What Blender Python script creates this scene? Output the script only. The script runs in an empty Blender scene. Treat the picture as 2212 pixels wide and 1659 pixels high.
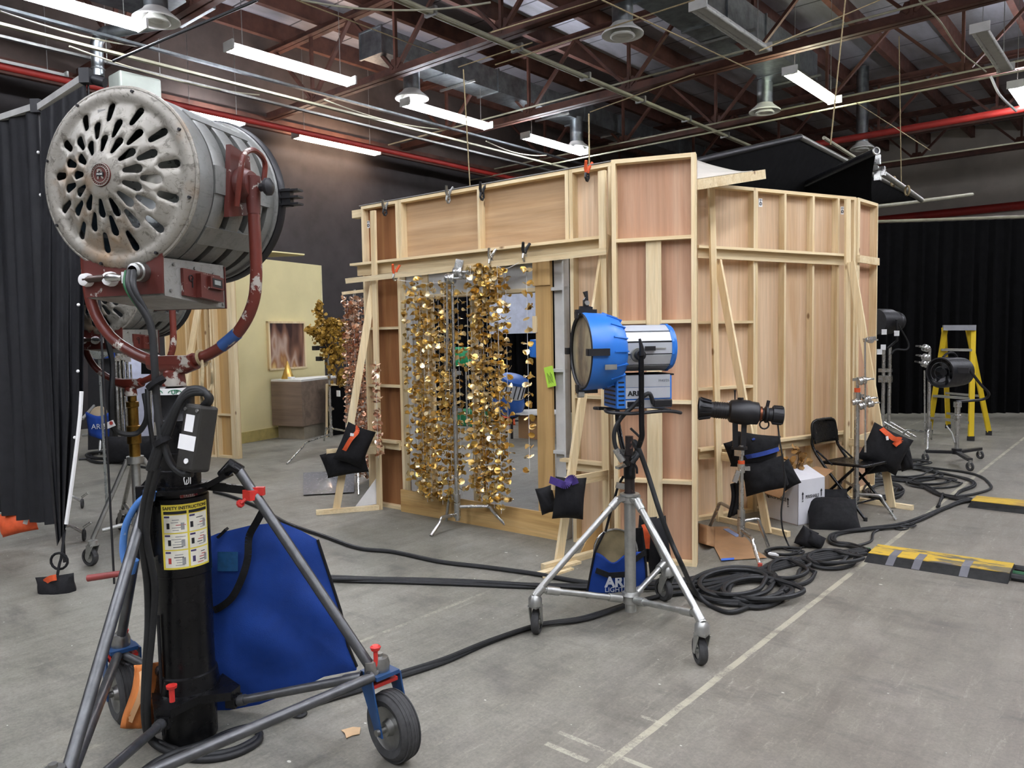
import bpy, math, random
from mathutils import Vector as V, Matrix
from mathutils.geometry import delaunay_2d_cdt
PI = math.pi
RN = random.Random(11)
C = bpy.context.scene.collection
# ------------------------------------------------------------------ camera
IW, IH, FP = 2212, 1659, 1661.0
YAW, PITCH, ROLL = math.radians(40.6), math.radians(3.7), math.radians(-1.03)
CR = Matrix.Rotation(YAW, 3, 'Z') @ Matrix.Rotation(PI/2-PITCH, 3, 'X') @ Matrix.Rotation(ROLL, 3, 'Z')
CP = V((0, 0, 1.5))
FWD = V((-math.sin(YAW), math.cos(YAW), 0)); RGT = V((math.cos(YAW), math.sin(YAW), 0)); UP = V((0, 0, 1))
cd = bpy.data.cameras.new('camera'); cam = bpy.data.objects.new('camera', cd); C.objects.link(cam)
cam.matrix_world = Matrix.Translation(CP) @ CR.to_4x4()
cd.sensor_fit = 'HORIZONTAL'; cd.sensor_width = 36; cd.lens = 36*FP/IW; cd.clip_start = .05; cd.clip_end = 200
bpy.context.scene.camera = cam
def ray(px, py): return CR @ V(((px-IW/2)/FP, -(py-IH/2)/FP, -1))
def F(px, py, z=0):                       # where a sight line meets the level z
    d = ray(px, py); return CP + d*((z-1.5)/d.z)
def dep(p): return (p-CP).dot(FWD)
def D(px, py, d):                         # the point at forward distance d
    r = ray(px, py); return CP + r*(d/r.dot(FWD))
def PX(px, py, p, dd=0): return D(px, py, dep(p)+dd)
def WL(px, py, a, n):                     # on the plane through a with normal n
    r = ray(px, py); return CP + r*((a-CP).dot(n)/r.dot(n))
def G(p): return V((p.x, p.y, 0))
def frame(o, x, z=None):                  # matrix with local x axis and z up-ish
    x = x.normalized(); z = z or UP
    y = z.cross(x).normalized(); z = x.cross(y)
    m = Matrix((x, y, z)).transposed().to_4x4(); m.translation = o; return m
# ------------------------------------------------------------------ mesh builder
class MB:
    def __init__(s, M=None): s.v = []; s.f = []; s.s = []; s.M = M
    def add(s, vs, fs, sm=False):
        k = len(s.v)
        s.v += [(s.M @ V(p)) if s.M else V(p) for p in vs]
        for f in fs: s.f.append([i+k for i in f]); s.s.append(sm)
        return s
    def box(s, c, d, M=None):
        c = V(c); h = [x/2 for x in d]
        vs = [V((a*h[0], b*h[1], e*h[2])) for a in (-1, 1) for b in (-1, 1) for e in (-1, 1)]
        if M: vs = [M.to_3x3() @ q for q in vs]
        return s.add([c+q for q in vs], [(0,1,3,2),(4,6,7,5),(0,4,5,1),(2,3,7,6),(0,2,6,4),(1,5,7,3)])
    def bb(s, a, b):
        return s.box([(a[i]+b[i])/2 for i in range(3)], [abs(b[i]-a[i]) for i in range(3)])
    def beam(s, p, q, w, h, side=None):   # w along side, h along the other
        p = V(p); q = V(q); d = (q-p).normalized()
        sd = V(side) if side else d.cross(UP)
        if sd.length < 1e-5: sd = V((1, 0, 0))
        sd = (sd - d*sd.dot(d)).normalized(); u = sd.cross(d).normalized()
        vs = [e + sd*(a*w/2) + u*(b*h/2) for e in (p, q) for a, b in ((-1,-1),(1,-1),(1,1),(-1,1))]
        return s.add(vs, [(3,2,1,0),(4,5,6,7),(0,1,5,4),(1,2,6,5),(2,3,7,6),(3,0,4,7)])
    def tube(s, pts, r, n=10, cap=True, loop=False):
        P = [V(p) for p in pts]; m = len(P)
        rr = r if isinstance(r, (list, tuple)) else [r]*m
        T = []
        for i in range(m):
            a = P[(i-1) % m] if (loop or i) else P[0]; b = P[(i+1) % m] if (loop or i < m-1) else P[-1]
            t = b-a; T.append(t.normalized() if t.length > 1e-9 else V((0, 0, 1)))
        u = T[0].orthogonal().normalized(); vs = []; k = []
        for i in range(m):
            u = u - T[i]*u.dot(T[i])
            u = u.normalized() if u.length > 1e-6 else T[i].orthogonal().normalized()
            w = T[i].cross(u)
            for j in range(n):
                a = 2*PI*j/n; vs.append(P[i] + (u*math.cos(a)+w*math.sin(a))*rr[i])
        fs = [(i*n+j, i*n+(j+1) % n, ((i+1) % m)*n+(j+1) % n, ((i+1) % m)*n+j) for i in range(m if loop else m-1) for j in range(n)]
        s.add(vs, fs, True)
        if cap and not loop: s.add(vs[:n], [tuple(range(n))[::-1]]); s.add(vs[-n:], [tuple(range(n))])
        return s
    def lathe(s, prof, o, ax=(0, 0, 1), n=32, sm=True, u=None, a0=0, a1=2*PI):
        o = V(o); ax = V(ax).normalized(); u = (V(u) if u else ax.orthogonal()).normalized(); w = ax.cross(u)
        full = abs(a1-a0-2*PI) < 1e-6; c = n if full else n+1; vs = []
        for r, h in prof:
            for j in range(c):
                a = a0+(a1-a0)*j/n; vs.append(o+ax*h+(u*math.cos(a)+w*math.sin(a))*r)
        fs = [(i*c+j, i*c+(j+1) % c, (i+1)*c+(j+1) % c, (i+1)*c+j) for i in range(len(prof)-1) for j in range(n)]
        return s.add(vs, fs, sm)
    def cyl(s, p, q, r, n=20, r2=None):
        p = V(p); q = V(q); return s.tube([p, q], [r, r if r2 is None else r2], n)
    def ring(s, o, ax, R, r, n=32, k=8):
        o = V(o); ax = V(ax).normalized(); u = ax.orthogonal().normalized(); w = ax.cross(u)
        return s.tube([o+(u*math.cos(2*PI*i/n)+w*math.sin(2*PI*i/n))*R for i in range(n)], r, k, loop=True)
    def ball(s, c, r, n=16, m=10):
        r = (r, r, r) if not isinstance(r, (tuple, list)) else r; c = V(c)
        vs = [c+V((r[0]*math.sin(PI*i/m)*math.cos(2*PI*j/n), r[1]*math.sin(PI*i/m)*math.sin(2*PI*j/n), r[2]*math.cos(PI*i/m))) for i in range(m+1) for j in range(n)]
        return s.add(vs, [(i*n+j, (i+1)*n+j, (i+1)*n+(j+1) % n, i*n+(j+1) % n) for i in range(m) for j in range(n)], True)
    def prism(s, poly, d):                # closed 3-D polygon extruded by the vector d
        P = [V(p) for p in poly]; n = len(P); d = V(d)
        return s.add(P+[p+d for p in P], [tuple(range(n))[::-1], tuple(range(n, 2*n))]+[(i, (i+1) % n, n+(i+1) % n, n+i) for i in range(n)])
    def grid(s, fn, nu, nv, sm=True, cu=False):
        vs = [fn(i/nu, j/nv) for i in range(nu+1) for j in range(nv+1)]
        return s.add(vs, [(i*(nv+1)+j, (i+1)*(nv+1)+j, (i+1)*(nv+1)+j+1, i*(nv+1)+j+1) for i in range(nu) for j in range(nv)], sm)
    def pillow(s, c, ux, uy, w, h, t, n=12, pinch=.04, sag=0):
        c = V(c); ux = V(ux).normalized(); uy = V(uy); uy = (uy-ux*uy.dot(ux)).normalized(); uz = ux.cross(uy)
        for sg in (1, -1):
            def fn(a, b, sg=sg):
                x = 2*a-1; y = 2*b-1
                k = (max(0, 1-abs(x)**2.6)*max(0, 1-abs(y)**2.6))**.5
                e = 1+pinch*(abs(x*y)**2)-pinch*.6*(1-abs(x*y))
                k2 = k*(1+sag*(-y))
                wr = .05*math.sin(9*x+5*y+c.x*7)*k
                return c+ux*(x*w/2*e)+uy*(y*h/2*e)+uz*(sg*t/2*(k2+wr))
            s.grid(fn, n, n)
            if sg < 0:
                m = (n+1)**2; N = n*n
                for q in range(len(s.f)-N, len(s.f)): s.f[q] = s.f[q][::-1]
        return s
    def build(s, name, mat, parent=None, at=None, label=None, cat=None, group=None, kind=None, bevel=0, solid=0):
        if parent is None:
            if at is None:
                xs = [p.x for p in s.v]; ys = [p.y for p in s.v]
                at = V(((min(xs)+max(xs))/2, (min(ys)+max(ys))/2, min(p.z for p in s.v)))
            M = Matrix.Translation(V(at)) if not isinstance(at, Matrix) else at
        else: M = ROOT[parent.name]
        Mi = M.inverted()
        me = bpy.data.meshes.new(name); me.from_pydata([Mi @ p for p in s.v], [], s.f)
        me.polygons.foreach_set('use_smooth', s.s); me.update()
        if any(s.s): me.set_sharp_from_angle(angle=math.radians(38))
        if mat: me.materials.append(mat)
        o = bpy.data.objects.new(name, me); C.objects.link(o); ROOT[o.name] = M
        if parent is None: o.matrix_basis = M
        else: o.parent = parent
        if label: o['label'] = label
        if cat: o['category'] = cat
        if group: o['group'] = group
        if kind: o['kind'] = kind
        if solid: m = o.modifiers.new('s', 'SOLIDIFY'); m.thickness = solid; m.offset = 0
        if bevel: m = o.modifiers.new('b', 'BEVEL'); m.width = bevel; m.segments = 2; m.limit_method = 'ANGLE'; m.angle_limit = math.radians(40)
        return o
ROOT = {}
def thing(name, label, cat, M, group=None):
    if isinstance(M, V): M = Matrix.Translation(M)
    o = bpy.data.objects.new(name, None); C.objects.link(o); o.empty_display_size = .1
    o.matrix_basis = M; ROOT[o.name] = M
    o['label'] = label; o['category'] = cat
    if group: o['group'] = group
    return o
def dup(root, M, label, group=None):
    def cp(o, par):
        c = o.copy(); C.objects.link(c); ROOT[c.name] = M
        if par: c.parent = par
        else: c.matrix_basis = M
        for ch in KIDS(o): cp(ch, c)
        return c
    r = cp(root, None); r['label'] = label
    if group: r['group'] = group
    return r
def KIDS(o): return [x for x in C.objects if x.parent == o]
def text(s, size, M, mat, parent, name='lettering', ext=.001, sx=1, al='CENTER', bold=0, shear=0):
    cu = bpy.data.curves.new(name, 'FONT'); cu.body = s; cu.size = size; cu.extrude = ext; cu.align_x = al; cu.align_y = 'CENTER'; cu.offset = bold; cu.shear = shear
    t = bpy.data.objects.new(name, cu); C.objects.link(t)
    me = bpy.data.meshes.new_from_object(t); bpy.data.objects.remove(t)
    mb = MB(M); mb.add([(v.co.x*sx, v.co.y, v.co.z) for v in me.vertices], [list(p.vertices) for p in me.polygons])
    bpy.data.meshes.remove(me)
    return mb.build(name, mat, parent)
def bez(pts, n=8):                         # Catmull-Rom through points
    P = [V(p) for p in pts]; out = []
    for i in range(len(P)-1):
        a = P[i-1] if i else P[0]*2-P[1]; b = P[i]; c = P[i+1]; d = P[i+2] if i+2 < len(P) else P[-1]*2-P[-2]
        for k in range(n):
            t = k/n
            out.append(((b*2)+(c-a)*t+(a*2-b*5+c*4-d)*t*t+(b*3-a-c*3+d)*t**3)*.5)
    return out+[P[-1]]
# ------------------------------------------------------------------ materials
def lin(h):
    if isinstance(h, str):
        c = [int(h[i:i+2], 16)/255 for i in (0, 2, 4)]
        return [x/12.92 if x < .04045 else ((x+.055)/1.055)**2.4 for x in c]+[1]
    return list(h)+[1]
class NT:
    def __init__(s, name):
        s.m = bpy.data.materials.new(name); s.m.use_nodes = True; s.t = s.m.node_tree; s.n = s.t.nodes
        s.b = s.n['Principled BSDF']; s.tc = s.n.new('ShaderNodeTexCoord')
    def mk(s, ty, ins=None, **kw):
        k = s.n.new('ShaderNode'+ty)
        for a, b in kw.items(): setattr(k, a, b)
        for a, b in (ins or {}).items():
            if hasattr(b, 'bl_idname') and 'NodeSocket' in b.bl_idname: s.t.links.new(b, k.inputs[a])
            else: k.inputs[a].default_value = b
        return k
    def link(s, a, b): s.t.links.new(a, b)
    def set(s, **kw):
        for a, b in kw.items():
            i = s.b.inputs[a.replace('_', ' ')]
            if hasattr(b, 'bl_idname'): s.t.links.new(b, i)
            else: i.default_value = b
        return s
    def co(s, sc=(1, 1, 1), rot=(0, 0, 0), w='Object'):
        return s.mk('Mapping', {'Vector': s.tc.outputs[w], 'Scale': sc, 'Rotation': rot}).outputs[0]
    def noise(s, co, scale=5, det=4, rough=.6, dist=0):
        return s.mk('TexNoise', {'Vector': co, 'Scale': scale, 'Detail': det, 'Roughness': rough, 'Distortion': dist}).outputs[0]
    def ramp(s, f, stops, interp='LINEAR'):
        k = s.mk('ValToRGB', {'Fac': f}); r = k.color_ramp; r.interpolation = interp
        while len(r.elements) < len(stops): r.elements.new(.5)
        for e, (p, c) in zip(r.elements, stops): e.position = p; e.color = lin(c) if not isinstance(c, float) else (c, c, c, 1)
        return k.outputs[0]
    def mix(s, f, a, b, bt='MIX'):
        k = s.mk('MixRGB', {'Fac': f}, blend_type=bt)
        for i, x in (('Color1', a), ('Color2', b)):
            if hasattr(x, 'bl_idname'): s.link(x, k.inputs[i])
            else: k.inputs[i].default_value = lin(x)
        return k.outputs[0]
    def math(s, op, a, b=0.0):
        k = s.mk('Math', operation=op)
        for i, x in ((0, a), (1, b)):
            if hasattr(x, 'bl_idname'): s.link(x, k.inputs[i])
            else: k.inputs[i].default_value = x
        return k.outputs[0]
    def bump(s, h, st=.3, d=.01):
        s.link(s.mk('Bump', {'Height': h, 'Strength': st, 'Distance': d}).outputs[0], s.b.inputs['Normal']); return s
MT = {}
def plain(name, col, rough=.5, metal=0, var=.12, sc=8, bump=0, spec=.5, bsc=60):
    if name in MT: return MT[name]
    t = NT(name); c = lin(col); n = t.noise(t.co(), sc, 5)
    a = [max(0, x*(1-var*1.6)) for x in c[:3]]; b = [min(1, x*(1+var)) for x in c[:3]]
    t.set(Base_Color=t.ramp(n, [(.3, a), (.7, b)]), Metallic=metal, Specular_IOR_Level=spec,
          Roughness=t.ramp(t.noise(t.co(), sc*2.3, 3), [(.3, max(.02, rough-.08)), (.7, min(1., rough+.1))]))
    if bump: t.bump(t.noise(t.co(), bsc, 4), bump, .004)
    MT[name] = t.m; return t.m
def chipped(name, col, under, rough=.4, amt=.62, metal_under=1, sc=14, metal=0):
    t = NT(name); n = t.noise(t.co(), sc, 6, .65); k = t.ramp(n, [(amt, 0.), (amt+.03, 1.)])
    c = lin(col)[:3]; v = t.ramp(t.noise(t.co(), 5, 4), [(.3, [x*.78 for x in c]), (.7, [min(1, x*1.1) for x in c])])
    t.set(Base_Color=t.mix(k, v, under), Metallic=t.math('MULTIPLY', k, float(metal_under)) if not metal else float(metal), Roughness=rough).bump(k, .3, -.001)
    return t.m
def wood(name, c0, c1, c2, ax=2, rough=.6, sc=1., knots=0):
    t = NT(name); s = [9*sc]*3; s[ax] = .55*sc
    s2 = [55*sc]*3; s2[ax] = 1.6*sc
    oi = t.mk('ObjectInfo').outputs['Random']
    off = t.mk('VectorMath', {0: t.tc.outputs['Object'], 1: t.mk('CombineXYZ', {0: t.math('MULTIPLY', oi, 13.), 1: t.math('MULTIPLY', oi, 7.), 2: t.math('MULTIPLY', oi, 29.)}).outputs[0]}, operation='ADD').outputs[0]
    m1 = t.mk('Mapping', {'Vector': off, 'Scale': s}).outputs[0]; m2 = t.mk('Mapping', {'Vector': off, 'Scale': s2}).outputs[0]
    a = t.noise(m1, 1.3, 5, .6, 1.2); b = t.noise(m2, 1.5, 4, .7)
    col = t.ramp(a, [(.28, c0), (.5, c1), (.74, c2)])
    g = t.ramp(b, [(.35, .72), (.6, 1.)]); 
    col = t.mix(.55, col, g, 'MULTIPLY')
    col = t.mix(.35, col, t.ramp(oi, [(0., .72), (1., 1.25)]), 'MULTIPLY')
    if knots:
        ks = [1, 1, 1]; ks[ax] = .55
        vo = t.mk('TexVoronoi', {'Vector': t.mk('Mapping', {'Vector': off, 'Scale': ks}).outputs[0], 'Scale': knots}, feature='F1')
        col = t.mix(t.ramp(t.math('ADD', vo.outputs['Distance'], t.math('MULTIPLY', a, .05)), [(.07, .85), (.12, 0.)]), col, '7a5230')
    t.set(Base_Color=col, Roughness=rough, Specular_IOR_Level=.3).bump(b, .12, .002)
    return t.m
PINE = wood('pine_upright', 'd4b98a', 'e4cfa4', 'f0e0ba', 2, knots=5)
PINEX = wood('pine_crosswise', 'd4b98a', 'e4cfa4', 'f0e0ba', 0, knots=5)
PINEY = wood('pine_outward', 'd4b98a', 'e4cfa4', 'f0e0ba', 1)
LUAN = wood('luan_plywood', 'c4a27c', 'd2b492', 'dec4a4', 2, .55, .55)
LUANR = wood('red_luan_plywood', 'b48666', 'c49c7e', 'd0ae90', 2, .5, .5)
LUANB = wood('brown_luan_plywood', '7a5034', '93643f', 'a5784f', 2, .5, .5)
LUANX = wood('luan_plywood_sideways', 'ae8c64', 'bc9c76', 'c8aa86', 0, .55, .55)
PLY = wood('birch_plywood', 'b8925a', 'c6a26a', 'd2b07a', 2, .6, .35)
PLYX = wood('birch_plywood_sideways', 'b08a50', 'c8a46a', 'd8b880', 0, .6, .8, knots=6)
CHROME = plain('chrome', 'c2c2be', .27, .95, .05, 6)
STEEL = plain('dull_steel', '9a9a96', .42, 1, .12, 20)
ALU = plain('brushed_aluminium', 'b4b4ae', .4, 1, .08, 14)
ZINC = plain('galvanised_sheet', '9aa0a2', .36, 1, .22, 6)
BLACKP = plain('black_paint', '0d0d0e', .3, 0, .2, 10, 0, .3)
BLACKM = plain('black_metal', '17171a', .45, 0, .2, 16)
RUBBER = plain('black_rubber', '1b1b1b', .62, 0, .2, 20)
TYRE = plain('grey_rubber_tyre', '3a3a3a', .75, 0, .18, 30, .2)
CABLE = plain('cable_rubber', '1a1b1c', .55, 0, .25, 12)
BAGK = plain('black_nylon', '141416', .8, 0, .25, 14, .35, .3, 160)
BAGB = plain('blue_nylon', '153a86', .75, 0, .12, 5, .4, .3, 300)
DUV = plain('black_duvetyne', '060607', .95, 0, .2, 5, .3, .15, 200)
CURT = plain('black_curtain_satin', '16171b', .62, 0, .2, 5, .2, .4, 60)
ORANGE = plain('orange_webbing', 'd8582a', .7, 0, .12, 20)
ORCLOTH = plain('faded_orange_cloth', 'd8854a', .85, 0, .12, 9, .4, .2)
PURPLE = plain('purple_webbing', '3d2a70', .7, 0, .12, 20)
BLUEWEB = plain('blue_webbing', '2f4a9c', .7, 0, .12, 20)
REDP = plain('red_knob_paint', 'c8322c', .4, 0, .12, 20)
WHITE = plain('white_paint', 'dcdcd8', .6, 0, .06, 5)
WHITEW = plain('whitewashed_wood', 'c9c9c4', .7, 0, .12, 4)
PAPERW = plain('white_paper', 'e6e6e4', .8, 0, .04, 8)
ARB = plain('lamp_blue_paint', '2b74cc', .38, 0, .08, 5)
ARBD = plain('dark_blue_paint', '2556a0', .42, 0, .12, 5)
GREEN = plain('green_plastic', '1e9a62', .5, 0, .1, 5)
TAPEG = plain('grey_tape', '6e6e74', .6, 0, .1, 10)
INK = plain('black_ink', '111114', .6, 0, .1, 10)
BRASS = plain('tarnished_brass', '8f6f34', .38, 1, .3, 12)
ROPE = plain('hemp_rope', '9a8a68', .9, 0, .2, 60, .4)
PIPEW = plain('white_conduit', '97947f', .5, 0, .12, 6)
CARDB = plain('brown_card', 'a47e58', .85, 0, .1, 7)
RUST = plain('red_oxide_steel', '54352b', .6, 0, .3, 3, 0, .35)
REDPIPE = plain('red_sprinkler_pipe', '8c1e16', .55, 0, .15, 3)
# ================================================================== SETTING
def floor_mat():
    t = NT('painted_concrete_floor'); co = t.tc.outputs['Object']
    big = t.noise(t.co(), .33, 5, .6); mid = t.noise(t.co(), 1.7, 6, .68); mid2 = t.noise(t.co(), 6.5, 6, .75)
    streak = t.noise(t.co((2.2, .3, 1), (0, 0, .5)), 3.2, 6, .75); fine = t.noise(t.co(), 70, 4, .8)
    base = t.ramp(big, [(.3, '726f66'), (.5, '807d73'), (.72, '86837b')])
    base = t.mix(.75, base, t.ramp(mid, [(.3, '55534d'), (.45, '77756a'), (.58, '838076'), (.75, '9a9586')]), 'MIX')
    base = t.mix(.6, base, t.ramp(mid2, [(.3, .66), (.5, 1.), (.7, 1.28)]), 'MULTIPLY')
    base = t.mix(.5, base, t.ramp(streak, [(.34, .6), (.52, 1.), (.75, 1.25)]), 'MULTIPLY')
    base = t.mix(.6, base, t.ramp(fine, [(.3, .6), (.5, 1.), (.7, 1.35)]), 'MULTIPLY')
    sep = t.mk('SeparateXYZ', {0: co}); X, Y = sep.outputs[0], sep.outputs[1]
    br = t.mk('MapRange', {0: X, 1: -2.6, 2: .2}).outputs[0]
    base = t.mix(t.math('MULTIPLY', br, .45), base, '7a6d65')
    wear = t.noise(t.co(), 5, 3, .6); grit = t.noise(t.co(), 85, 3, .8)
    gw = t.math('ADD', t.math('MULTIPLY', wear, .6), t.math('MULTIPLY', grit, .4))
    for (px, py), w, s in (((1600, 1425), .016, .85), ((1226, 1444), .012, .42), ((925, 1328), .013, .62), ((925, 1249), .01, .3), ((560, 1290), .012, .25), ((2075, 1560), .01, .2)):
        x0 = F(px, py).x
        d = t.math('ABSOLUTE', t.math('SUBTRACT', X, t.math('ADD', x0, t.math('MULTIPLY', t.math('SUBTRACT', wear, .5), .012)))); k = t.math('LESS_THAN', d, w)
        k = t.math('MULTIPLY', k, t.ramp(gw, [(.66-.34*s, 0.), (.74-.28*s, min(.8, s))]))
        base = t.mix(k, base, 'b3ad98')
    for (px, py), (qx, qy), w in (((1215, 1575), (1450, 1690), .011), ((1180, 1605), (1270, 1645), .013), ((1385, 1545), (1440, 1568), .009)):
        a, b = F(px, py), F(qx, qy)
        d = t.math('ABSOLUTE', t.math('SUBTRACT', Y, (a.y+b.y)/2)); k = t.math('LESS_THAN', d, w)
        k = t.math('MULTIPLY', k, t.math('LESS_THAN', t.math('ABSOLUTE', t.math('SUBTRACT', X, (a.x+b.x)/2)), abs(a.x-b.x)/2))
        base = t.mix(t.math('MULTIPLY', k, t.ramp(gw, [(.43, 0.), (.55, .75)])), base, 'b4af9c')
    # chips of white paint and chalky scuffs
    for sc, hi, rot in ((4.6, .075, 0), (9., .06, .7)):
        vo = t.mk('TexVoronoi', {'Vector': t.co((1, 1.6, 1), (0, 0, rot)), 'Scale': sc}, feature='F1')
        k = t.math('LESS_THAN', vo.outputs['Distance'], t.ramp(t.noise(t.co(), 1.9+rot, 3), [(.4, 0.), (.68, hi)]))
        base = t.mix(t.math('MULTIPLY', k, .9), base, 'd5d3c8')
    area = t.noise(t.co(), .8, 3)
    for sx, rot, sc in (((5, .8, 1), .5, 4.), ((5, .8, 1), 2.2, 5.), ((4, .8, 1), 1.3, 7.)):
        k = t.math('MULTIPLY', t.ramp(t.noise(t.co(sx, (0, 0, rot)), sc, 8, .8, .8), [(.57, 0.), (.66, .6)]), t.math('MULTIPLY', t.ramp(area, [(.38, .2), (.6, .9)]), t.ramp(grit, [(.4, 0.), (.55, 1.)])))
        base = t.mix(k, base, 'b0ac9c')
    sd = t.noise(t.co((1, 3, 1), (0, 0, -.4)), 1.5, 5, .7); base = t.mix(t.ramp(sd, [(.55, 0.), (.72, .55)]), base, '484642')
    t.set(Base_Color=base, Roughness=t.ramp(mid, [(.3, .42), (.7, .62)]), Specular_IOR_Level=.4).bump(fine, .12, .003)
    return t.m
def struct(mb, name, mat, **k): return mb.build(name, mat, at=V((0, 0, 0)), kind='structure', **k)
X0, X1, Y0, Y1, ZC = -14.2, 7.0, -9.0, 28.0, 7.7
struct(MB().bb((X0-.2, Y0-.2, -.2), (X1+.2, Y1+.2, 0)), 'floor', floor_mat())
def ceil_mat():
    t = NT('foil_faced_insulation'); n = t.noise(t.co((1, .25, 1)), 1.2, 5, .6); b = t.noise(t.co(), 9, 4, .7)
    sep = t.mk('SeparateXYZ', {0: t.tc.outputs['Object']})
    seam = t.math('LESS_THAN', t.math('ABSOLUTE', t.math('SUBTRACT', t.math('FRACT', t.math('MULTIPLY', sep.outputs[1], .82)), .5)), .014)
    c = t.ramp(n, [(.3, '8a8888'), (.5, 'b0b0b8'), (.75, 'd4d4dc')])
    c = t.mix(seam, c, '46464a'); t.set(Base_Color=c, Metallic=.55, Roughness=.4)
    return t.bump(t.math('ADD', b, n), .35, .03).m
struct(MB().bb((X0-.2, Y0-.2, ZC), (X1+.2, Y1+.2, ZC+.2)), 'ceiling', ceil_mat())
WALLD = plain('charcoal_wall_paint', '2c2828', .72, 0, .22, 1.3, .25, .3, 25)
struct(MB().bb((X0-.2, Y0-.2, 0), (X0, Y1+.2, ZC)), 'wall_left', WALLD)
struct(MB().bb((X0, Y1, 0), (X1, Y1+.2, ZC)), 'wall_back', plain('dusty_white_wall', 'b3aca2', .8, 0, .14, .8))
struct(MB().bb((X1, Y0-.2, 0), (X1+.2, Y1+.2, ZC)), 'wall_right', plain('grey_wall', '77736e', .8, 0, .1, .8))
struct(MB().bb((X0, Y0-.2, 0), (X1, Y0, ZC)), 'wall_front', plain('grey_wall', '77736e', .8))
# eaves beam over the charcoal wall
BROWN = plain('brown_painted_timber', '5b4438', .7, 0, .22, 2, .2)
struct(MB().bb((X0, Y0, 5.75), (X0+.1, Y1, 6.0)), 'trim_1', RUST)
struct(MB().bb((X0, Y0, 6.0), (X0+.03, Y1, ZC)), 'trim_2', plain('lamplit_wall_tan', '524640', .8, 0, .25, 1.1))  # lighter tan band paints in the lamplight on the wall above the beam
# purlins
pm = None
N = 0
x = X0+.65
while x < X1:
    mb = MB().bb((x-.055, Y0, ZC-.34), (x+.055, Y1, ZC))
    if pm is None: pm = mb.build('roof_purlin', RUST, label='red-brown roof purlin running the length of the stage above the trusses', cat='beam', group='roof purlins'); px0 = x
    else:
        o = pm.copy(); C.objects.link(o); o.matrix_basis = Matrix.Translation(V((x-px0, 0, 0))) @ pm.matrix_basis
    x += 1.24
# trusses
ORD = ['nearest overhead', 'second from the camera', 'third from the camera', 'fourth from the camera', 'fifth from the camera', 'sixth from the camera', 'farthest, by the back wall']
zt, zb = ZC-.42, 6.02
def truss():
    r = thing('roof_truss', '', 'truss', V((0, 1.8, 0)), 'roof trusses')
    y = 1.8
    for nm, z, w in (('bottom_chord', zb, .16), ('top_chord', zt, .14)):
        m = MB()
        for s in (-1, 1):
            m.bb((X0, y+s*.012, z-w/2), (X1, y+s*.022, z+w/2)); m.bb((X0, y+s*.012, z-w/2), (X1, y+s*.11, z-w/2+.014))
        m.build(nm, RUST, r)
    xs = -10.2; k = -2
    while xs+2.4*k < X1:
        b = xs+2.4*k; k += 1
        for dx in (-1.2, 1.2):
            if X0 < b+dx < X1 and X0 < b < X1: MB().beam((b+dx*.04, y, zb+.05), (b+dx, y, zt-.05), .07, .05, (0, 1, 0)).build('diagonal', RUST, r)
        if X0 < b < X1: MB().beam((b, y, zb), (b, y, zt), .06, .05, (0, 1, 0)).build('post', RUST, r)
        if X0 < b < X1: MB().prism([(b-.2, y-.01, zb+.03), (b+.2, y-.01, zb+.03), (b+.1, y-.01, zb+.22), (b-.1, y-.01, zb+.22)], (0, .02, 0)).build('gusset_plate', RUST, r)
    return r
tr = truss(); tr['label'] = 'red-brown steel roof truss, '+ORD[0]
for i in range(1, 7): dup(tr, Matrix.Translation(V((0, 1.8+3.6*i, 0))), 'red-brown steel roof truss, '+ORD[i])
# ------------------------------------------------------------------ fluorescent fixtures
def emit(name, col, st):
    t = NT(name); t.set(Base_Color=lin('ffffff'), Emission_Color=lin(col), Emission_Strength=st); return t.m
LCOOL = emit('lit_tube_cool', 'f1f4ff', 26.); LWARM = emit('lit_tube_warm', 'ffdcc0', 17.); LYEL = emit('lit_tube_yellowish', 'f4f8dc', 15.)
TUBEOFF = plain('unlit_tube', 'cfd0cc', .3, 0, .05, 5)
HOUS = plain('white_enamel_housing', 'c6c6c2', .45, 0, .08, 6)
LZ = 5.6
def fixture(c, L, em, label, group, rods=True):
    r = thing('fluorescent_light', label, 'ceiling light', c, group)
    a = V((0, L/2, 0))
    MB().prism([c-a+V(q) for q in ((-.05, 0, .08), (.05, 0, .08), (.055, 0, .0), (-.055, 0, .0))], a*2).build('housing', HOUS, r)
    for s in (-1, 1):
        MB().bb(c+a*s+V((-.125, -.015, -.03)), c+a*s+V((.125, .015, .1))).build('end_plate', HOUS, r)
        MB().cyl(c-a*.985+V((s*.085, 0, -.005)), c+a*.985+V((s*.085, 0, -.005)), .026, 10).build('tube', em or TUBEOFF, r)
        if rods: MB().cyl(c+a*.8*s+V((0, 0, .08)), c+a*.8*s+V((0, 0, (rods if rods is not True else ZC)-c.z)), .006, 6).build('hanger_rod', STEEL, r)
    return r
G1 = 'overhead fluorescent lights'
def fpx(p, q, em, label, z=LZ, L=None, rods=True):
    a, b = F(*p, z), F(*q, z); m = (a+b)/2
    return fixture(m, L or min(3.0, abs(b.y-a.y)), em, label, G1, rods)
fpx((500, 101), (753, 183), LCOOL, 'lit fluorescent fixture above and right of the big silver lamp')
fpx((876, 224), (1054, 276), LCOOL, 'lit fluorescent fixture beside the round air diffuser above the gold disc curtain', rods=6.3)
fpx((1134, 296), (1262, 332), LCOOL, 'lit fluorescent fixture over the top of the plywood set wall', rods=6.3)
a = F(309, 61, LZ); fixture(a+V((0, -1.2, 0)), 2.4, LCOOL, 'large lit fluorescent fixture at top left of the photo', G1)
fpx((400, 240), (520, 270), LCOOL, 'lit fluorescent fixture half hidden behind the big silver lamp drum')
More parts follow.
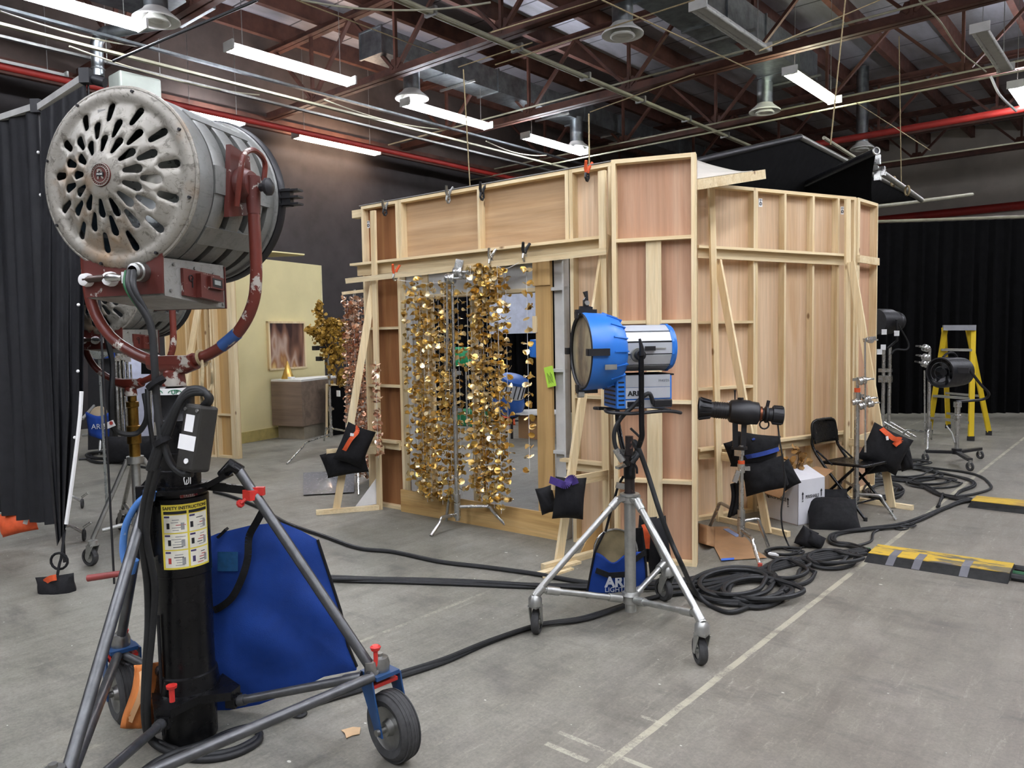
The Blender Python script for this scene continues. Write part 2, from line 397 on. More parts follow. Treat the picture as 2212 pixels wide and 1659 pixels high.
fpx((637, 295), (817, 332), LWARM, 'warm lit fluorescent fixture washing the charcoal wall')
fpx((1704, 157), (1805, 220), LYEL, 'lit yellowish fluorescent fixture on the right above the black fabric frame')
a = F(2193, 186, LZ); fixture(a+V((0, 1.2, 0)), 2.4, LCOOL, 'lit fluorescent fixture cut off by the right edge of the photo', G1)
a = F(140, 172, LZ); fixture(a+V((0, -1.2, 0)), 2.4, None, 'unlit fluorescent fixture above the black curtain on the left', G1)
fpx((1507, 16), (1650, 110), None, 'unlit fluorescent fixture hanging by the silver duct at upper right')
fpx((2112, 66), (2176, 150), None, 'unlit fluorescent fixture near the top right corner of the photo')
# the same rows go on over and behind the camera
k = 0
for xx in (-6.6, -3.2, .4, 3.6):
    for yy in (-5.2, -1.6, 2.4):
        if xx < -6 and yy > 1: continue
        k += 1
        fixture(V((xx, yy, LZ)), 2.4, LCOOL, 'added unseen fluorescent fixture brightening the right set wall and far end', 'fluorescent lights outside the frame')
for xx, yy in ((2.6, 8), (2.6, 14), (.5, 5.6), (1.6, 10.2), (3.5, 20), (3.5, 24.5)):  # unseen fixtures added to brighten the right set wall, floor and far wall
    fixture(V((xx, yy, LZ+.1)), 2.4, LCOOL, 'added unseen fluorescent fixture brightening the right set wall and far end', 'fluorescent lights outside the frame')
# ------------------------------------------------------------------ ducts
def duct(a, w, h, y1, label, joints=6):
    r = thing('air_duct', label, 'duct', a)
    MB().bb(a, a+V((w, y1-a.y, h))).build('duct_body', ZINC, r)
    n = int((y1-a.y)/1.5)
    for i in range(n+1):
        y = a.y+i*1.5; m = MB()
        m.bb((a.x-.025, y-.02, a.z-.025), (a.x+w+.025, y+.02, a.z)); m.bb((a.x-.025, y-.02, a.z+h), (a.x+w+.025, y+.02, a.z+h+.025))
        m.bb((a.x-.025, y-.02, a.z), (a.x, y+.02, a.z+h)); m.bb((a.x+w, y-.02, a.z), (a.x+w+.025, y+.02, a.z+h)); m.build('joint_flange', ZINC, r)
        if i % 2: MB().bb((a.x-.2, y+.6, a.z-.05), (a.x+w+.2, y+.64, a.z-.01)).build('trapeze_strut', STEEL, r)
    return r
a = F(780, 128, 6.35); duct(a, .55, .42, 26, 'silver rectangular air duct running over the plywood set from its open end box')
a = F(1581, 132, 6.3); a.y = 4.0; duct(a, .75, .5, 15.5, 'silver rectangular air duct at upper right beside the unlit fixture')
a = F(330, 20, 6.2); b = a+V((-.35, -1.6, 0)); 
r = thing('air_duct', 'silver duct box at the top left with round collar', 'duct', b)
MB().bb(b, b+V((1.0, 2.2, .5))).build('duct_body', ZINC, r)
WDIFF = plain('white_diffuser', 'd6d6d0', .5, 0, .05, 5)
def diffuser(px, py, top, label, z=5.75, sc=1.):
    c = F(px, py, z); r = thing('air_diffuser', label, 'air diffuser', c)
    MB().lathe([(.15*sc, .12), (.15*sc, .35), (.152*sc, .36), (.15*sc, .37), (.15*sc, top)], c, n=28).build('drop_pipe', ZINC, r)
    MB().lathe([(.15*sc, .16), (.18*sc, .12), (.28*sc, .04), (.3*sc, .02), (.3*sc, .0), (.27*sc, .01), (.17*sc, .09), (.14*sc, .13)], c, n=36).build('outer_cone', WDIFF, r)
    MB().lathe([(.1*sc, .09), (.17*sc, .0), (.18*sc, -.02), (.16*sc, -.03), (.09*sc, .0), (.06*sc, -.01), (.03*sc, -.02), (.0, -.02)], c, n=36).build('inner_cone', WDIFF, r)
diffuser(1345, 76, .62, 'round white air diffuser on a silver drop pipe at top centre', 5.75)
diffuser(1652, 242, .6, 'round white air diffuser under the duct right of the tall plywood panel', 5.75)
diffuser(1246, 322, .7, 'small white air diffuser above the plywood wall beside a lit fixture', 5.7)
diffuser(890, 214, .65, 'white air diffuser at the end of the lit fixture above the doorway', 5.75)
diffuser(338, 46, .46, 'white air diffuser next to the large lit fixture at top left', 5.75)
diffuser(1862, 322, 1.9, 'far white air diffuser behind the black fabric frame', 5.75, .9)
# elbowed exhaust pipe and grey box near the curtain
p = F(212, 165, 5.3)
r = thing('elbow_pipe', 'silver elbowed air pipe above the black curtain on the left', 'pipe', p)
MB().tube([p, p+V((0, 0, .45)), p+V((.03, .03, .55)), p+V((.12, .08, .6)), p+V((1.0, .5, .62))], .085, 16).build('pipe', ZINC, r)
MB().ring(p+V((0, 0, .1)), (0, 0, 1), .088, .012).build('collar', ZINC, r)
c = F(292, 190, 5.2)
r = thing('equipment_box', 'grey-green sheet metal box behind the top of the big silver lamp', 'box', c)
MB().bb(c+V((-.2, -.3, -.35)), c+V((.2, .3, .15))).build('casing', plain('grey_green_enamel', '8d938a', .5, 0, .06, 4), r, bevel=.03)
for s in (-1, 1): MB().cyl(c+V((0, s*.38, .25)), c+V((0, s*.38, ZC-c.z)), .006, 6).build('hanger_rod', STEEL, r)
# ------------------------------------------------------------------ pipes, tracks, cables, ropes overhead
def line(name, pts, rad, mat, label, cat, n=8, sag=0, group=None):
    P = [V(p) for p in pts]
    if sag: 
        a, b = P[0], P[-1]; P = [a.lerp(b, t/16)-V((0, 0, sag*4*(t/16)*(1-t/16))) for t in range(17)]
    return MB().tube(P, rad, n).build(name, mat, label=label, cat=cat, group=group)
def alongY(px, py, z, y0, y1): 
    p = F(px, py, z); return V((p.x, y0, z)), V((p.x, y1, z))
def alongX(px, py, z, x0, x1):
    p = F(px, py, z); return V((x0, p.y, z)), V((x1, p.y, z))
line('sprinkler_pipe', alongY(820, 322, 5.55, 3, 28), .055, REDPIPE, 'red sprinkler pipe running along the charcoal wall', 'pipe', 12)
line('sprinkler_pipe', alongX(2030, 266, 5.55, X0, X1), .07, REDPIPE, 'red sprinkler pipe crossing the roof at the right behind the fixtures', 'pipe', 12)
line('sprinkler_pipe', [V((X0+.2, Y1-.135, 5.1)), V((X1-.2, Y1-.135, 5.1))], .13, REDPIPE, 'dark red pipe high on the far white wall above the black drape', 'pipe', 12)
p = F(1336, 198, 5.85)
r = thing('lighting_track', 'long pale double conduit running diagonally overhead to the tall plywood panel', 'conduit', p)
for dx, dz, rr in ((0, 0, .04), (.1, -.03, .028)):
    MB().cyl(V((p.x+dx, 1.0, 5.85+dz)), V((p.x+dx, 18, 5.85+dz)), rr, 10).build('conduit', PIPEW, r)
for i in range(9): MB().bb(V((p.x-.06, 2+i*1.8, 5.79)), V((p.x+.15, 2.05+i*1.8, 5.9))).build('clamp', STEEL, r)
for i, (px, py, z) in enumerate(((415, 180, 5.6), (1000, 285, 5.8), (640, 215, 5.5))):
    a, b = alongY(px, py, z, 2, 22)
    MB().bb(a-V((.035, 0, .018)), b+V((.035, 0, .018))).build('strut_channel', [STEEL, ZINC, PIPEW][i], label=['bright strut channel crossing behind the big silver lamp', 'strut channel over the gold disc curtain', 'thin pale conduit below the lit fixtures on the left'][i], cat='channel')
for i, (px, py, z, lb) in enumerate(((1340, 180, 5.93, 'thin pale conduit clipped along the third truss'), (1640, 247, 5.93, 'thin pale conduit clipped along the fourth truss'), (2060, 182, 5.5, 'thin pale conduit near the top right fixtures'), (1950, 345, 5.3, 'low conduit beyond the black fabric frame'))):
    line('conduit', alongX(px, py, z, X0+.3, X1), .018, PIPEW, lb, 'conduit')
line('conduit', [D(245, 132, 9.5), D(556, 0, 7.5)], .016, BLACKM, 'thin black pipe crossing the top left in front of the truss', 'pipe')
for i, (p, q, d1, d2, sg) in enumerate((((0, 24), (300, 100), 8.5, 12, .05), ((150, 100), (560, 205), 10, 14, .1), ((700, 215), (980, 280), 13, 17, .12), ((1050, 305), (1180, 335), 16, 18, .1), ((1060, 5), (650, 0), 9, 9, .1))):
    line('hanging_wire', [D(*p, d1), D(*q, d2)], .012, PIPEW, ['slack white cable at the top left corner', 'slack white cable passing over the big silver lamp', 'slack white cable left of the round diffuser', 'slack white cable below the fixture over the set wall', 'slack white cable along the top edge'][i], 'cable', 6, sg)
line('hanging_wire', bez([D(1985, 0, 11), D(2030, 45, 11), D(2075, 110, 11.5), D(2130, 155, 12)]), .012, PIPEW, 'slack white cable among the trusses at upper right', 'cable', 6)
line('hanging_wire', bez([D(2140, 165, 12), D(2160, 205, 12), D(2195, 240, 12.4)]), .02, WHITE, 'bright white looped cable at the right edge', 'cable', 6)
for i, (p, q, d, lb) in enumerate((((1826, 0), (1794, 313), 8.2, 'long hemp rope holding the near corner of the black fabric frame'), ((1942, 78), (1947, 398), 11.5, 'long hemp rope holding the far pipe of the black fabric frame'), ((1001, 150), (1016, 415), 7.6, 'thin rope hanging to the top of the plywood wall above the gold curtain'), ((1272, 246), (1273, 372), 6.0, 'thin rope hanging to the orange clamp beside the tall plywood panel'))):
    line('rope', [D(*p, d), D(*q, d)], .008 if i < 2 else .006, ROPE, lb, 'rope', 6)
for i, (p, q, d1, d2) in enumerate((((640, 0), (960, 122), 9, 13), ((1060, 70), (1290, 0), 8, 10), ((1070, 140), (1500, 0), 11, 8.5), ((1275, 242), (1500, 160), 12, 10), ((1300, 0), (1620, 150), 8, 10.5), ((1640, 110), (1900, 0), 8, 10), ((1850, 222), (2010, 325), 13, 17), ((990, 145), (1150, 92), 11, 10))):
    line('guy_line', [D(*p, d1), D(*q, d2)], .008, ROPE, 'thin pale line strung between the roof trusses', 'line', 5, group='thin lines between the trusses')
EXPO = 2.35
# ================================================================== THE PLYWOOD SET
ZW = 2.64
TH, DP = .022, .065
class Wall:
    def __init__(s, a, b):
        s.a, s.b = F(*a), F(*b); s.M = frame(s.a, s.b-s.a); s.n = s.M.to_3x3() @ V((0, 1, 0)); s.Mi = s.M.inverted(); s.L = (s.b-s.a).length
    def xz(s, px, py, y=-DP):
        p = s.Mi @ WL(px, py, s.M @ V((0, y, 0)), s.n); return p.x, p.z
    def x(s, px, py, y=-DP): return s.xz(px, py, y)[0]
    def z(s, px, py, y=-DP): return s.xz(px, py, y)[1]
    def w(s, x, y, z): return s.M @ V((x, y, z))
LW = Wall((786, 1082), (1320, 1179)); RW = Wall((1509, 1120), (1830, 1069)); R3 = Wall((1830, 1069), (1892, 1043)); PW = Wall((1331, 1205), (1510, 1219))
def flat(W, x0, x1, label, sheet, studs=(), rails=(), z0=0, z1=ZW, wide=(), ts=None, te=None, sheet_name='plywood_sheet', yo=0):
    r = thing('stage_flat', label, 'wall panel', W.M @ Matrix.Translation(V(((x0+x1)/2, yo, z0))), 'plywood set walls')
    def B(a, b, nm, mt): return MB(W.M @ Matrix.Translation(V((0, yo, 0)))).bb(a, b).build(nm, mt, r)
    B((x0, 0, z0), (x1, .006, z1), sheet_name, sheet)
    ts = ts or TH; te = te or TH
    B((x0, -DP, z0), (x0+ts, 0, z1), 'stile', PINE); B((x1-te, -DP, z0), (x1, 0, z1), 'stile', PINE)
    B((x0+ts, -DP, z0), (x1-te, 0, z0+TH+.004), 'rail', PINEX); B((x0+ts, -DP, z1-TH-.004), (x1-te, 0, z1), 'rail', PINEX)
    cuts = [x0+ts]
    for s_ in studs: 
        t = TH
        if isinstance(s_, tuple): s_, t, za, zb_ = s_
        else: za, zb_ = z0+TH, z1-TH
        B((s_-t/2, -DP, za), (s_+t/2, -.001, zb_), 'stud', PINE)
    for a in rails:
        if isinstance(a, tuple): xa, xb, z = a
        else: xa, xb, z = x0+ts, x1-te, a
        B((xa, -DP+.002, z-TH/2), (xb, -.001, z+TH/2), 'rail', PINEX)
    for xa, xb, za, zb_ in wide: B((xa, -.04, za), (xb, -.018, zb_), 'centre_board', PINE)
    return r
xa = LW.x(780, 465); xl2 = LW.x(866, 710); xh2 = LW.x(1229, 430); xr2 = LW.x(1322, 430)
flat(LW, xa, xl2, 'narrow plywood flat left of the doorway, at the left end of the set wall', LUANB, rails=[LW.z(830, 709), LW.z(835, 834), LW.z(830, 957)], te=.03)
zh = LW.z(1000, 560)
flat(LW, xl2+.004, xh2-.004, 'wide header flat of horizontal-grained plywood above the doorway', LUANX, studs=[LW.x(1034, 480)], z0=zh, ts=.035, te=.03)
flat(LW, xh2, xr2+.1, 'plywood flat right of the doorway behind the blue lamp head', LUAN, rails=[LW.z(1250, 699), LW.z(1250, 857)], studs=[LW.x(1318, 600)], ts=.03)
# tall pillar flat
px0, px1 = PW.x(1323, 700), PW.x(1503.5, 700)
zr = [PW.z(1400, 516), PW.z(1470, 694), PW.z(1450, 869), PW.z(1450, 1042)]
xm0, xm1 = PW.x(1396, 620, -.03), PW.x(1429, 620, -.03)
flat(PW, px0, px1, 'tall narrow reddish plywood flat standing forward at the corner of the set', LUANR, rails=[zr[0]]+[t for z in zr[1:] for t in ((px0+.03, xm0, z), (xm1, px1-.03, z))], wide=[(xm0, xm1, .03, zr[0]-.01)], z1=PW.z(1410, 337), ts=.028, te=.028)
# right hand wall
x1 = RW.x(1503, 560); x2 = RW.x(1633, 440)
flat(RW, x1, x2-.002, 'plywood flat behind the black spotlight, right of the tall corner panel', LUAN, rails=[RW.z(1570, 696), RW.z(1565, 838)], studs=())
x3 = RW.L-.004
flat(RW, x2, x3, 'wide plywood flat with five bays behind the folding chair', LUAN, studs=[RW.x(1697, 430), RW.x(1758, 436), RW.x(1812, 445)])
xe = R3.x(1897, 470)
flat(R3, .01, xe, 'narrow red plywood flat at the far right end of the set', LUANR, studs=[R3.x(1857, 480)])
# return panel joining the pillar and the left wall (seen from the side only)
q0, q1 = PW.w(px0, .01, 0), LW.w(xr2+.08, .01, 0)
d = PW.w(px1-.01, .03, 0); e = RW.w(x1+.02, .05, 0)
MB().beam(d, e, .01, 0, (0, 0, 1)) if False else None
mb = MB(); s_ = (e-d).normalized(); nn = s_.cross(UP)*.01
mb.prism([d, e, e+UP*(ZW-.06), d+UP*(ZW-.06)], nn); mb.build('return_panel', LUAN, label='plywood return panel behind the tall corner flat', cat='wall panel')
# stiffeners: long battens in an L of two boards
def stiffener(W, x0, x1, z, label, h=.085, ledge=.06, rise=0):
    r = thing('stiffener_batten', label, 'batten', W.M @ Matrix.Translation(V((x0, 0, z))), 'battens across the set walls')
    MB(W.M).prism([(x0, -DP-.024, z-h), (x1, -DP-.024, z-h+rise), (x1, -DP-.024, z+rise), (x0, -DP-.024, z)], (0, .022, 0)).build('face_board', PINEX, r)
    MB(W.M).prism([(x0-.03, -DP-.002, z+.001), (x1, -DP-.002, z+rise+.001), (x1, -DP-.002, z+rise+.022), (x0-.03, -DP-.002, z+.022)], (0, -ledge-.03, 0)).build('ledge_board', PINEX, r)
    return r
zl = LW.z(800, 573); zr_ = LW.z(1300, 519)
stiffener(LW, LW.x(776, 575), LW.x(1312, 525), zl, 'long pine batten running over the doorway across the left set wall', .085, .05, zr_-zl)
zl = RW.z(1510, 538); zr_ = RW.z(1800, 555)
stiffener(RW, RW.x(1503, 540), RW.x(1822, 552), zl, 'long pine batten across the upper part of the right set wall', .07, .04, zr_-zl)
z = RW.z(1560, 967); stiffener(RW, RW.x(1506, 970), RW.x(1822, 945), z, 'long pine batten across the lower part of the right set wall', .07, .04, RW.z(1790, 938)-z)
MB(R3.M).bb((.0, -DP-.024, R3.z(1860, 560)-.035), (xe-.02, -DP-.002, R3.z(1860, 560)+.03)).build('batten', PINEX, label='short pine batten across the upper part of the narrow right end flat', cat='batten')
MB(R3.M).bb((.0, -DP-.024, R3.z(1860, 945)-.035), (xe-.02, -DP-.002, R3.z(1860, 945)+.03)).build('batten', PINEX, label='short pine batten across the lower part of the narrow right end flat', cat='batten')
z = LW.z(820, 952); stiffener(LW, LW.x(778, 950), LW.x(867, 957), z, 'short double batten low on the narrow flat left of the doorway', .06, .03)
z = LW.z(1250, 998); stiffener(LW, LW.x(1227, 997), LW.x(1318, 1010), z, 'short double batten low on the flat right of the doorway', .06, .03)
# stapled paper tags
def tag(W, px, py, w, h, label, mark=True):
    x, z = W.xz(px, py, -DP-.002)
    r = thing('paper_tag', label, 'tag', W.M @ Matrix.Translation(V((x, -DP-.003, z))))
    MB(W.M).bb((x-w/2, -DP-.004, z-h/2), (x+w/2, -DP-.002, z+h/2)).build('paper', PAPERW, r)
    if mark:
        m = MB(W.M @ Matrix.Translation(V((x, -DP-.005, z))))
        m.ring((0, 0, -.008), (0, 1, 0), .012, .0025, 12, 4); m.bb((-.015, 0, .02), (.02, .001, .024)); m.bb((-.003, 0, -.02), (.0, .001, .03)); m.build('printed_mark', INK, r)
tag(RW, 1642.5, 438, .04, .065, 'small white paper tag at the top of the right set wall by the double stud')
tag(RW, 1819, 455, .035, .065, 'small white paper tag at the top right beside the fourth brace post')
tag(LW, 796, 485, .03, .06, 'small white paper tag at the top left corner of the set wall')
# ------------------------------------------------------------------ jacks
def jack(W, ptop, pbot, diag_top, diag_bot, foot_end, brace_px, brace_end, label, gus=None, gmat=None, w=.055):
    xt, zt_ = W.xz(*ptop, -.15); xb = W.x(*pbot, -.15)
    P0 = W.w(xb, -.15, 0); T = W.w(xt, -.15, zt_); E = F(*foot_end)
    out = (E-P0); out.z = 0; out.normalize(); sd = W.M.to_3x3() @ V((1, 0, 0)); nrm = out.cross(UP)
    r = thing('wall_brace', label, 'brace', frame(P0, sd), 'timber braces holding up the set')
    MB().beam(P0, T, w, .022, sd).build('post', PINE, r)
    b0 = W.w(xb, -.16, .0)
    MB().beam(b0+UP*.02, E+UP*.02, .075 if 0 else .04, .04, nrm).build('foot', PINEY, r)
    dt = WL(*diag_top, P0, nrm); db = WL(*diag_bot, P0, nrm)
    MB().beam(db+nrm*.03, dt+nrm*.03, .022, .062, nrm).build('diagonal', PINE, r)
    zb_ = WL(*brace_px, P0, nrm).z
    be = WL(*brace_end, P0, nrm)
    MB().beam(V((P0.x, P0.y, be.z))-out*.05-nrm*.012, be-nrm*.012, .022, .065, nrm).build('arm', PINEY, r)
    if gus:
        pts = [WL(*q, P0, nrm) for q in gus]; pts = [V((p.x, p.y, max(.003, p.z)))+nrm*.045 for p in pts]
        MB().prism(pts, nrm*.008).build('gusset', gmat, r)
    return r, be
JACK1, E1 = jack(LW, (806, 455), (820, 1085), (812, 592), (727, 1103), (683, 1112), (790, 990), (705, 978), 'timber brace at the left end of the set with a white corner gusset', [(822, 1025), (822, 1090), (768, 1098)], PAPERW)
JACK2, E2 = jack(LW, (1301, 369), (1312, 1160), (1317, 505), (1212, 1225), (1173, 1232), (1270, 1065), (1190, 1047), 'timber brace behind the blue lamp stand with scrap under its foot', [(1312, 1105), (1312, 1185), (1265, 1198)], PLY)
JACK3, E3 = jack(RW, (1536, 398), (1555, 1119), (1556, 563), (1664, 1150), (1704, 1160), (1570, 1020), (1680, 1004), 'timber brace behind the black spotlight')
JACK4, E4 = jack(RW, (1831, 430), (1829, 1075), (1842, 566), (1930, 1095), (1972, 1102), (1850, 985), (1950, 966), 'timber brace at the far right end of the set behind the chair')
# scrap under jack 2
a, b = F(1166, 1242), F(1250, 1216)
MB().beam(a+UP*.008, b+UP*.008, .05, .016).build('scrap_wood', PINEX, label='splintered scrap of pine lying under the foot of the second brace', cat='scrap wood')
a, b = F(1176, 1250), F(1236, 1230)
MB().beam(a+UP*.006, b+UP*.006, .03, .012).build('scrap_wood', PINEX, label='thin pine offcut on the floor in front of the second brace foot', cat='scrap wood')
# ------------------------------------------------------------------ doorway
M0 = LW.M
r = thing('door_flat', 'whitewashed door frame flat set in the doorway of the set wall', 'door frame', M0 @ Matrix.Translation(V((xl2, 0, 0))))
def LB(a, b, nm, mt, par, **k): return MB(M0).bb(a, b).build(nm, mt, par, **k)
yo = .012
wl0, wl1 = LW.x(863, 760, yo), LW.x(901, 760, yo); wr0, wr1, wr2 = LW.x(1166, 760, yo), LW.x(1199, 760, yo), LW.x(1228, 760, yo)
zd = LW.z(1040, 634, yo); zt2 = zh+.05
LB((wl0, yo, 0), (wl1, yo+.02, zt2), 'white_jamb', WHITEW, r); LB((wl1-.02, yo-.05, 0), (wl1, yo, zd), 'white_edge', WHITEW, r)
LB((wl1, yo, zd), (wr0, yo+.02, zt2), 'white_header', WHITEW, r)
LB((wr0, yo-.045, .08), (wr1, yo-.02, zt2-.04), 'plywood_jamb', PLY, r)
LB((wr0-.012, yo-.06, LW.z(1185, 615)), (wr1+.004, yo-.046, zt2-.05), 'plywood_splice', PLY, r)
LB((wr0-.02, yo-.06, LW.z(1170, 718)), (wr0+.02, yo-.046, LW.z(1170, 682)), 'splice_block', PINE, r)
LB((wr1, yo, 0), (wr2, yo+.02, zt2), 'white_panel', WHITEW, r)
for py in (622, 801, 980): 
    z = LW.z(1213, py); LB((wr1, yo-.04, z-.012), (wr2, yo, z+.012), 'white_rail', WHITEW, r)
LB((wr2-.014, yo-.05, 0), (wr2, yo, zt2), 'white_edge', WHITEW, r)
LB((wl1-.01, yo-.03, zd-.012), (wr0, yo+.02, zd+.016), 'head_trim', PINEX, r)
for xx in (LW.x(918, 590, yo), LW.x(1060, 590, yo)): LB((xx-.03, yo-.012, zd+.02), (xx+.04, yo, zt2), 'header_board', PINE, r)
# dressed timber frame just inside
r = thing('timber_door_frame', 'bare pine door frame standing just inside the doorway behind the gold discs', 'door frame', M0 @ Matrix.Translation(V((wl1, .3, 0))))
def pxx(px, y): return LW.x(px, 800, y)
LB((pxx(903, .22), .2, 0), (pxx(924, .22), .25, zd+.06), 'post', PINE, r)
LB((pxx(926, .36), .34, 0), (pxx(938, .36), .38, zd+.06), 'post', PINE, r)
LB((pxx(1021, .3), .28, 0), (pxx(1031, .3), .32, zd+.03), 'post', PINE, r)
LB((pxx(900, .3), .26, zd-.0), (pxx(1180, .3), .3, zd+.05), 'head', PINEX, r)
# plywood kick board across the doorway
xk0, xk1 = LW.x(866, 1090, -.1), LW.x(1219, 1150, -.1)
LB((xk0, -.1, .0), (xk1, -.08, .19), 'kick_board', PLYX, None, label='long knotty plywood board on edge across the foot of the doorway', cat='board') 
# fluorescent note
x, z = LW.xz(1185, 814, -.07); Mn = M0 @ Matrix.Translation(V((x, -.052, z))) @ Matrix.Rotation(-.22, 4, 'Y')
r = thing('paper_note', 'fluorescent green paper note taped to the plywood jamb of the doorway', 'note', Mn)
MB(Mn).bb((-.04, 0, -.075), (.04, .001, .075)).build('paper', plain('green_note', 'b4e04a', .7, 0, .04), r)
m = MB(Mn)
for i in range(5): m.bb((-.02+i*.009, -.0015, -.05+.008*(i % 2)), (-.017+i*.009, -.0005, .03-.012*(i % 3)))
m.build('handwriting', INK, r)
# ------------------------------------------------------------------ ceiling pieces laid on the set, clamps
r = thing('ceiling_sheet', 'thin grey sheet laid along the top of the left set wall', 'sheet', M0 @ Matrix.Translation(V((xa, 0, ZW))))
a = LW.w(xa-.25, .1, ZW+.03)
MB(M0).bb((xa-.02, -.07, ZW+.004), (xr2, .6, ZW+.01)).build('sheet', plain('grey_sheet', '8f8e8a', .7, 0, .08), r)
MB(M0).prism([(xa-.32, .3, ZW+.012), (xa-.02, -.07, ZW+.004), (xa-.02, .6, ZW+.004)], (0, 0, .006)).build('corner', plain('grey_sheet', '8f8e8a'), r)
MB(M0).bb((xa-.2, -.0, ZW-.075), (xa-.004, .07, ZW-.006)).build('timber_block', PINEX, label='pine block sticking out at the top left end of the set wall', cat='block')
# curved white sheet and pine beam at the right of the pillar
p0 = PX(1503, 352, PW.w(px1, .05, 0)); p1 = D(1640, 378, 5.75); p2 = D(1545, 392, 5.5); 
b0, b1 = D(1512, 398, 5.35), D(1648, 377, 6.0)
MB().beam(b0-(b1-b0)*.12, b1, .07, .045, UP).build('ceiling_beam', PINEX, label='pine beam jutting out over the right set wall beside the tall panel', cat='beam')
cs = MB(); f0, f1 = b0-(b1-b0)*.1+UP*.04, b0.lerp(b1, .82)+UP*.04
tpc = [D(1462, 333, 6.2), D(1505, 346, 6.25), D(1535, 356, 6.3), D(1575, 366, 6.35), D(1612, 374, 6.2)]
tps = bez(tpc, 4)
def cfn(u, v): return tps[min(16, int(round(u*16)))].lerp(f0.lerp(f1, u), v)
cs.grid(cfn, 16, 4); cs.build('ceiling_sheet', plain('white_sheet', 'c4beb2', .6, 0, .05), label='curved white sheet laid on a beam over the right set wall', cat='sheet', solid=.004)
def spring_clamp(c, d, label, hm, tip=None, s=1.):
    d = d.normalized(); sd = d.cross(UP).normalized(); u = UP
    r = thing('spring_clamp', label, 'clamp', c, 'spring clamps on the set')
    for sg in (-1, 1):
        MB().tube([c+sd*sg*.012*s, c+u*.03*s+sd*sg*.018*s+d*.0, c+u*.075*s+sd*sg*.04*s+d*.02*s], [.008*s, .012*s, .01*s], 8).build('handle', hm, r)
        MB().tube([c+sd*sg*.012*s, c-u*.03*s+sd*sg*.02*s, c-u*.055*s+sd*sg*.004*s], [.011*s, .009*s, .007*s], 8).build('jaw', tip or hm, r)
    MB().ring(c, d, .016*s, .005*s, 12, 6).build('spring', CHROME, r)
    return r
def on(W, px, py, y): x, z = W.xz(px, py, y); return W.w(x, y, z)
sdv = LW.M.to_3x3() @ V((1, 0, 0))
spring_clamp(on(LW, 831, 452, -.09), sdv, 'metal spring clamp at the top left of the set wall', STEEL, BLACKM)
spring_clamp(on(LW, 968, 424, -.09), sdv, 'metal spring clamp on the top edge above the left part of the header', STEEL, STEEL)
spring_clamp(on(LW, 1041, 417, -.09), sdv, 'dark spring clamp on the top edge above the middle of the header', BLACKM, BLACKM)
spring_clamp(on(LW, 1268, 374, -.09), sdv, 'orange-handled spring clamp on the top edge near the tall panel', ORANGE, BLACKM)
# ================================================================== C-STANDS, BAGS, GARLANDS
def knuckle(c, ax, label=None, par=None, s=1., tee=1):
    ax = V(ax).normalized(); u = ax.cross(UP); u = u.normalized() if u.length > .1 else V((1, 0, 0))
    m = MB().lathe([(0, -.028*s), (.03*s, -.028*s), (.034*s, -.02*s), (.034*s, -.006*s), (.028*s, 0), (.034*s, .006*s), (.034*s, .02*s), (.03*s, .028*s), (0, .028*s)], c, ax, 16)
    m.cyl(c+ax*.02*s, c+ax*.075*s, .009*s, 8)
    if tee: m.beam(c+ax*.075*s-u*.04*s, c+ax*.075*s+u*.04*s, .014*s, .014*s)
    return m.build('grip_head', CHROME, par)
def cstand(base, feet, secs, label, group='C-stands', collars=(), leg_h=(.11, .17, .24), mat=None, red_tip=()):
    r = thing('light_stand', label, 'stand', base, group); mat = mat or CHROME
    for i, f in enumerate(feet):
        h = leg_h[i]; d = G(f)-base; L = d.length; d.normalize()
        p = [base+UP*h+d*.02, base+UP*(h+.01)+d*L*.5, base+UP*(h+.005)+d*L*.62, base+UP*(h-.03)+d*L*.69, G(f)+UP*.006]
        lg = MB().tube(bez(p, 5), .0125, 10).build('leg', mat, r)
        MB().cyl(base+UP*(h-.028), base+UP*(h+.03), .026, 14).build('leg_collar', mat, r)
        if i in red_tip: MB().cyl(G(f)+UP*.0, G(f)+UP*.03, .015, 8).build('foot_cap', plain('red_foot_cap', 'b0483a', .6), r)
    z0 = leg_h[0]-.05
    for k, (rad, za, zb_) in enumerate(secs):
        MB().cyl(base+UP*max(za, z0), base+UP*zb_, rad, 14).build('tube', mat, r)
        if k < len(secs)-1:
            MB().cyl(base+UP*(zb_-.05), base+UP*(zb_+.01), rad*1.5, 14).build('lock_collar', mat, r)
            c = base+UP*(zb_-.02); MB().beam(c, c+RGT*.055-FWD*.02, .012, .03).build('lock_knob', mat, r)
    for c in collars: knuckle(base+UP*c, -FWD+RGT*.4, par=r)
    return r
def px_pillow(mb, px, py, w, h, rot, t, d, yaw=0):
    c = D(px, py, d); k = d/FP; a = math.radians(rot)
    X = RGT*math.cos(math.radians(yaw))+FWD*math.sin(math.radians(yaw))
    ux = X*math.cos(a)+UP*math.sin(a); uy = UP*math.cos(a)-X*math.sin(a)
    return mb.pillow(c, ux, uy, w*k*1.12, h*k*1.12, t, sag=.25)
def sandbag(label, d, pil, straps=(), extra=(), group='black sandbags'):
    c = D(pil[0][0], pil[0][1], d); r = thing('sandbag', label, 'sandbag', c, group)
    for p in pil: px_pillow(MB(), p[0], p[1], p[2], p[3], p[4], p[5], d+(p[6] if len(p) > 6 else 0), p[7] if len(p) > 7 else 0).build('pouch', BAGK, r)
    for mat, w, pts in straps:
        P = bez([D(x, y, d-dd) for x, y, dd in pts], 6)
        mb = MB()
        for a, b in zip(P, P[1:]): mb.beam(a, b, w, .006, FWD.cross(b-a))
        mb.build('handle' if mat != PAPERW else 'tag', mat, r)
    return r
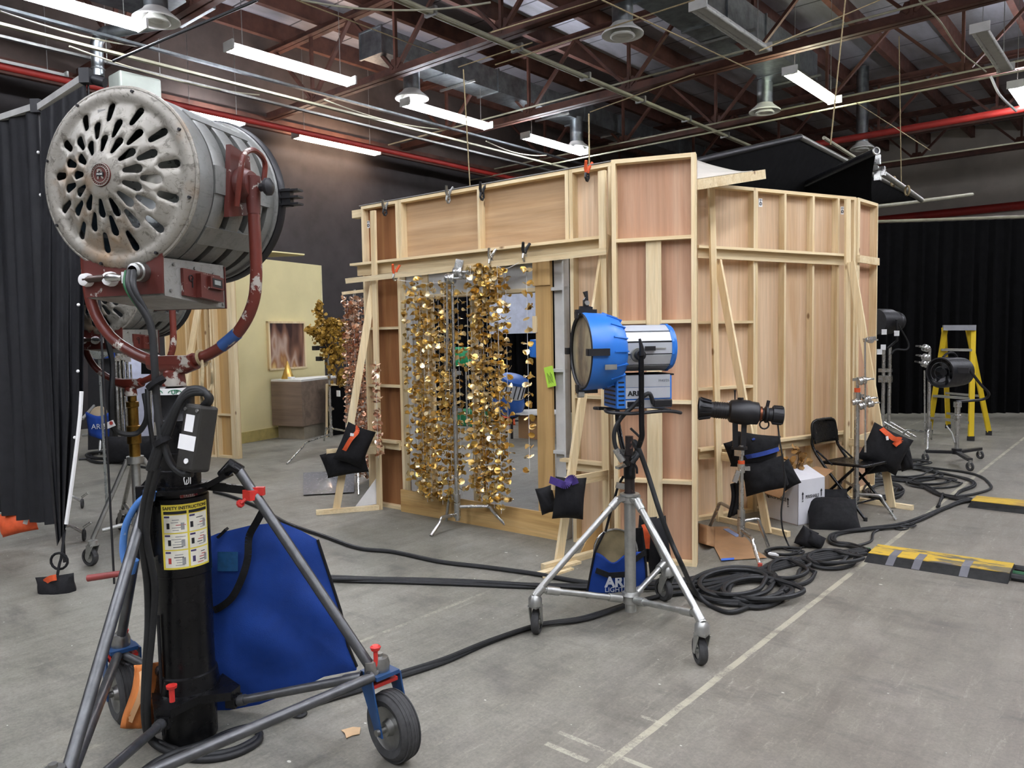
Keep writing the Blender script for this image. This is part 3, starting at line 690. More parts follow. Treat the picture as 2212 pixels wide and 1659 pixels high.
d1 = dep(E1); sandbag('black sandbag with an orange strap on the left end brace of the set', d1, [(766, 962, 56, 74, -24, .12, -.1, 20), (748, 1000, 78, 46, 8, .13, -.02), (713, 1000, 26, 42, 20, .1, .08)], [(ORANGE, .035, [(768, 922, .1), (772, 932, .17), (757, 950, .2), (744, 972, .18), (736, 980, .14)]), (PAPERW, .03, [(761, 936, .2), (760, 942, .2)])])
d2 = dep(E2); sandbag('black sandbag with a purple handle on the arm of the second brace', d2, [(1230, 1076, 62, 80, -6, .13, -.06, 15), (1181, 1080, 32, 52, 14, .1, .1)], [(PURPLE, .045, [(1188, 1036, .1), (1206, 1043, .15), (1222, 1048, .16), (1230, 1036, .12), (1238, 1034, .1), (1243, 1046, .1)])])
d3 = dep(E3); sandbag('black sandbag with blue straps on the brace arm behind the spotlight stand', d3, [(1632, 975, 86, 68, -8, .14, -.02), (1652, 1028, 84, 62, 12, .15, -.08), (1700, 1026, 34, 52, 28, .1, .0), (1585, 976, 26, 44, 20, .08, .06)], [(BLUEWEB, .03, [(1602, 989, .05), (1625, 985, .12), (1652, 979, .12), (1682, 970, .06)]), (BLUEWEB, .02, [(1622, 944, .02), (1629, 950, .08)])])
d4 = dep(E4); sandbag('black sandbag with an orange handle on the right end brace of the set', d4, [(1912, 970, 82, 74, -26, .14, -.05), (1906, 996, 70, 44, 6, .12, -.02), (1956, 990, 22, 48, 10, .1, .05)], [(ORANGE, .04, [(1904, 926, .08), (1918, 938, .14), (1932, 948, .15), (1946, 950, .12), (1936, 958, .14), (1932, 962, .14)]), (PAPERW, .03, [(1914, 947, .17), (1919, 946, .17)])])
# gold disc garlands --------------------------------------------------
def foil(name, c0, c1, c2):
    t = NT(name); g = t.mk('NewGeometry').outputs['Random Per Island']
    t.set(Base_Color=t.ramp(g, [(.0, c0), (.5, c1), (1., c2)]), Metallic=.88, Roughness=t.ramp(t.mk('Math', {0: t.math('MULTIPLY', g, 7.3)}, operation='FRACT').outputs[0], [(0., .2), (1., .5)])); return t.m
GOLD = foil('gold_foil', 'c09848', 'e8c472', 'fdecc0'); COPPER = foil('rose_gold_foil', 'c89274', 'e6bc9c', 'fbe2cc')
def leaf(mb, c, n, r, k=9):
    n = n.normalized(); u = n.orthogonal().normalized(); w = n.cross(u); a0 = RN.random()*6; cv = RN.uniform(-.5, .5)
    vs = [c+n*(r*.0)]+[c+(u*math.cos(a0+2*PI*i/k)+w*math.sin(a0+2*PI*i/k))*r+n*(cv*r*math.cos(2*(2*PI*i/k))) for i in range(k)]
    mb.add(vs, [(0, i+1, (i+1) % k+1) for i in range(k)], True)
def garland(top, L, rr=.0245, sp=.056, label='', group='', mat=None, cat='garland', dens=1.):
    r = thing('disc_garland', label, cat, top, group)
    MB().tube([top, top-UP*L], .0016, 4).build('thread', PAPERW, r)
    mb = MB(); z = sp*RN.uniform(.2, .8)
    while z < L:
        c = top-UP*z
        for k in range(RN.choice([3, 3, 4, 4]) if dens >= 1 else RN.choice([1, 2, 3])):
            a = RN.uniform(0, 2*PI); o = V((math.cos(a), math.sin(a), RN.uniform(-.35, .35)))
            n = V((RN.gauss(0, .55), RN.gauss(0, .55), 1.0 if RN.random() < .5 else RN.gauss(0, .6))) 
            leaf(mb, c+o*rr*RN.uniform(.6, 1.25), n, rr*RN.uniform(.8, 1.12))
        z += sp*RN.uniform(.7, 1.3)
    mb.build('discs', mat, r, kind='stuff')
    return r
cb = F(989, 1141); 
sk0 = D(748, 607, dep(WL(748, 607, LW.w(0, -.2, 0), LW.n))); sk1 = D(1311, 542, dep(WL(1311, 542, LW.w(0, -.19, 0), LW.n)))
MB().beam(sk0, sk1, .02, .045, sk0-CP).build('wood_stick', PINEX, label='long thin pine stick the gold disc garlands hang from', cat='stick')
hz = (PX(980, 560, cb)).z
cst = cstand(cb, [F(931, 1159), F(1102, 1146), F(964, 1126)], [(.0175, 0, PX(985, 880, cb).z), (.0145, 0, PX(985, 800, cb).z), (.0115, 0, PX(981, 592, cb).z)], 'chrome light stand in the doorway holding the stick of gold discs')
knuckle(PX(973, 602, cb), RGT-FWD*.3, par=cst, s=1.25); knuckle(PX(990, 588, cb), RGT-FWD*.3, par=cst, s=1.25)
MB().beam(PX(988, 575, cb)-UP*.04, PX(994, 570, cb)+UP*.03, .06, .06).build('clamp_block', CHROME, cst)
MB().cyl(PX(974, 604, cb)-RGT*.03, PX(974, 800, cb)-RGT*.03, .008, 8).build('arm', CHROME, cst)
nst = (sk1-sk0); tm = lambda px: (D(px, 607+(px-748)*(-65/563), 6)-CP)
def stickpt(px, py): 
    p = WL(px, py, LW.w(0, -.2, 0), LW.n); return p
gl = [(877, 612, 1040), (888, 605, 1066), (897, 620, 1030), (906, 598, 1075), (916, 640, 1085), (926, 612, 1070), (934, 606, 1078), (943, 640, 1090), (951, 600, 1040), (958, 615, 1080), (966, 598, 1050), (973, 612, 1080), (990, 625, 1072)]
gr = [(1011, 590, 1062), (1022, 574, 1060), (1030, 570, 1082), (1037, 572, 1075), (1044, 568, 1090), (1051, 574, 1070), (1058, 570, 1098), (1065, 574, 1078), (1072, 568, 1110), (1080, 575, 1060), (1089, 580, 1090)]
for i, (px, a, b) in enumerate(gl+gr):
    p = stickpt(px, a)+LW.n*RN.uniform(-.035, .035); q = PX(px, b, p)
    garland(p, p.z-q.z, label='gold foil disc garland in the '+('left' if i < len(gl) else 'right')+' bunch hanging before the doorway', group='gold garlands '+('left' if i < len(gl) else 'right')+' bunch', mat=GOLD, dens=.9 if i == len(gl) else 1)
p = stickpt(1137, 578); garland(p, p.z-PX(1137, 1025, p).z, .027, .08, 'single gold foil disc garland hanging apart at the right of the doorway', 'gold garland apart', GOLD, dens=.5)
for (px, py, lb) in ((1060, 560, 'metal spring clamp on the pine stick above the right bunch of gold discs'), (1133, 548, 'metal spring clamp on the pine stick above the single gold garland')): spring_clamp(stickpt(px, py)-LW.n*.0, nst, lb, BLACKM if px > 1100 else CHROME, CHROME)
spring_clamp(stickpt(853, 592), nst, 'orange-tipped spring clamp on the pine stick above the left bunch of gold discs', ORANGE, CHROME)
pts = [stickpt(860, 605), stickpt(930, 612), stickpt(985, 600)]; MB().tube(bez(pts), .002, 4).build('string', PAPERW, label='white string the left bunch of gold discs is tied to', cat='string')
pts = [stickpt(1065, 570), stickpt(1092, 580), stickpt(1131, 562)]; MB().tube(bez(pts), .002, 4).build('string', PAPERW, label='white string sagging between the two metal clamps on the stick', cat='string')
# rose gold garlands at the left end
pc = F(776, 1062)+FWD*.5
for i, (px, a, b) in enumerate(((744, 640, 990), (750, 650, 1015), (756, 640, 1020), (763, 636, 1030), (768, 640, 1028), (774, 650, 1020), (780, 640, 1035), (787, 700, 1030), (794, 790, 1010), (801, 800, 1000))):
    p = PX(px, a, pc, RN.uniform(-.1, .12)); garland(p, p.z-PX(px, b, p).z,   .026, .05, 'rose gold foil disc garland in the bunch at the left end of the set', 'rose gold garlands', COPPER)
p = PX(811, 780, E1, -.1); garland(p, p.z-PX(811, 990, p).z, .026, .06, 'short copper foil garland hooked over the diagonal of the left end brace', 'copper garland', COPPER)
r = thing('light_stand', 'stand with a short crossbar holding the rose gold garlands', 'stand', G(PX(772, 1040, pc)), 'C-stands')
MB().beam(PX(739, 634, pc), PX(790, 628, pc), .03, .03).build('crossbar', PINEX, r)
MB().cyl(G(PX(772, 1040, pc)), PX(766, 625, pc), .012, 8).build('tube', CHROME, r)
for q in ((690, 1045), (775, 1070), (812, 1050)):
    MB().cyl(PX(772, 985, pc), F(*q), .011, 8).build('leg', CHROME, r)
# ================================================================== BLUE LAMP ON ROLLING STAND
def circum(a, b, c):
    d = 2*(a.x*(b.y-c.y)+b.x*(c.y-a.y)+c.x*(a.y-b.y)); s = lambda p: p.x*p.x+p.y*p.y
    return V(((s(a)*(b.y-c.y)+s(b)*(c.y-a.y)+s(c)*(a.y-b.y))/d, (s(a)*(c.x-b.x)+s(b)*(a.x-c.x)+s(c)*(b.x-a.x))/d, 0))
GALV = plain('galvanised_tube', 'b2b3ae', .38, .85, .12, 18)
def caster(parent, g, top, yaw, R=.065, w=.036, off=.03, tyre=None):
    # swivel caster: wheel on ground point g, stem up to height top
    ax = V((math.cos(yaw), math.sin(yaw), 0)); f = UP.cross(ax)
    c = g+UP*R
    wl = MB().lathe([(R*.62, -w*.5), (R*.9, -w*.5), (R*.985, -w*.3), (R, 0), (R*.985, w*.3), (R*.9, w*.5), (R*.62, w*.5)], c, ax, 28).build('wheel', tyre or TYRE, parent)
    MB().lathe([(0, -w*.4), (R*.2, -w*.55), (R*.22, -w*.3), (R*.62, -w*.36), (R*.62, w*.36), (R*.22, w*.3), (R*.2, w*.55), (0, w*.4)], c, ax, 20).build('hub', GALV, wl)
    s = c-f*off; s.z = 0
    m = MB()
    for k in (-1, 1):
        e = ax*(k*w*.72)
        m.prism([c+e-UP*.012-f*.012, c+e-UP*.012+f*.012, s+e+UP*(R*2+.02)+f*.03, s+e+UP*(R*2+.02)-f*.03], ax*(k*.004))
    m.box(s+UP*(R*2+.022), (w*1.5, w*1.5, .012)); m.cyl(s+UP*(R*2+.02), s+UP*(R*2+.05), .03, 16); m.cyl(c-ax*w*.85, c+ax*w*.85, .007, 8)
    m.build('caster_fork', GALV, parent)
    return s+UP*(R*2+.05)
A, B, E = F(1160, 1368), F(1512, 1434), F(1434, 1297)
SC = circum(A, B, E)
pc_ = F(1361, 1338); SC = SC.lerp(pc_, .6)
rs = thing('rolling_stand', 'silver three-wheeled rolling stand carrying the blue lamp', 'stand', SC)
zh_ = PX(1358, 1072, SC).z; zlo = PX(1361, 1291, SC).z
zs = [PX(1355, y, SC).z for y in (1320, 1068, 1015, 985, 940)]
MB().cyl(SC+UP*zs[0], SC+UP*zs[1], .029, 18).build('lower_column', GALV, rs)
CORR = chipped('scuffed_black_tube', '241c1a', '7c5a50', .45, .6, .3, 26)
MB().cyl(SC+UP*zs[1], SC+UP*(zs[1]+.19), .026, 16).build('middle_column', CORR, rs)
MB().cyl(SC+UP*zs[1], SC+UP*(zs[1]+.3), .021, 16).build('upper_column', CORR, rs)
MB().cyl(SC+UP*(zs[1]+.16), SC+UP*(zs[1]+.2), .033, 16).build('lock_collar', CORR, rs)
MB().lathe([(.03, zh_-.035), (.042, zh_-.03), (.042, zh_+.0), (.05, zh_+.005), (.05, zh_+.015), (.03, zh_+.018)], SC, UP, 20).build('top_hub', GALV, rs)
MB().lathe([(.03, zlo-.03), (.04, zlo-.025), (.04, zlo+.01), (.046, zlo+.015), (.04, zlo+.03), (.03, zlo+.035)], SC, UP, 20).build('lower_hub', GALV, rs)
for g, yaw in ((A, YAW-.25), (B, YAW+.1), (E, YAW+.5)):
    d = (g-SC).normalized(); t = caster(rs, g, 0, yaw)
    kn = t+UP*.02
    p0 = SC+d*.06+UP*(zh_-.01)
    MB().tube([p0, kn+UP*.01], .0165, 12).build('leg', GALV, rs)
    MB().tube([p0, p0.lerp(kn, .09)], .021, 12).build('leg_sleeve', GALV, rs)
    MB().tube([kn.lerp(p0, .1), kn], .021, 12).build('leg_sleeve', GALV, rs)
    MB().lathe([(.0, .03), (.02, .028), (.034, .01), (.034, -.025), (0, -.025)], t, UP, 18).build('caster_socket', GALV, rs)
    q = kn.lerp(p0, .07); MB().tube([SC+d*.05+UP*zlo, q], .0155, 12).build('brace', GALV, rs)
    MB().tube([SC+d*.05+UP*zlo, (SC+d*.05+UP*zlo).lerp(q, .16)], .021, 12).build('brace_sleeve', GALV, rs)
    MB().tube([q.lerp(SC+d*.05+UP*zlo, .22), q.lerp(SC+d*.05+UP*zlo, .06)], .021, 12).build('brace_sleeve', GALV, rs)
    MB().beam(p0-d*.05+UP*.01, p0+d*.012-UP*.004, .05, .02, d.cross(UP)).build('leg_bracket', GALV, rs)
for z in (zs[1]+.04, zs[1]+.215):
    c = SC+UP*z; MB().beam(c-RGT*.025, c-RGT*.07+UP*.012-FWD*.01, .03, .009, UP).build('wing_nut', CHROME, rs)
# lamp
xl = (-RGT*math.cos(math.radians(12))-FWD*math.sin(math.radians(12)))
PV = PX(1366, 757, SC); ML = frame(SC+UP*PV.z, xl)
bl = thing('film_lamp', 'blue and silver studio lamp with tan-stained lens on the rolling stand', 'lamp', ML)
SILV = plain('silver_panel', 'c9cdd2', .35, .35, .05, 6)
def LL(nm, mat, par=bl, **k): 
    def go(mb): return mb.build(nm, mat, par, **k)
    return go
hs = MB(ML).lathe([(.176, .245), (.192, .25), (.194, .235), (.19, .17), (.187, .13), (.165, .075), (.142, .055), (.118, .05)], (0, 0, .0), (1, 0, 0), 48).build('front_housing', ARB, bl)
m = MB(ML)
for i in range(16):
    a = 2*PI*i/16; u = V((0, math.cos(a), math.sin(a))); m.beam(u*.186+V((.14, 0, 0)), u*.158+V((.06, 0, 0)), .006, .016, V((1, 0, 0)).cross(u))
m.build('cooling_rib', ARB, hs)
MB(ML).ring((.246, 0, 0), (1, 0, 0), .183, .009, 48).build('bezel', BLACKM, bl)
def lensmat():
    t = NT('stained_glass_lens'); co = t.co((1, 2.2, 1)); n = t.noise(co, 5, 5, .6, .8); sp = t.mk('SeparateXYZ', {0: t.tc.outputs['Object']})
    band = t.math('ABSOLUTE', t.math('ADD', sp.outputs[1], t.math('MULTIPLY', t.math('SUBTRACT', n, .5), .2)))
    c = t.ramp(band, [(.0, '55504e'), (.05, '7d705e'), (.11, 'a79a7c'), (.2, 'b5ac94')])
    t.set(Base_Color=c, Roughness=.2, Specular_IOR_Level=.6, Metallic=.1).bump(n, .2, .01); return t.m
LENSM = lensmat()
MB(ML).lathe([(.178, .238), (.12, .247), (.06, .251), (0, .252)], (0, 0, 0), (1, 0, 0), 40).build('lens', LENSM, bl)
# lamp house: eight-sided silver shell with black slots
n8 = [(.118, .02+.0)]
def octo(x, rad, zc=.012): return [V((x, rad*math.cos(PI/12+i*PI/6), zc+rad*math.sin(PI/12+i*PI/6))) for i in range(12)]
MB(ML).prism(octo(-.19, .112), (.25, 0, 0)).build('inner_shell', BLACKM, bl)
for i in range(12):
    o = octo(0, .119); a, b = o[i], o[(i+1) % 12]; a2, b2 = a.lerp(b, .06), a.lerp(b, .94)
    if i % 3 == 0: a2, b2 = a.lerp(b, .1), a.lerp(b, .9)
    nrm = V((0, (a.y+b.y)/2, (a.z+b.z)/2-.012)).normalized()
    MB(ML).prism([a2+V((.055, 0, 0)), b2+V((.055, 0, 0)), b2-V((.185, 0, 0)), a2-V((.185, 0, 0))], -nrm*.005).build('shell_panel', SILV, bl)
MB(ML).prism(octo(-.185, .123), (-.012, 0, 0)).build('rear_cap', ARB, bl)
MB(ML).lathe([(.119, -.197), (.112, -.215), (.08, -.23), (0, -.232)], (0, 0, .012), (1, 0, 0), 24).build('rear_dome', ARB, bl)
# ballast box
bx = MB(ML).bb((-.19, -.1, -.285), (.1, .1, -.117)).build('base_box', ARB, bl, bevel=.006)
MB(ML).bb((-.178, .1, -.18), (.055, .104, -.12)).build('side_panel', plain('grey_label_panel', 'b4b8bc', .4, .2, .05), bx)
MB(ML).bb((-.178, .1, -.236), (.055, .104, -.182)).build('side_panel', SILV, bx)
MB(ML).bb((-.178, .1, -.282), (.055, .104, -.243)).build('side_panel', SILV, bx)
MB(ML).bb((-.2, -.09, -.125), (.055, .1, -.117)).build('gap', BLACKM, bx)
for k in range(6): MB(ML).bb((.062, .099, -.268+k*.022), (.092, .102, -.26+k*.022)).build('vent_slot', BLACKM, bx)
for k in range(6): MB(ML).bb((.099, -.08, -.268+k*.022), (.102, .08, -.26+k*.022)).build('vent_slot', BLACKM, bx)
MB(ML).bb((-.02, .104, -.275), (.048, .108, -.25)).build('switch_plate', BLACKM, bx)
def side(x, z, y=.1045): return ML @ Matrix.Translation(V((x, y, z))) @ Matrix.Rotation(PI, 4, 'Z') @ Matrix.Rotation(PI/2, 4, 'X')
text('ARRI', .034, side(.005, -.211), INK, bx, bold=.0012, sx=1.1)
text('M40/25', .017, side(-.145, -.15), plain('grey_ink', '73777c', .6), bx, sx=1.1)
MB(ML).bb((-.09, .119, .0), (-.04, .135, .022)).build('latch', BLACKM, bl); MB(ML).bb((-.15, .118, .008), (-.0, .122, .013)).build('latch_rail', ALU, bl)
for y in (-1, 1):
    MB(ML).lathe([(.0, .02), (.035, .02), (.035, .0), (.0, .0)], (.0, y*.118, -.02), (0, y, 0), 24).build('pivot_plate', ALU, bl)
    MB(ML).cyl((.0, y*.13, -.02), (.0, y*.175, -.02), .024, 16).build('pivot', BLACKM, bl)
MB(ML).tube([(0, .18, -.02), (.004, .185, .02), (.014, .188, .06)], [.014, .011, .006], 10).build('tilt_lever', BLACKM, bl)
yk = [(0, .165, -.0), (0, .17, -.06), (0, .17, -.2), (0, .17, -.36), (-.004, .16, -.42), (0, .1, -.5), (0, .04, -.545), (0, 0, -.55)]
yk2 = [(x, -y, z) for x, y, z in yk[::-1]]
MB(ML).tube(bez(yk+yk2[1:], 4), .0135, 10).build('yoke', BLACKP, bl)
zc = -.55; zt_ = ML.translation.z+zc
MB(ML).cyl((0, 0, zc-.1), (0, 0, zc+.02), .03, 16).build('yoke_socket', BLACKP, bl)
MB(ML).beam((.02, .03, zc-.02), (.085, .05, zc-.035), .03, .012).build('lock_wing', CHROME, bl)
MB().cyl(SC+UP*(zs[1]+.28), SC+UP*(ML.translation.z+zc-.05), .0175, 12).build('spigot', BLACKM, rs)
# skid bars, ears
for y in (-1, 1): MB(ML).tube(bez([(.14, y*.04, -.292), (.15, y*.1, -.295), (.11, y*.13, -.3), (.02, y*.125, -.306), (-.12, y*.125, -.3), (-.19, y*.12, -.305), (-.235, y*.1, -.315), (-.245, y*.05, -.318)], 4), .009, 8).build('skid_bar', BLACKM, bl)
for a in (0, 90, 180, 270):
    u = V((0, math.cos(math.radians(a)), math.sin(math.radians(a)))); w = V((1, 0, 0)).cross(u)
    MB(ML).beam(u*.198+V((.17, 0, 0)), u*.198+V((.275, 0, 0)), .034, .02, w).build('accessory_clip', BLACKM, bl)
    MB(ML).beam(u*.198+V((.272, 0, 0)), u*.165+V((.272, 0, 0)), .034, .01, w).build('accessory_clip_tip', BLACKM, bl)
mm = MB(ML); mm.prism([(.19, -.008, .19), (.26, -.008, .19), (.255, -.008, .225), (.235, -.008, .225), (.235, -.008, .255), (.225, -.008, .27), (.235, -.008, .295), (.215, -.008, .3), (.21, -.008, .225), (.19, -.008, .22)], (0, .02, 0)); mm.build('top_latch', BLACKM, bl)
MB(ML).cyl((.222, .01, .24), (.222, .025, .24), .012, 12).build('latch_knob', ALU, bl)
MB(ML).bb((.13, .186, -.085), (.19, .19, -.06)).build('name_plate', ALU, bl)
MB(ML).lathe([(0, 0), (.02, .0), (.02, .03), (0, .03)], (.24, 0, -.21), (1, 0, 0), 12).build('bottom_latch', CHROME, bl)
# cable off the lamp
r = thing('lamp_cable', 'thick black cable drooping from the blue lamp down past the stand to the floor coil', 'cable', SC+UP*.3)
pl = ML @ V((-.13, .125, -.258))
MB(ML).bb((-.175, .108, -.278), (-.08, .14, -.24)).build('plug', BLACKM, r, bevel=.006)
d_ = dep(SC)-.12
MB().tube(bez([ML @ V((-.08, .125, -.26)), D(1400, 850, d_), D(1365, 880, d_), D(1340, 905, d_), D(1327, 935, d_), D(1330, 965, d_), D(1343, 985, d_), D(1356, 1003, d_+.06)], 6), .011, 10).build('upper_loop', CABLE, r)
MB().tube([D(1330, 970, d_), D(1345, 996, d_)], .017, 12).build('connector', CHROME, r)
MB().tube(bez([D(1366, 1000, d_), D(1378, 980, d_), D(1370, 955, d_+.05), D(1378, 965, d_), D(1398, 1020, d_), D(1425, 1105, d_-.05), D(1450, 1170, d_-.05), D(1475, 1225, d_-.05), F(1498, 1272, .1), F(1530, 1305, .016), F(1580, 1322, .016), F(1640, 1300, .02), F(1690, 1280, .03)], 8), .0125, 10).build('lower_run', CABLE, r)
for q in ((1375, 1020), (1362, 1024)):
    MB().tube(bez([D(1368, 1000, d_), D(q[0], q[1]-10, d_), D(q[0]+1, q[1]+3, d_)], 4), .006, 6).build('velcro_tie', BAGK, r)
MB().tube(bez([D(1362, 925, d_), D(1385, 950, d_), D(1378, 975, d_), D(1365, 990, d_)], 5), .006, 8).build('tie_cord', CABLE, r)
# blue scrim bag hanging on the stand
db = dep(SC)+.17
def bag_front(u, v):
    w0 = 1283+(1266-1283)*v; w1 = 1392+(1398-1392)*v; x = w0+(w1-w0)*u; y = 1192+(1290-1192)*v
    y += (-30 if False else 0) + 12*math.exp(-((u-.38)/.2)**2)*(1-v)**3*2.0 - 22*u*v**2 
    return D(x, y, db-.05*math.sin(PI*u)*(.4+.6*(1-v))-.02*math.sin(9*u+3*v)*.3)
r = thing('scrim_bag', 'blue nylon scrim bag with black trim hanging from the rolling stand', 'bag', D(1332, 1240, db))
MB().grid(bag_front, 20, 12).build('front_pocket', BAGB, r, solid=.006)
MB().prism([D(*q, db+.02) for q in ((1305, 1150), (1347, 1145), (1385, 1140), (1398, 1262), (1266, 1290))], FWD*.008).build('back_panel', BAGK, r)
t = MB()
for P in ([(1305, 1150), (1284, 1195), (1266, 1290)], [(1386, 1140), (1393, 1190), (1398, 1262)], [(1266, 1290), (1340, 1287), (1398, 1263)]): t.tube([D(x, y, db-.01) for x, y in P], .006, 6)
t.build('binding', BAGK, r)
MB().tube([D(1308, 1148, db), D(1318, 1110, db), D(1335, 1050, db-.1), D(1346, 1030, db-.17)], .007, 6).build('strap', BAGK, r)
MB().beam(D(1287, 1232, db-.045), D(1315, 1243, db-.07), .03, .004, UP).build('webbing', BAGK, r); MB().beam(D(1366, 1213, db-.05), D(1394, 1193, db-.02), .03, .004, UP).build('webbing', BAGK, r); MB().beam(D(1315, 1243, db-.07), D(1366, 1240, db-.075), .03, .004, UP).build('webbing', BAGK, r)
Mt = frame(D(1340, 1258, db-.072), RGT)@Matrix.Rotation(PI/2, 4, 'X'); text('ARRI', .075, Mt, SILV, r, bold=.003, ext=.001); Mt = frame(D(1340, 1274, db-.065), RGT)@Matrix.Rotation(PI/2, 4, 'X'); text('LIGHTING', .036, Mt, SILV, r)
r2 = thing('metal_scrim', 'round wire scrim disc sticking out of the blue bag', 'scrim', D(1332, 1195, db-.01))
c = D(1330, 1190, db-.0); ax = (-FWD+UP*.15).normalized()
MB().ring(c, ax, .115, .006, 36, 6).build('rim', CHROME, r2); MB().ring(c-ax*.012, ax, .105, .005, 36, 6).build('rim', CHROME, r2)
MB().lathe([(.112, 0), (0, .001)], c-ax*.004, ax, 32).build('mesh', plain('scrim_mesh', '8a7c5c', .45, .4, .25, 8), r2)
sandbag('black sandbag with an orange strap hanging behind the blue scrim bag', dep(SC)+.38, [(1421, 1180, 46, 112, 8, .16), (1395, 1165, 34, 90, -6, .14, .05)], [(ORANGE, .035, [(1392, 1132, .12), (1397, 1150, .13), (1396, 1185, .12)])])
# ================================================================== BIG SILVER LAMP ON CRANK STAND
CC = F(412, 1590)
hd = math.radians(14.6); XF = FWD*math.cos(hd)+RGT*math.sin(hd)
LC = CC + XF*.012; LC.z = 2.04
MG = frame(LC, XF) @ Matrix.Scale(.93, 4)
WORN = None
def wornsilver(name, base, dark, rust, amt=.5):
    t = NT(name); n = t.noise(t.co(), 6, 6, .65); f = t.noise(t.co((1, 1, 1)), 26, 6, .75, 1.5); g = t.noise(t.co(), 3.1, 4)
    c = t.mix(t.ramp(n, [(.3, .0), (.75, 1.)]), base, [x*.78 for x in lin(base)[:3]])
    c = t.mix(t.ramp(f, [(.53, 0.), (.62, amt)]), c, dark)
    sc = t.noise(t.co((1, 2, 9), (.5, 0, 0)), 9, 6, .8, 1.); c = t.mix(t.ramp(sc, [(.58, 0.), (.66, .5)]), c, dark)
    c = t.mix(t.ramp(g, [(.54, 0.), (.72, .8)]), c, rust)
    t.set(Base_Color=c, Metallic=.35, Roughness=t.ramp(n, [(.3, .38), (.7, .55)]), Specular_IOR_Level=.45); t.bump(f, .08, .003); return t.m
WORN = wornsilver('worn_silver_paint', '98948a', '4e4840', '8c6a40', .7); DRUMM = wornsilver('drum_silver_paint', '868783', '50504e', '7a766e', .3); BOXM = wornsilver('box_silver_paint', '969691', '585850', '80786a', .35)
MAROON = chipped('chipped_maroon_paint', '58261f', 'b0aca4', .45, .62, .4, 16); MAROONB = chipped('worn_maroon_yoke', '642a20', 'bdb8ae', .36, .585, .4, 11)
INNER = plain('drum_interior', '34424a', .4, .3, .2, 8)
def backplate(par, M, R=.322, full=True):
    vs = []; ed = []; slots = []
    def loop(pts):
        k = len(vs); vs.extend(pts); n = len(pts)
        ed.extend([(k+i, k+(i+1) % n) for i in range(n)])
    nseg = 96 if full else 48
    loop([(R*math.cos(2*PI*i/nseg), R*math.sin(2*PI*i/nseg)) for i in range(nseg)])
    for ri, (ra, rb, w0, w1, off) in enumerate(((.08, .146, .0085, .0165, 0), (.134, .206, .0095, .0165, .5), (.194, .268, .0115, .0155, 0))):
        for k in range(13):
            a = 2*PI*(k+off)/13+.1; u = V((math.cos(a), math.sin(a))); w = V((-u.y, u.x)); pts = []
            for i in range(5): b = -PI/2+PI*i/4; pts.append(u*(rb-w1+w1*math.cos(b))+w*(w1*math.sin(b)))
            for i in range(5): b = PI/2+PI*i/4; pts.append(u*(ra+w0+w0*math.cos(b))+w*(w0*math.sin(b)))
            slots.append((u, w, ra+w0, rb-w1, w0, w1)); loop([(p.x, p.y) for p in pts])
    for r_ in (.03, .055, .07, .105, .12, .15, .165, .18, .215, .235, .255, .266, .276, .286, .296, .305, .313):
        n = max(8, int(r_*230)) if full else max(6, int(r_*100))
        for i in range(n): 
            a = 2*PI*i/n+r_*9; x, y = r_*math.cos(a), r_*math.sin(a); ok = True
            for u, w, a0, b0, w0, w1 in slots:
                s = x*u.x+y*u.y; t = x*w.x+y*w.y
                if a0-w0-.004 < s < b0+w1+.004 and abs(t) < w1+.004: ok = False; break
            if ok: vs.append((x, y))
    o = delaunay_2d_cdt([V(p) for p in vs], ed, [], 0, 1e-6)
    pv, pf = o[0], o[2]; keep = []
    for f in pf:
        cx = sum(pv[i].x for i in f)/3; cy = sum(pv[i].y for i in f)/3; inn = False
        for u, w, a0, b0, w0, w1 in slots:
            s = cx*u.x+cy*u.y; t = abs(cx*w.x+cy*w.y)
            if s < a0: inn = (s-a0)**2+t*t < w0*w0
            elif s > b0: inn = (s-b0)**2+t*t < w1*w1
            else: inn = t < w0+(w1-w0)*(s-a0)/(b0-a0)
            if inn: break
        if not inn: keep.append(f)
    def dome(r):
        P = [(0, .088), (.05, .088), (.07, .083), (.24, .022), (.258, .012), (.27, .010), (.285, .017), (.3, .018), (.313, .012), (.322, 0)]
        for (a, x), (b, y) in zip(P, P[1:]):
            if r <= b+1e-6: return x+(y-x)*(r-a)/(b-a)
        return 0
    mb = MB(M); mb.add([(-.25-dome(math.hypot(p.x, p.y)), p.x, p.y) for p in pv], keep, True)
    return mb.build('slotted_back_plate', WORN, par, solid=.005)
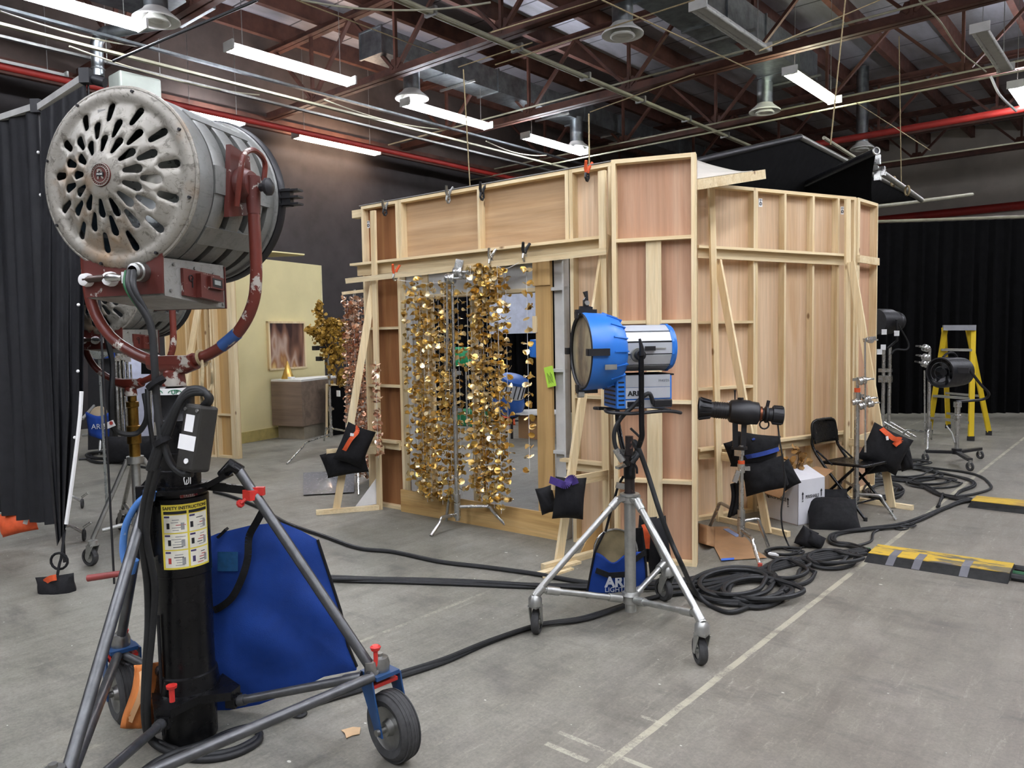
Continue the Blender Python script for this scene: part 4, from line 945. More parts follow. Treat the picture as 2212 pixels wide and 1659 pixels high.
def studio_lamp(M, label, full=True):
    r = thing('studio_lamp', label, 'lamp', M, 'big silver studio lamps')
    bp = backplate(r, M, full=full); o = V((0, 0, 0)); X = (1, 0, 0)
    n = 64 if full else 40
    MB(M).ring((-.25, 0, 0), X, .322, .008, n).build('rolled_rim', WORN, r)
    MB(M).lathe([(.278, -.2), (.278, .2)], o, X, n).build('inner_drum', INNER, r)
    MB(M).lathe([(.0, .14), (.1, .12), (.2, .06), (.24, .0)], o, X, 32).build('reflector', plain('reflector_silver', 'a8adab', .3, .7, .1, 6), r)
    MB(M).ball((-.03, 0, .02), .06, 16, 10).build('bulb', plain('frosted_bulb', 'd8d6c8', .25, 0, .05, 8), r)
    for a, b in ((-.255, -.155), (-.148, -.07), (-.035, .045), (.085, .16), (.195, .25)):
        MB(M).lathe([(.28, a), (.318, a), (.321, a+.006), (.321, b-.006), (.318, b), (.28, b)], o, X, n).build('drum_band', DRUMM, r)
    for ang, w in ((0, .1), (180, .1), (-38, .075), (218, .075), (90, .09), (48, .05), (132, .05)):
        a = math.radians(ang); u = V((0, -math.cos(a), math.sin(a))); t = V(X).cross(u)
        MB(M).beam(u*.3+V((-.15, 0, 0)), u*.3+V((.2, 0, 0)), w, .045, t).build('side_strap', DRUMM, r)
    MB(M).ring((.25, 0, 0), X, .322, .011, n).build('front_hoop', DRUMM, r)
    MB(M).lathe([(.3, .255), (.335, .258), (.342, .268), (.342, .295), (.335, .302), (.3, .302)], o, X, n).build('lens_door', BLACKM, r)
    MB(M).lathe([(.3, .275), (.2, .31), (.1, .33), (0, .336)], o, X, 40).build('fresnel_lens', plain('fresnel_glass', '9fb0b4', .12, .2, .05, 8), r)
    e = MB(M)
    for k in (-1, 0, 1): e.bb((.255, -.42, k*.028-.004+.0), (.3, -.33, k*.028+.004)); 
    e.bb((.262, -.38, -.036), (.29, -.34, .036)); e.build('accessory_ear', BLACKM, r)
    if full:
        for k in range(8):
            a = 2*PI*(k+.35)/8; MB(M).cyl((-.262, .309*math.cos(a), .309*math.sin(a)), (-.273, .309*math.cos(a), .309*math.sin(a)), .0055, 8).build('rivet', BLACKM, bp)
        # round maroon badge
        bd = MB(M).lathe([(0, .006), (.04, .006), (.042, .0)], (-.338, 0, 0), (-1, 0, 0), 32).build('badge', MAROON, bp)
        for q, w in ((.038, .0016), (.0275, .0014)): MB(M).ring((-.345, 0, 0), X, q, w, 32, 6).build('badge_ring', WORN, bd)
        Mb = M @ Matrix.Translation(V((-.3455, 0, 0))) @ Matrix.Rotation(-PI/2, 4, 'Z') @ Matrix.Rotation(PI/2, 4, 'X')
        text('R', .048, Mb @ Matrix.Translation(V((0, -.0, 0))), WORN, bd, bold=.0005)
        for k in range(26):
            a = 2*PI*k/26; MB(M).box((-.3455, .0328*math.cos(a), .0328*math.sin(a)), (.001, .0028, .0028)).build('badge_letter', WORN, bd)
        MB(M).bb((-.347, -.015, -.006), (-.3455, .015, .008)).build('name_plate', BLACKM, bd)
        text('MOLE', .009, Mb @ Matrix.Translation(V((0, .001, .002))), WHITE, bd)
        MB(M).bb((-.272, -.02+.05, .232), (-.268, .012+.05, .246)).build('serial_plate', STEEL, bp)
    # control box underneath
    bx = MB(M)
    P = [(-.25, -.285), (-.25, -.42), (.1, -.455), (.1, -.285)]
    bx.prism([(x, .165, z) for x, z in P], (0, -.33, 0)); b = bx.build('control_box', BOXM, r)
    MB(M).prism([(-.253, .17, -.285), (-.253, -.17, -.27), (-.253, -.165, -.412), (-.253, .17, -.418)], (-.006, 0, 0)).build('rear_panel', MAROON, b)
    MB(M).prism([(.1, -.17, -.29), (.1, .17, -.29), (.1, .17, -.457), (.1, -.17, -.457)], (.006, 0, 0)).build('front_panel', MAROON, b)
    MB(M).prism([(-.16, -.165, -.315), (.06, -.165, -.33), (.06, -.165, -.435), (-.16, -.165, -.415)], (0, -.012, 0)).build('switch_cover', MAROON, b)
    MB(M).prism([(-.09, -.177, -.33), (.045, -.177, -.34), (.045, -.177, -.435), (-.09, -.177, -.42)], (0, -.022, 0)).build('switch_housing', MAROON, b)
    sw = MB(M).prism([(-.05, -.199, -.338), (.03, -.199, -.344), (.03, -.199, -.39), (-.05, -.199, -.384)], (0, -.014, 0)).build('switch_frame', MAROON, b)
    MB(M).prism([(-.04, -.213, -.345), (.02, -.213, -.35), (.02, -.213, -.383), (-.04, -.213, -.378)], (0, -.001, 0)).build('switch_recess', BLACKM, b)
    MB(M).prism([(-.03, -.214, -.353), (.005, -.214, -.356), (.005, -.214, -.373), (-.03, -.214, -.37)], (0, -.003, 0)).build('rocker', plain('grey_rocker', '9aa09c', .4), b)
    MB(M).ring((-.12, -.179, -.35), (0, 1, 0), .011, .002, 12, 4).build('mark', INK, b); MB(M).bb((-.115, -.18, -.385), (-.11, -.177, -.35)).build('mark', INK, b)
    for x, z in ((-.2, -.305), (-.08, -.31), (.03, -.325), (-.22, -.4), (.085, -.34), (.085, -.44)): MB(M).cyl((x, -.165, z), (x, -.17, z), .006, 8).build('screw', STEEL, b)
    # focus bar, crank, cable gland on the maroon panel
    for y, rr in ((.15, .024), (.045, .026)): MB(M).lathe([(0, .0), (rr, .0), (rr*1.05, .012), (rr*.9, .03), (rr*.5, .034), (0, .034)], (-.258, y, -.355), (-1, 0, 0), 20).build('porcelain_ring', PAPERW, b)
    MB(M).cyl((-.28, .15, -.355), (-.28, .045, -.35), .0125, 12).build('focus_bar', plain('brown_bar', '4a3c34', .4, .5), b)
    MB(M).tube([(-.29, .04, -.352), (-.3, .01, -.352), (-.3, -.03, -.356)], [.014, .016, .01], 10).build('crank_joint', CHROME, b)
    MB(M).bb((-.305, -.045, -.375), (-.29, -.032, -.335)).build('crank_handle', PAPERW, b)
    MB(M).lathe([(0, 0), (.034, 0), (.034, .03), (.029, .034), (.029, .05), (.02, .055)], (-.258, -.085, -.335), (-1, 0, .0), 20).build('cable_gland', STEEL, b)
    # pivots and yoke
    xp = -.013
    for s in (-1, 1):
        MB(M).prism([(xp-.06, s*.318, .14), (xp+.06, s*.318, .12), (xp+.075, s*.318, -.1), (xp-.09, s*.318, -.13)], (0, s*.02, 0)).build('pivot_plate', MAROON, r)
        MB(M).lathe([(0, .06), (.05, .055), (.062, .03), (.065, 0)], (xp, s*.33, 0), (0, s, 0), 20).build('pivot_boss', MAROON, r)
        MB(M).tube([(xp, s*.385, .03), (xp, s*.385, -.11)], [.03, .024], 14).build('yoke_socket', MAROON, r)
    if full:
        MB(M).tube(bez([(xp-.07, -.36, -.09), (xp-.075, -.385, .03), (xp-.06, -.395, .1), (xp, -.4, .125), (xp+.08, -.39, .1), (xp+.085, -.38, .03)], 4), .0105, 8).build('lock_handle', MAROONB, r)
        MB(M).cyl((xp+.01, -.38, -.01), (xp+.01, -.44, -.01), .016, 12).build('tilt_knob_stem', BLACKM, r); MB(M).lathe([(0, 0), (.024, 0), (.034, .008), (.034, .02), (.02, .03), (0, .03)], (xp+.01, -.43, -.01), (0, -1, .0), 10).build('tilt_knob', BLACKM, r)
    yb = -.675; yp = [(xp, -.385, -.1), (xp, -.385, -.34), (xp, -.36, -.46), (xp, -.29, -.56), (xp, -.19, -.625), (xp, -.08, -.665), (xp, 0, yb)]
    yp2 = [(x, -y, z) for x, y, z in yp[::-1]]
    MB(M).tube(bez(yp+yp2[1:], 5), .0225, 14).build('yoke', MAROONB, r)
    if full: MB(M).tube(bez([(xp, -.292, -.558), (xp, -.255, -.585), (xp, -.222, -.607)], 4), .0245, 14).build('blue_tape', plain('blue_tape', '2c4f86', .6), r)
    MB(M).tube([(xp, -.1, yb+.012), (xp, -.05, yb-.005), (xp, .05, yb-.005), (xp, .1, yb+.012)], .034, 14).build('yoke_hub', MAROONB, r)
    MB(M).bb((xp-.035, -.1, yb+.0), (xp+.035, .1, yb+.034)).build('yoke_hub_cap', MAROONB, r)
    MB(M).lathe([(.03, -.09), (.045, -.085), (.04, -.03), (.03, -.02)], (xp, 0, yb), UP, 16).build('hub_boss', MAROONB, r)
    return r
studio_lamp(MG, 'big old silver studio lamp with slotted round back and maroon yoke, nearest at upper left')
# --- crank stand
st = thing('crank_stand', 'tall black crank-up stand on pneumatic wheels under the big silver lamp', 'stand', CC)
dC = dep(CC); zz = lambda y: PX(400, y, CC).z
zt0 = LC.z-.675*.93-.085
MB().lathe([(.0, .0), (.098, .0), (.098, zz(1400)), (.099, zz(1240)), (.102, zz(1238)), (.102, zz(1075)), (.096, zz(1072)), (.096, zz(1050)), (0, zz(1050))], CC+UP*.012, UP, 40).build('outer_column', BLACKP, st)
MB().lathe([(.078, zz(1046)), (.078, zz(1012)), (.071, zz(1010)), (.071, zz(978)), (.073, zz(975)), (.068, zz(973)), (.068, zz(908)), (.071, zz(906)), (.067, zz(903)), (.067, zt0-.02), (.03, zt0), (0, zt0)], CC, UP, 36).build('inner_column', BLACKP, st)
ub = MB().lathe([(.0685, zz(850)), (.0685, zz(836))], CC, UP, 36).build('direction_band', PAPERW, st)
TOC = (CP-CC); TOC.z = 0; TOC.normalize(); TR = UP.cross(TOC)   # towards the viewer, and its right
GRN = plain('green_print', '2f7a58', .6)
def onc(r, a, z): return CC + (TOC*math.cos(a)+TR*math.sin(a))*r + UP*z
def ctext(s, size, a0, z, r, mat, par, name='lettering', bold=0, sx=1, al='CENTER'):
    cu = bpy.data.curves.new(name, 'FONT'); cu.body = s; cu.size = size; cu.align_x = al; cu.align_y = 'CENTER'; cu.offset = bold
    t = bpy.data.objects.new(name, cu); C.objects.link(t); me = bpy.data.meshes.new_from_object(t); bpy.data.objects.remove(t)
    mb = MB(); mb.add([onc(r, a0+v.co.x*sx/r, z+v.co.y) for v in me.vertices], [list(p.vertices) for p in me.polygons]); bpy.data.meshes.remove(me)
    return mb.build(name, mat, par)
def cpatch(a0, a1, z0, z1, r, mat, par, name):
    n = max(2, int(abs(a1-a0)/.08))
    return MB().grid(lambda u, v: onc(r, a0+(a1-a0)*u, z0+(z1-z0)*v), n, 1).build(name, mat, par)
for a in (-.95, 0, .95, 1.9, -1.9):
    ctext('UP', .02, a, zz(845), .0692, GRN, ub, bold=.0006)
    m = MB(); m.tube([onc(.0692, a+.32*math.cos(b), zz(846)+.011*math.sin(b)+.0) for b in [PI*k/8 for k in range(9)]], .0016, 4); m.build('arrow', GRN, ub)
MB().lathe([(.0725, zz(1036)), (.0785, zz(1034)), (.0785, zz(1030))], CC, UP, 30).build('collar_ring', BLACKP, st)
zc_ = zz(1052); pl = MB()
pl.lathe([(.07, zc_-.008), (.125, zc_-.008), (.125, zc_+.006), (.07, zc_+.006)], CC, UP, 24); pl.build('collar_plate', BLACKP, st)
WR, WB, WLg = F(852, 1640), F(270, 1558), None
dR, dB = dep(WR), dep(WB)
GREYT = plain('grey_steel_tube', '5f6061', .38, .75, .16, 22)
hR = D(513, 1012, dC-.02); hL = D(322, 1062, dC-.1); hB = D(318, 1052, dC+.06)
for nm, h in (('r', hR), ('l', hL), ('b', hB)):
    d = (h-CC); d.z = 0; L = d.length; d.normalize()
    m = MB(); sd = d.cross(UP)
    a, b = CC+d*.09+UP*zc_, h
    m.beam(a-UP*.005, b.lerp(a, .25)-UP*.005, .06, .02, sd); m.tube([a.lerp(b, .55)+UP*.004, b-d*.02+UP*.012, b+d*.012-UP*.01], [.02, .026, .022], 12)
    m.beam(a.lerp(b, .2)-UP*.01, b+d*.03-UP*.08, .014, .03, sd); m.build('leg_bracket', BLACKP, st)
jR, jB, jL = D(800, 1440, dR+.02), D(258, 1400, dB), D(121, 1735, 2.0)
WLg = G(jL)-RGT*.03-FWD*.03
legR = MB().tube([hR, jR], .0185, 14).build('leg', GREYT, st); MB().tube([hL, jL-UP*.02], .0185, 14).build('leg', GREYT, st); MB().tube([hB, jB], .0185, 14).build('leg', GREYT, st)
# clamp casting low on the column
zf = zz(1470)
cl = MB(); cl.lathe([(.098, zf+.05), (.106, zf+.045), (.112, zf+.0), (.125, zf-.035), (.1, zf-.04)], CC, UP, 30)
tips = []
for w in (WR, WB, WLg):
    d = (w-CC).normalized(); sd = d.cross(UP)
    cl.prism([CC+d*.08+sd*.1+UP*(zf-.04), CC+d*.08-sd*.1+UP*(zf-.04), CC+d*.2-sd*.03+UP*(zf-.045), CC+d*.2+sd*.03+UP*(zf-.045)], UP*.03)
    cl.beam(CC+d*.17+UP*(zf-.06), CC+d*.21+UP*(zf-.06), .05, .04, sd); tips.append(CC+d*.21+UP*(zf-.06))
cl.build('base_casting', BLACKP, st)
for j, t in zip((jR, jB, jL), tips):
    e = j.lerp(t, .06)-UP*.03
    MB().tube([t, e], .016, 12).build('radial_strut', GREYT, st); MB().tube([e.lerp(t, .14), e], .02, 12).build('strut_sleeve', GREYT, st); MB().tube([t, t.lerp(e, .06)], .02, 12).build('strut_sleeve', GREYT, st)
MB().tube([jB-UP*.02, CC+UP*jB.z+TR*-.09+V((0,0,-.03))], .016, 12).build('rear_strut', GREYT, st)
for a, b in ((jR, jL), (jL, jB)):
    d = (b-a).normalized(); off = TOC*.03 if a is jR else V((0, 0, 0))
    MB().tube([a-UP*.025+off, b-UP*.01+off], .018, 14).build('outer_strut', GREYT, st)
def bigwheel(w, j, axis, yawf, blue=True, R=.124):
    axis = axis.normalized(); c = w+UP*R; f = UP.cross(axis)
    ty = MB(); pr = []
    for i in range(13): b = -1.25+2.5*i/12; pr.append((R-.036+.036*math.cos(b), .04*math.sin(b)/math.sin(1.25)))
    pr = [(R*.6, -.03)]+pr+[(R*.6, .03)]
    ty.lathe(pr, c, axis, 48); wl = ty.build('tyre', TYRE, st)
    tr_ = MB()
    for k in (-.024, -.012, 0, .012, .024):
        tr_.ring(c+axis*k, axis, R-.0012-abs(k)*.12, .0032, 56, 5)
    tr_.build('tread', TYRE, wl)
    MB().lathe([(R*.62, -.032), (R*.5, -.02), (R*.25, -.018), (R*.2, -.04), (0, -.04)], c, axis, 28).build('rim', STEEL, wl); MB().lathe([(R*.62, .032), (R*.5, .02), (R*.25, .018), (R*.2, .04), (0, .04)], c, axis, 28).build('rim', STEEL, wl)
    FK = chipped('chipped_blue_fork', '1f4470', '8a8f94', .4, .66, .5, 12) if 'FK' not in MT else MT['FK']; MT['FK'] = FK
    s = G(j)+UP*0; top = 2*R+.045; m = MB(); sx = G(j)-w; so = sx.dot(f)
    for k in (-1, 1):
        e = axis*(k*.058)
        m.prism([c+e-f*.018-UP*.018, c+e+f*.018-UP*.018, c+e+f*(so+.045)*.8+UP*(top-R-.05), c+e+f*(so+.04)+UP*(top-R), c+e+f*(so-.045)+UP*(top-R), c+e+f*(so-.04)*.7+UP*(top-R-.07)], axis*(k*.006))
    m.box(w+f*so+UP*(top+.006), (.1, .1, .014), Matrix((f, axis, UP)).transposed()); m.build('fork', FK, wl)
    MB().cyl(c-axis*.075, c+axis*.075, .012, 12).build('axle', STEEL, wl)
    MB().box(w+f*(so-.01)+UP*(top-.025), (.09, .105, .012), Matrix((f, axis, UP)).transposed()).build('brake_bar', REDP, wl)
    t = w+f*so+UP*top
    MB().lathe([(0, .0), (.034, .0), (.036, .03), (.03, .05), (.012, .055), (.012, .065), (0, .065)], t+UP*.01, UP, 20).build('swivel', STEEL, wl)
    MB().tube([t+UP*.03, j-UP*.03, j+UP*.02], [.026, .03, .022], 12).build('leg_socket', STEEL, st)
    k = j+UP*.02+RGT*.02; MB().tube([k-UP*.02, k+UP*.045], .008, 8).build('locking_pin', REDP, st); MB().lathe([(0, .0), (.016, .0), (.02, .012), (.012, .018), (0, .018)], k+UP*.04, UP, 8).build('pin_head', REDP, st)
    MB().cyl(j-UP*.02-FWD*.02, j-UP*.02-FWD*.04, .014, 10).build('bolt', BLACKM, st)
v = (CP-WR); v.z = 0; v.normalize()
bigwheel(WR, jR, v*math.cos(math.radians(48))-RGT*math.sin(math.radians(48)), 0)
bigwheel(WB, jB, v*math.cos(.9)-RGT*math.sin(.9), 0)
bigwheel(WLg, jL, -RGT*.8+FWD*.6, 0)
# handle, red grip and knobs
BLH = chipped('chipped_light_blue', '4f7fc0', 'c0c4c8', .35, .6, .3, 18)
d = lambda x, y, o=0: D(x, y, dC-.12+o)
MB().tube(bez([d(321, 1072), d(308, 1078), d(290, 1098), d(272, 1135), d(266, 1175), d(268, 1205), d(276, 1225), d(282, 1232)], 4), [.012]*3+[.0125]*23+[.011]*3, 12).build('carry_handle', BLH, st)
MB().tube([d(324, 1060), d(320, 1080)], .0225, 12).build('handle_clamp', BLH, st); MB().tube([d(286, 1208), d(278, 1236)], .0225, 12).build('handle_clamp', BLH, st)
MB().tube([d(266, 1238), d(190, 1249)], [.011, .0125], 12).build('crank_grip', plain('dull_red_grip', '8a3a36', .5, 0, .1), st)
c = D(545, 1068, dC-.04); MB().tube([D(532, 1078, dC-.05), D(520, 1087, dC-.06)], .007, 8).build('clamp_screw', REDP, st); MB().lathe([(0, 0), (.014, .0), (.016, .008), (0, .014)], D(521, 1087, dC-.06), V((-1, 0, -.4)), 8).build('clamp_knob', REDP, st)
MB().box(c, (.05, .05, .035)).build('leg_clamp', REDP, st); MB().beam(c+UP*.012, c+RGT*.045+UP*.012, .02, .03).build('clamp_wing', REDP, st)
k = D(371, 1492, dC-.17); MB().tube([k-UP*.04, k+UP*.015], .01, 8).build('locking_pin', REDP, st); MB().lathe([(0, 0), (.018, 0), (.02, .01), (0, .014)], k+UP*.01, UP, 8).build('pin_head', REDP, st)
MB().bb(CC+V((0, 0, 0)), CC) if False else None
MB().beam(onc(.1, -1.25, zz(1190)), onc(.1, -1.25, zz(1040)), .1, .02, TR).build('side_gusset', BLACKP, st)
MB().tube([onc(.108, -1.0, zz(1310)), onc(.108, -1.0, zz(1560))], .006, 8).build('crank_cable', BLACKM, st)
# stickers
b0 = MB().grid(lambda u, v: onc(.1028, -.66+1.72*u, zz(1213)+(zz(1078)-zz(1213))*v), 14, 1).build('safety_sticker', plain('yellow_sticker', 'd9c640', .55, 0, .05, 8), st)
zt1, zb1 = zz(1078), zz(1213); hh = zt1-zb1
YELW = PAPERW
def cell(a0, a1, f0, f1, mat, nm='printed_panel', r=.1034): return cpatch(-.66+1.72*a0, -.66+1.72*a1, zb1+hh*f0, zb1+hh*f1, r, mat, b0, nm)
CREAM = plain('cream_print', 'd9d6c6', .6, 0, .06, 30)
for a0, a1 in ((.05, .5), (.54, .96)):
    for f0, f1 in ((.03, .29), (.31, .55), (.57, .84)): cell(a0, a1, f0, f1, CREAM)
    cell(a0, a1, .855, .9, INK, r=.1036)
ctext('SAFETY INSTRUCTIONS', .0165, .2, zb1+hh*.945, .104, INK, b0, bold=.0004, sx=.95)
RN2 = random.Random(5)
PURP = plain('purple_print', '3a3058', .6); REDI = plain('red_print', 'b04038', .6); GRYI = plain('grey_print', '8f8f8c', .6, 0, .2, 60)
for a0, a1 in ((.05, .5), (.54, .96)):
    for f0, f1 in ((.03, .29), (.31, .55), (.57, .84)):
        cell(a0+.01, a0+.12, f1-.04, f1-.012, PURP, 'printed_tab', .1037)
        for k in range(5):
            x = a0+.14+RN2.random()*.1; y = f0+.03+k*.04; cell(x, x+.1+RN2.random()*.1, y, y+.012, RN2.choice([GRYI, GRYI, REDI, INK]), 'printed_line', .1037)
        x = a0+.02+RN2.random()*.06; y = f0+.06
        cell(x, x+.06, y, y+.09, RN2.choice([PURP, GRYI, INK, REDI]), 'printed_figure', .1037); cell(a1-.12, a1-.05, f0+.04, f0+.15, GRYI, 'printed_figure', .1037)
b1 = cpatch(.02, .55, zz(1070), zz(1054), .0968, plain('white_sticker', 'd8d4d0', .5), st, 'name_sticker')
ctext('REDSTAR', .016, .34, zz(1062), .0975, plain('maroon_print', '8a2f3a', .5), b1, bold=.0005); 
for k in range(3): 
    m = MB(); a = k*PI/3; m.tube([onc(.0975, .09+math.cos(a)*.08, zz(1062)+math.sin(a)*.008), onc(.0975, .09-math.cos(a)*.08, zz(1062)-math.sin(a)*.008)], .0014, 4); m.build('star', REDI, b1)
m = MB(); m.tube(bez([onc(.0792, .25, zz(1040)), onc(.0792, .22, zz(1026)), onc(.0792, .4, zz(1024)), onc(.0792, .42, zz(1036)), onc(.0792, .3, zz(1040)), onc(.0792, .35, zz(1030))], 4), .0018, 5); m.tube([onc(.0792, .52, zz(1022)), onc(.0792, .5, zz(1040))], .002, 5); m.build('paint_mark', WHITE, st)
# --- blue scrim bag hung on the stand
pts = [(340, 1262), (440, 1165), (470, 1152), (540, 1135), (606, 1128), (650, 1146), (686, 1166), (712, 1245), (736, 1320), (752, 1395), (771, 1440), (770, 1448), (700, 1462), (640, 1492), (560, 1522), (473, 1538), (380, 1500)]
dbg = dC+.2
def bagsheet(dd, nm, mat, par, amp):
    cx = sum(p[0] for p in pts)/len(pts); cy = sum(p[1] for p in pts)/len(pts); P = []
    n = len(pts); dense = []
    for i in range(n):
        a, b = pts[i], pts[(i+1) % n]
        for k in range(4): dense.append((a[0]+(b[0]-a[0])*k/4, a[1]+(b[1]-a[1])*k/4))
    vs = []; fs = []; K = 12; m = len(dense)
    for j in range(K+1):
        t = j/K
        for x, y in dense:
            X = cx+(x-cx)*(1-t); Y = cy+(y-cy)*(1-t)
            bul = amp*(1-(1-t)**2.5)+.007*math.sin(X*.018+Y*.03)*min(1, t*4)+.004*math.sin(X*.04-Y*.03+1)*min(1, t*3)+.005*math.sin((X-2*Y)*.025)*min(1, t*3)
            vs.append(D(X, Y, dbg+dd-bul*(1 if amp > 0 else 1)))
    for j in range(K):
        for i in range(m): fs.append((j*m+i, j*m+(i+1) % m, (j+1)*m+(i+1) % m, (j+1)*m+i))
    return MB().add(vs, fs, True).build(nm, mat, par)
bg = thing('scrim_bag', 'large royal blue nylon scrim bag hanging behind the black crank stand', 'bag', D(560, 1340, dbg), None)
bagsheet(0, 'front_panel', BAGB, bg, .05); bagsheet(.0, 'back_panel', BAGB, bg, -.05)
MB().tube([D(x, y, dbg-.002) for x, y in pts[6:11]], .006, 6).build('binding', BAGK, bg)
mm = MB(); P = bez([D(575, 1090, dbg-.08), D(556, 1125, dbg-.07), D(538, 1160, dbg-.055), D(535, 1205, dbg-.075), D(522, 1250, dbg-.08), D(500, 1292, dbg-.07), D(468, 1316, dbg-.05), D(455, 1314, dbg)], 6)
for a, b in zip(P, P[1:]): mm.beam(a, b, .028, .003, FWD.cross(b-a))
mm.build('carry_strap', BAGK, bg); MB().beam(D(472, 1160, dbg-.03), D(490, 1142, dbg-.03), .03, .01).build('carry_strap', BAGK, bg)
MB().grid(lambda u, v: D(470+44*u, 1192+42*v, dbg-.062-.004*u), 3, 3).build('faded_patch', plain('faded_blue_patch', '14507e', .75, 0, .2, 30), bg)
# --- orange cloth over the brace
pc = D(300, 1500, dC-.02); oc = MB()
def ocl(u, v):
    x = 290+66*u-22*v+6*math.sin(5*v); y = 1438+134*v-10*u*(1-v)
    return D(x, y, dC-.06+.09*u-.07*math.sin(PI*u)*(.5+.5*math.sin(PI*v))+.012*math.sin(11*u+4*v))
oc.grid(ocl, 14, 14); r = thing('orange_cloth', 'faded orange cloth bag draped over the low strut of the crank stand', 'cloth', D(310, 1500, dC)); oc.build('cloth', ORCLOTH, r, solid=.01)
mm = MB(); P = [ocl(.28+.06*math.sin(3*k/10), k/10*.8+.08)-FWD*.012 for k in range(11)]
for a, b in zip(P, P[1:]): mm.beam(a, b, .02, .002, FWD.cross(b-a))
mm.build('pale_stripe', plain('pale_orange_tape', 'e0b080', .8), r)
# --- cables hanging from the lamp
GREENC = plain('green_cable', '1f5a34', .5, 0, .15)
gl_ = MG @ V((-.31, -.085, -.335))
cr = thing('lamp_cable', 'thick black and green cables hanging from the big silver lamp down its crank stand', 'cable', D(340, 900, 2.55))
for i, (o, mat) in enumerate(((0, CABLE), (.014, CABLE), (-.012, GREENC))):
    P = [gl_+RGT*(o-.01), gl_-TOC*-.04-UP*.06+RGT*(o-.01)]+[D(x+o*200, y, 2.52+.01*i) for x, y in ((323, 700), (332, 780), (336, 850), (342, 910), (352, 955), (368, 1000), (392, 1022), (414, 1024))]
    MB().tube(bez(P, 6), .0105 if i < 2 else .006, 10).build('hanging_cable', mat, cr)
MB().tube([D(334, 824, 2.515), D(340, 832, 2.515)], .033, 14).build('cable_tie', BAGK, cr); MB().tube([D(347, 948, 2.515), D(353, 958, 2.515)], .03, 14).build('cable_tie', BAGK, cr)
cx = thing('connector_box', 'black cable connector box with white labels hanging from a rope on the maroon yoke', 'box', D(425, 945, 2.52))
ax = (D(437, 874, 2.52)-D(416, 1016, 2.5)); L = ax.length; ax.normalize(); sx = (RGT*.8+TOC*.6); sx = (sx-ax*sx.dot(ax)).normalized(); Mx = frame(D(426, 946, 2.51), sx, ax)
MB(Mx).bb((-.04, -.038, -L/2), (.04, .038, L/2)).build('housing', plain('scuffed_black_plastic', '26241f', .6, 0, .2, 12), cx, bevel=.01)
nx = sx.cross(ax); fy = -.0385 if (Mx.to_3x3() @ V((0, -1, 0))).dot(TOC) > 0 else .0385
for a, b, c_, d_ in ((-.02, .02, .02, .075), (-.038, .038, -.04, .008)):
    MB(Mx).bb((a, fy-.001, c_), (b, fy+.001, d_)).build('white_label', PAPERW, cx)
MB(Mx).cyl((.012, fy, -.075), (.012, fy*1.1, -.075), .009, 12).build('rivet', PAPERW, cx)
for k in (-1, 1): MB(Mx).cyl((k*.028, fy, L/2-.018), (k*.028, fy*1.1, L/2-.018), .006, 8).build('screw', STEEL, cx)
for i in range(3):
    o = i*6-6
    MB().tube(bez([D(440+o*.6, 880, 2.52), D(452+o*.4, 862, 2.5+.01*i), D(440+o*.5, 846+o*.6, 2.5), D(415+o*.3, 845+o*.7, 2.5), D(395, 858+o*.5, 2.5), D(382, 880+o*.6, 2.5), D(360+o, 930, 2.52), D(338+o, 985, 2.53), D(328+o, 1015, 2.54)], 6), .0115, 10).build('cable', CABLE, cx)
rp = thing('rope', 'grey rope knotted on the maroon yoke holding the connector box', 'rope', D(437, 820, 2.52))
ypx = MG @ V((-.013, -.13, -.652))
MB().ring(ypx, MG.to_3x3() @ V((0, 1, -.25)), .028, .006, 20, 6).build('loop', ROPE, rp)
MB().tube(bez([ypx+TOC*.03-UP*.01, D(438, 800, 2.55), D(436, 850, 2.52), D(437, 878, 2.52)], 5), .0055, 6).build('strand', ROPE, rp)
MB().tube(bez([ypx+TOC*.02-UP*.02+RGT*.03, D(458, 800, 2.6), D(458, 830, 2.6), D(452, 845, 2.58)], 5), .005, 6).build('strand', ROPE, rp)
cr2 = thing('stand_cable', 'pair of black cables running down beside the crank stand to the floor', 'cable', F(330, 1610))
for o in (0, 10):
    MB().tube(bez([D(330+o, 1010, 2.54), D(312+o, 1090, 2.6), D(306+o, 1160, 2.62), D(318+o*1.6, 1260, 2.66), D(320+o, 1350, 2.68), D(314+o*.7, 1450, 2.68), D(312+o*.6, 1540, 2.68), D(322+o*.4, 1592, 2.72), F(352, 1618-o, .012), F(420, 1640-o, .012), F(500, 1632-o, .012), F(560, 1600-o, .012), F(545, 1572+o*.4, .014), F(500, 1580+o*.5, .014), F(430, 1610, .03), F(380, 1625, .02), F(330, 1650, .012), F(280, 1690, .012)], 6), .0125, 10).build('cable', CABLE, cr2)
# ================================================================== LEFT BACKGROUND
SQT = plain('white_square_tube', 'c8c8c4', .4, .3, .1, 8)
def curtain(pts_top, z0f, label, folds=9, amp=.05, mat=None, grom=None, nu=60, seed=0):
    # pts_top: two 3-D points; z0f(u): height of the hem
    a, b = pts_top; r = thing('black_curtain', label, 'curtain', G((a+b)/2)); d = (b-a); n = d.cross(UP).normalized()
    rn = random.Random(seed); ph = [rn.uniform(0, 6) for _ in range(4)]
    def fn(u, v):
        w = amp*(.25+.75*v)*(math.sin(2*PI*folds*u+ph[0]+.5*math.sin(3*v))+.5*math.sin(2*PI*folds*1.7*u+ph[1]+v)+.3*math.sin(2*PI*folds*.43*u+ph[2]))
        p = a.lerp(b, u); zb_ = z0f(u); return V((p.x, p.y, p.z+(zb_-p.z)*v))+n*w
    MB().grid(fn, nu, 14).build('fabric', mat or CURT, r)
    if grom:
        for u, vs_ in grom:
            for v in vs_: MB().ball(fn(u, v)-FWD*.012, .011, 8, 6).build('snap', PAPERW, r)
    return r
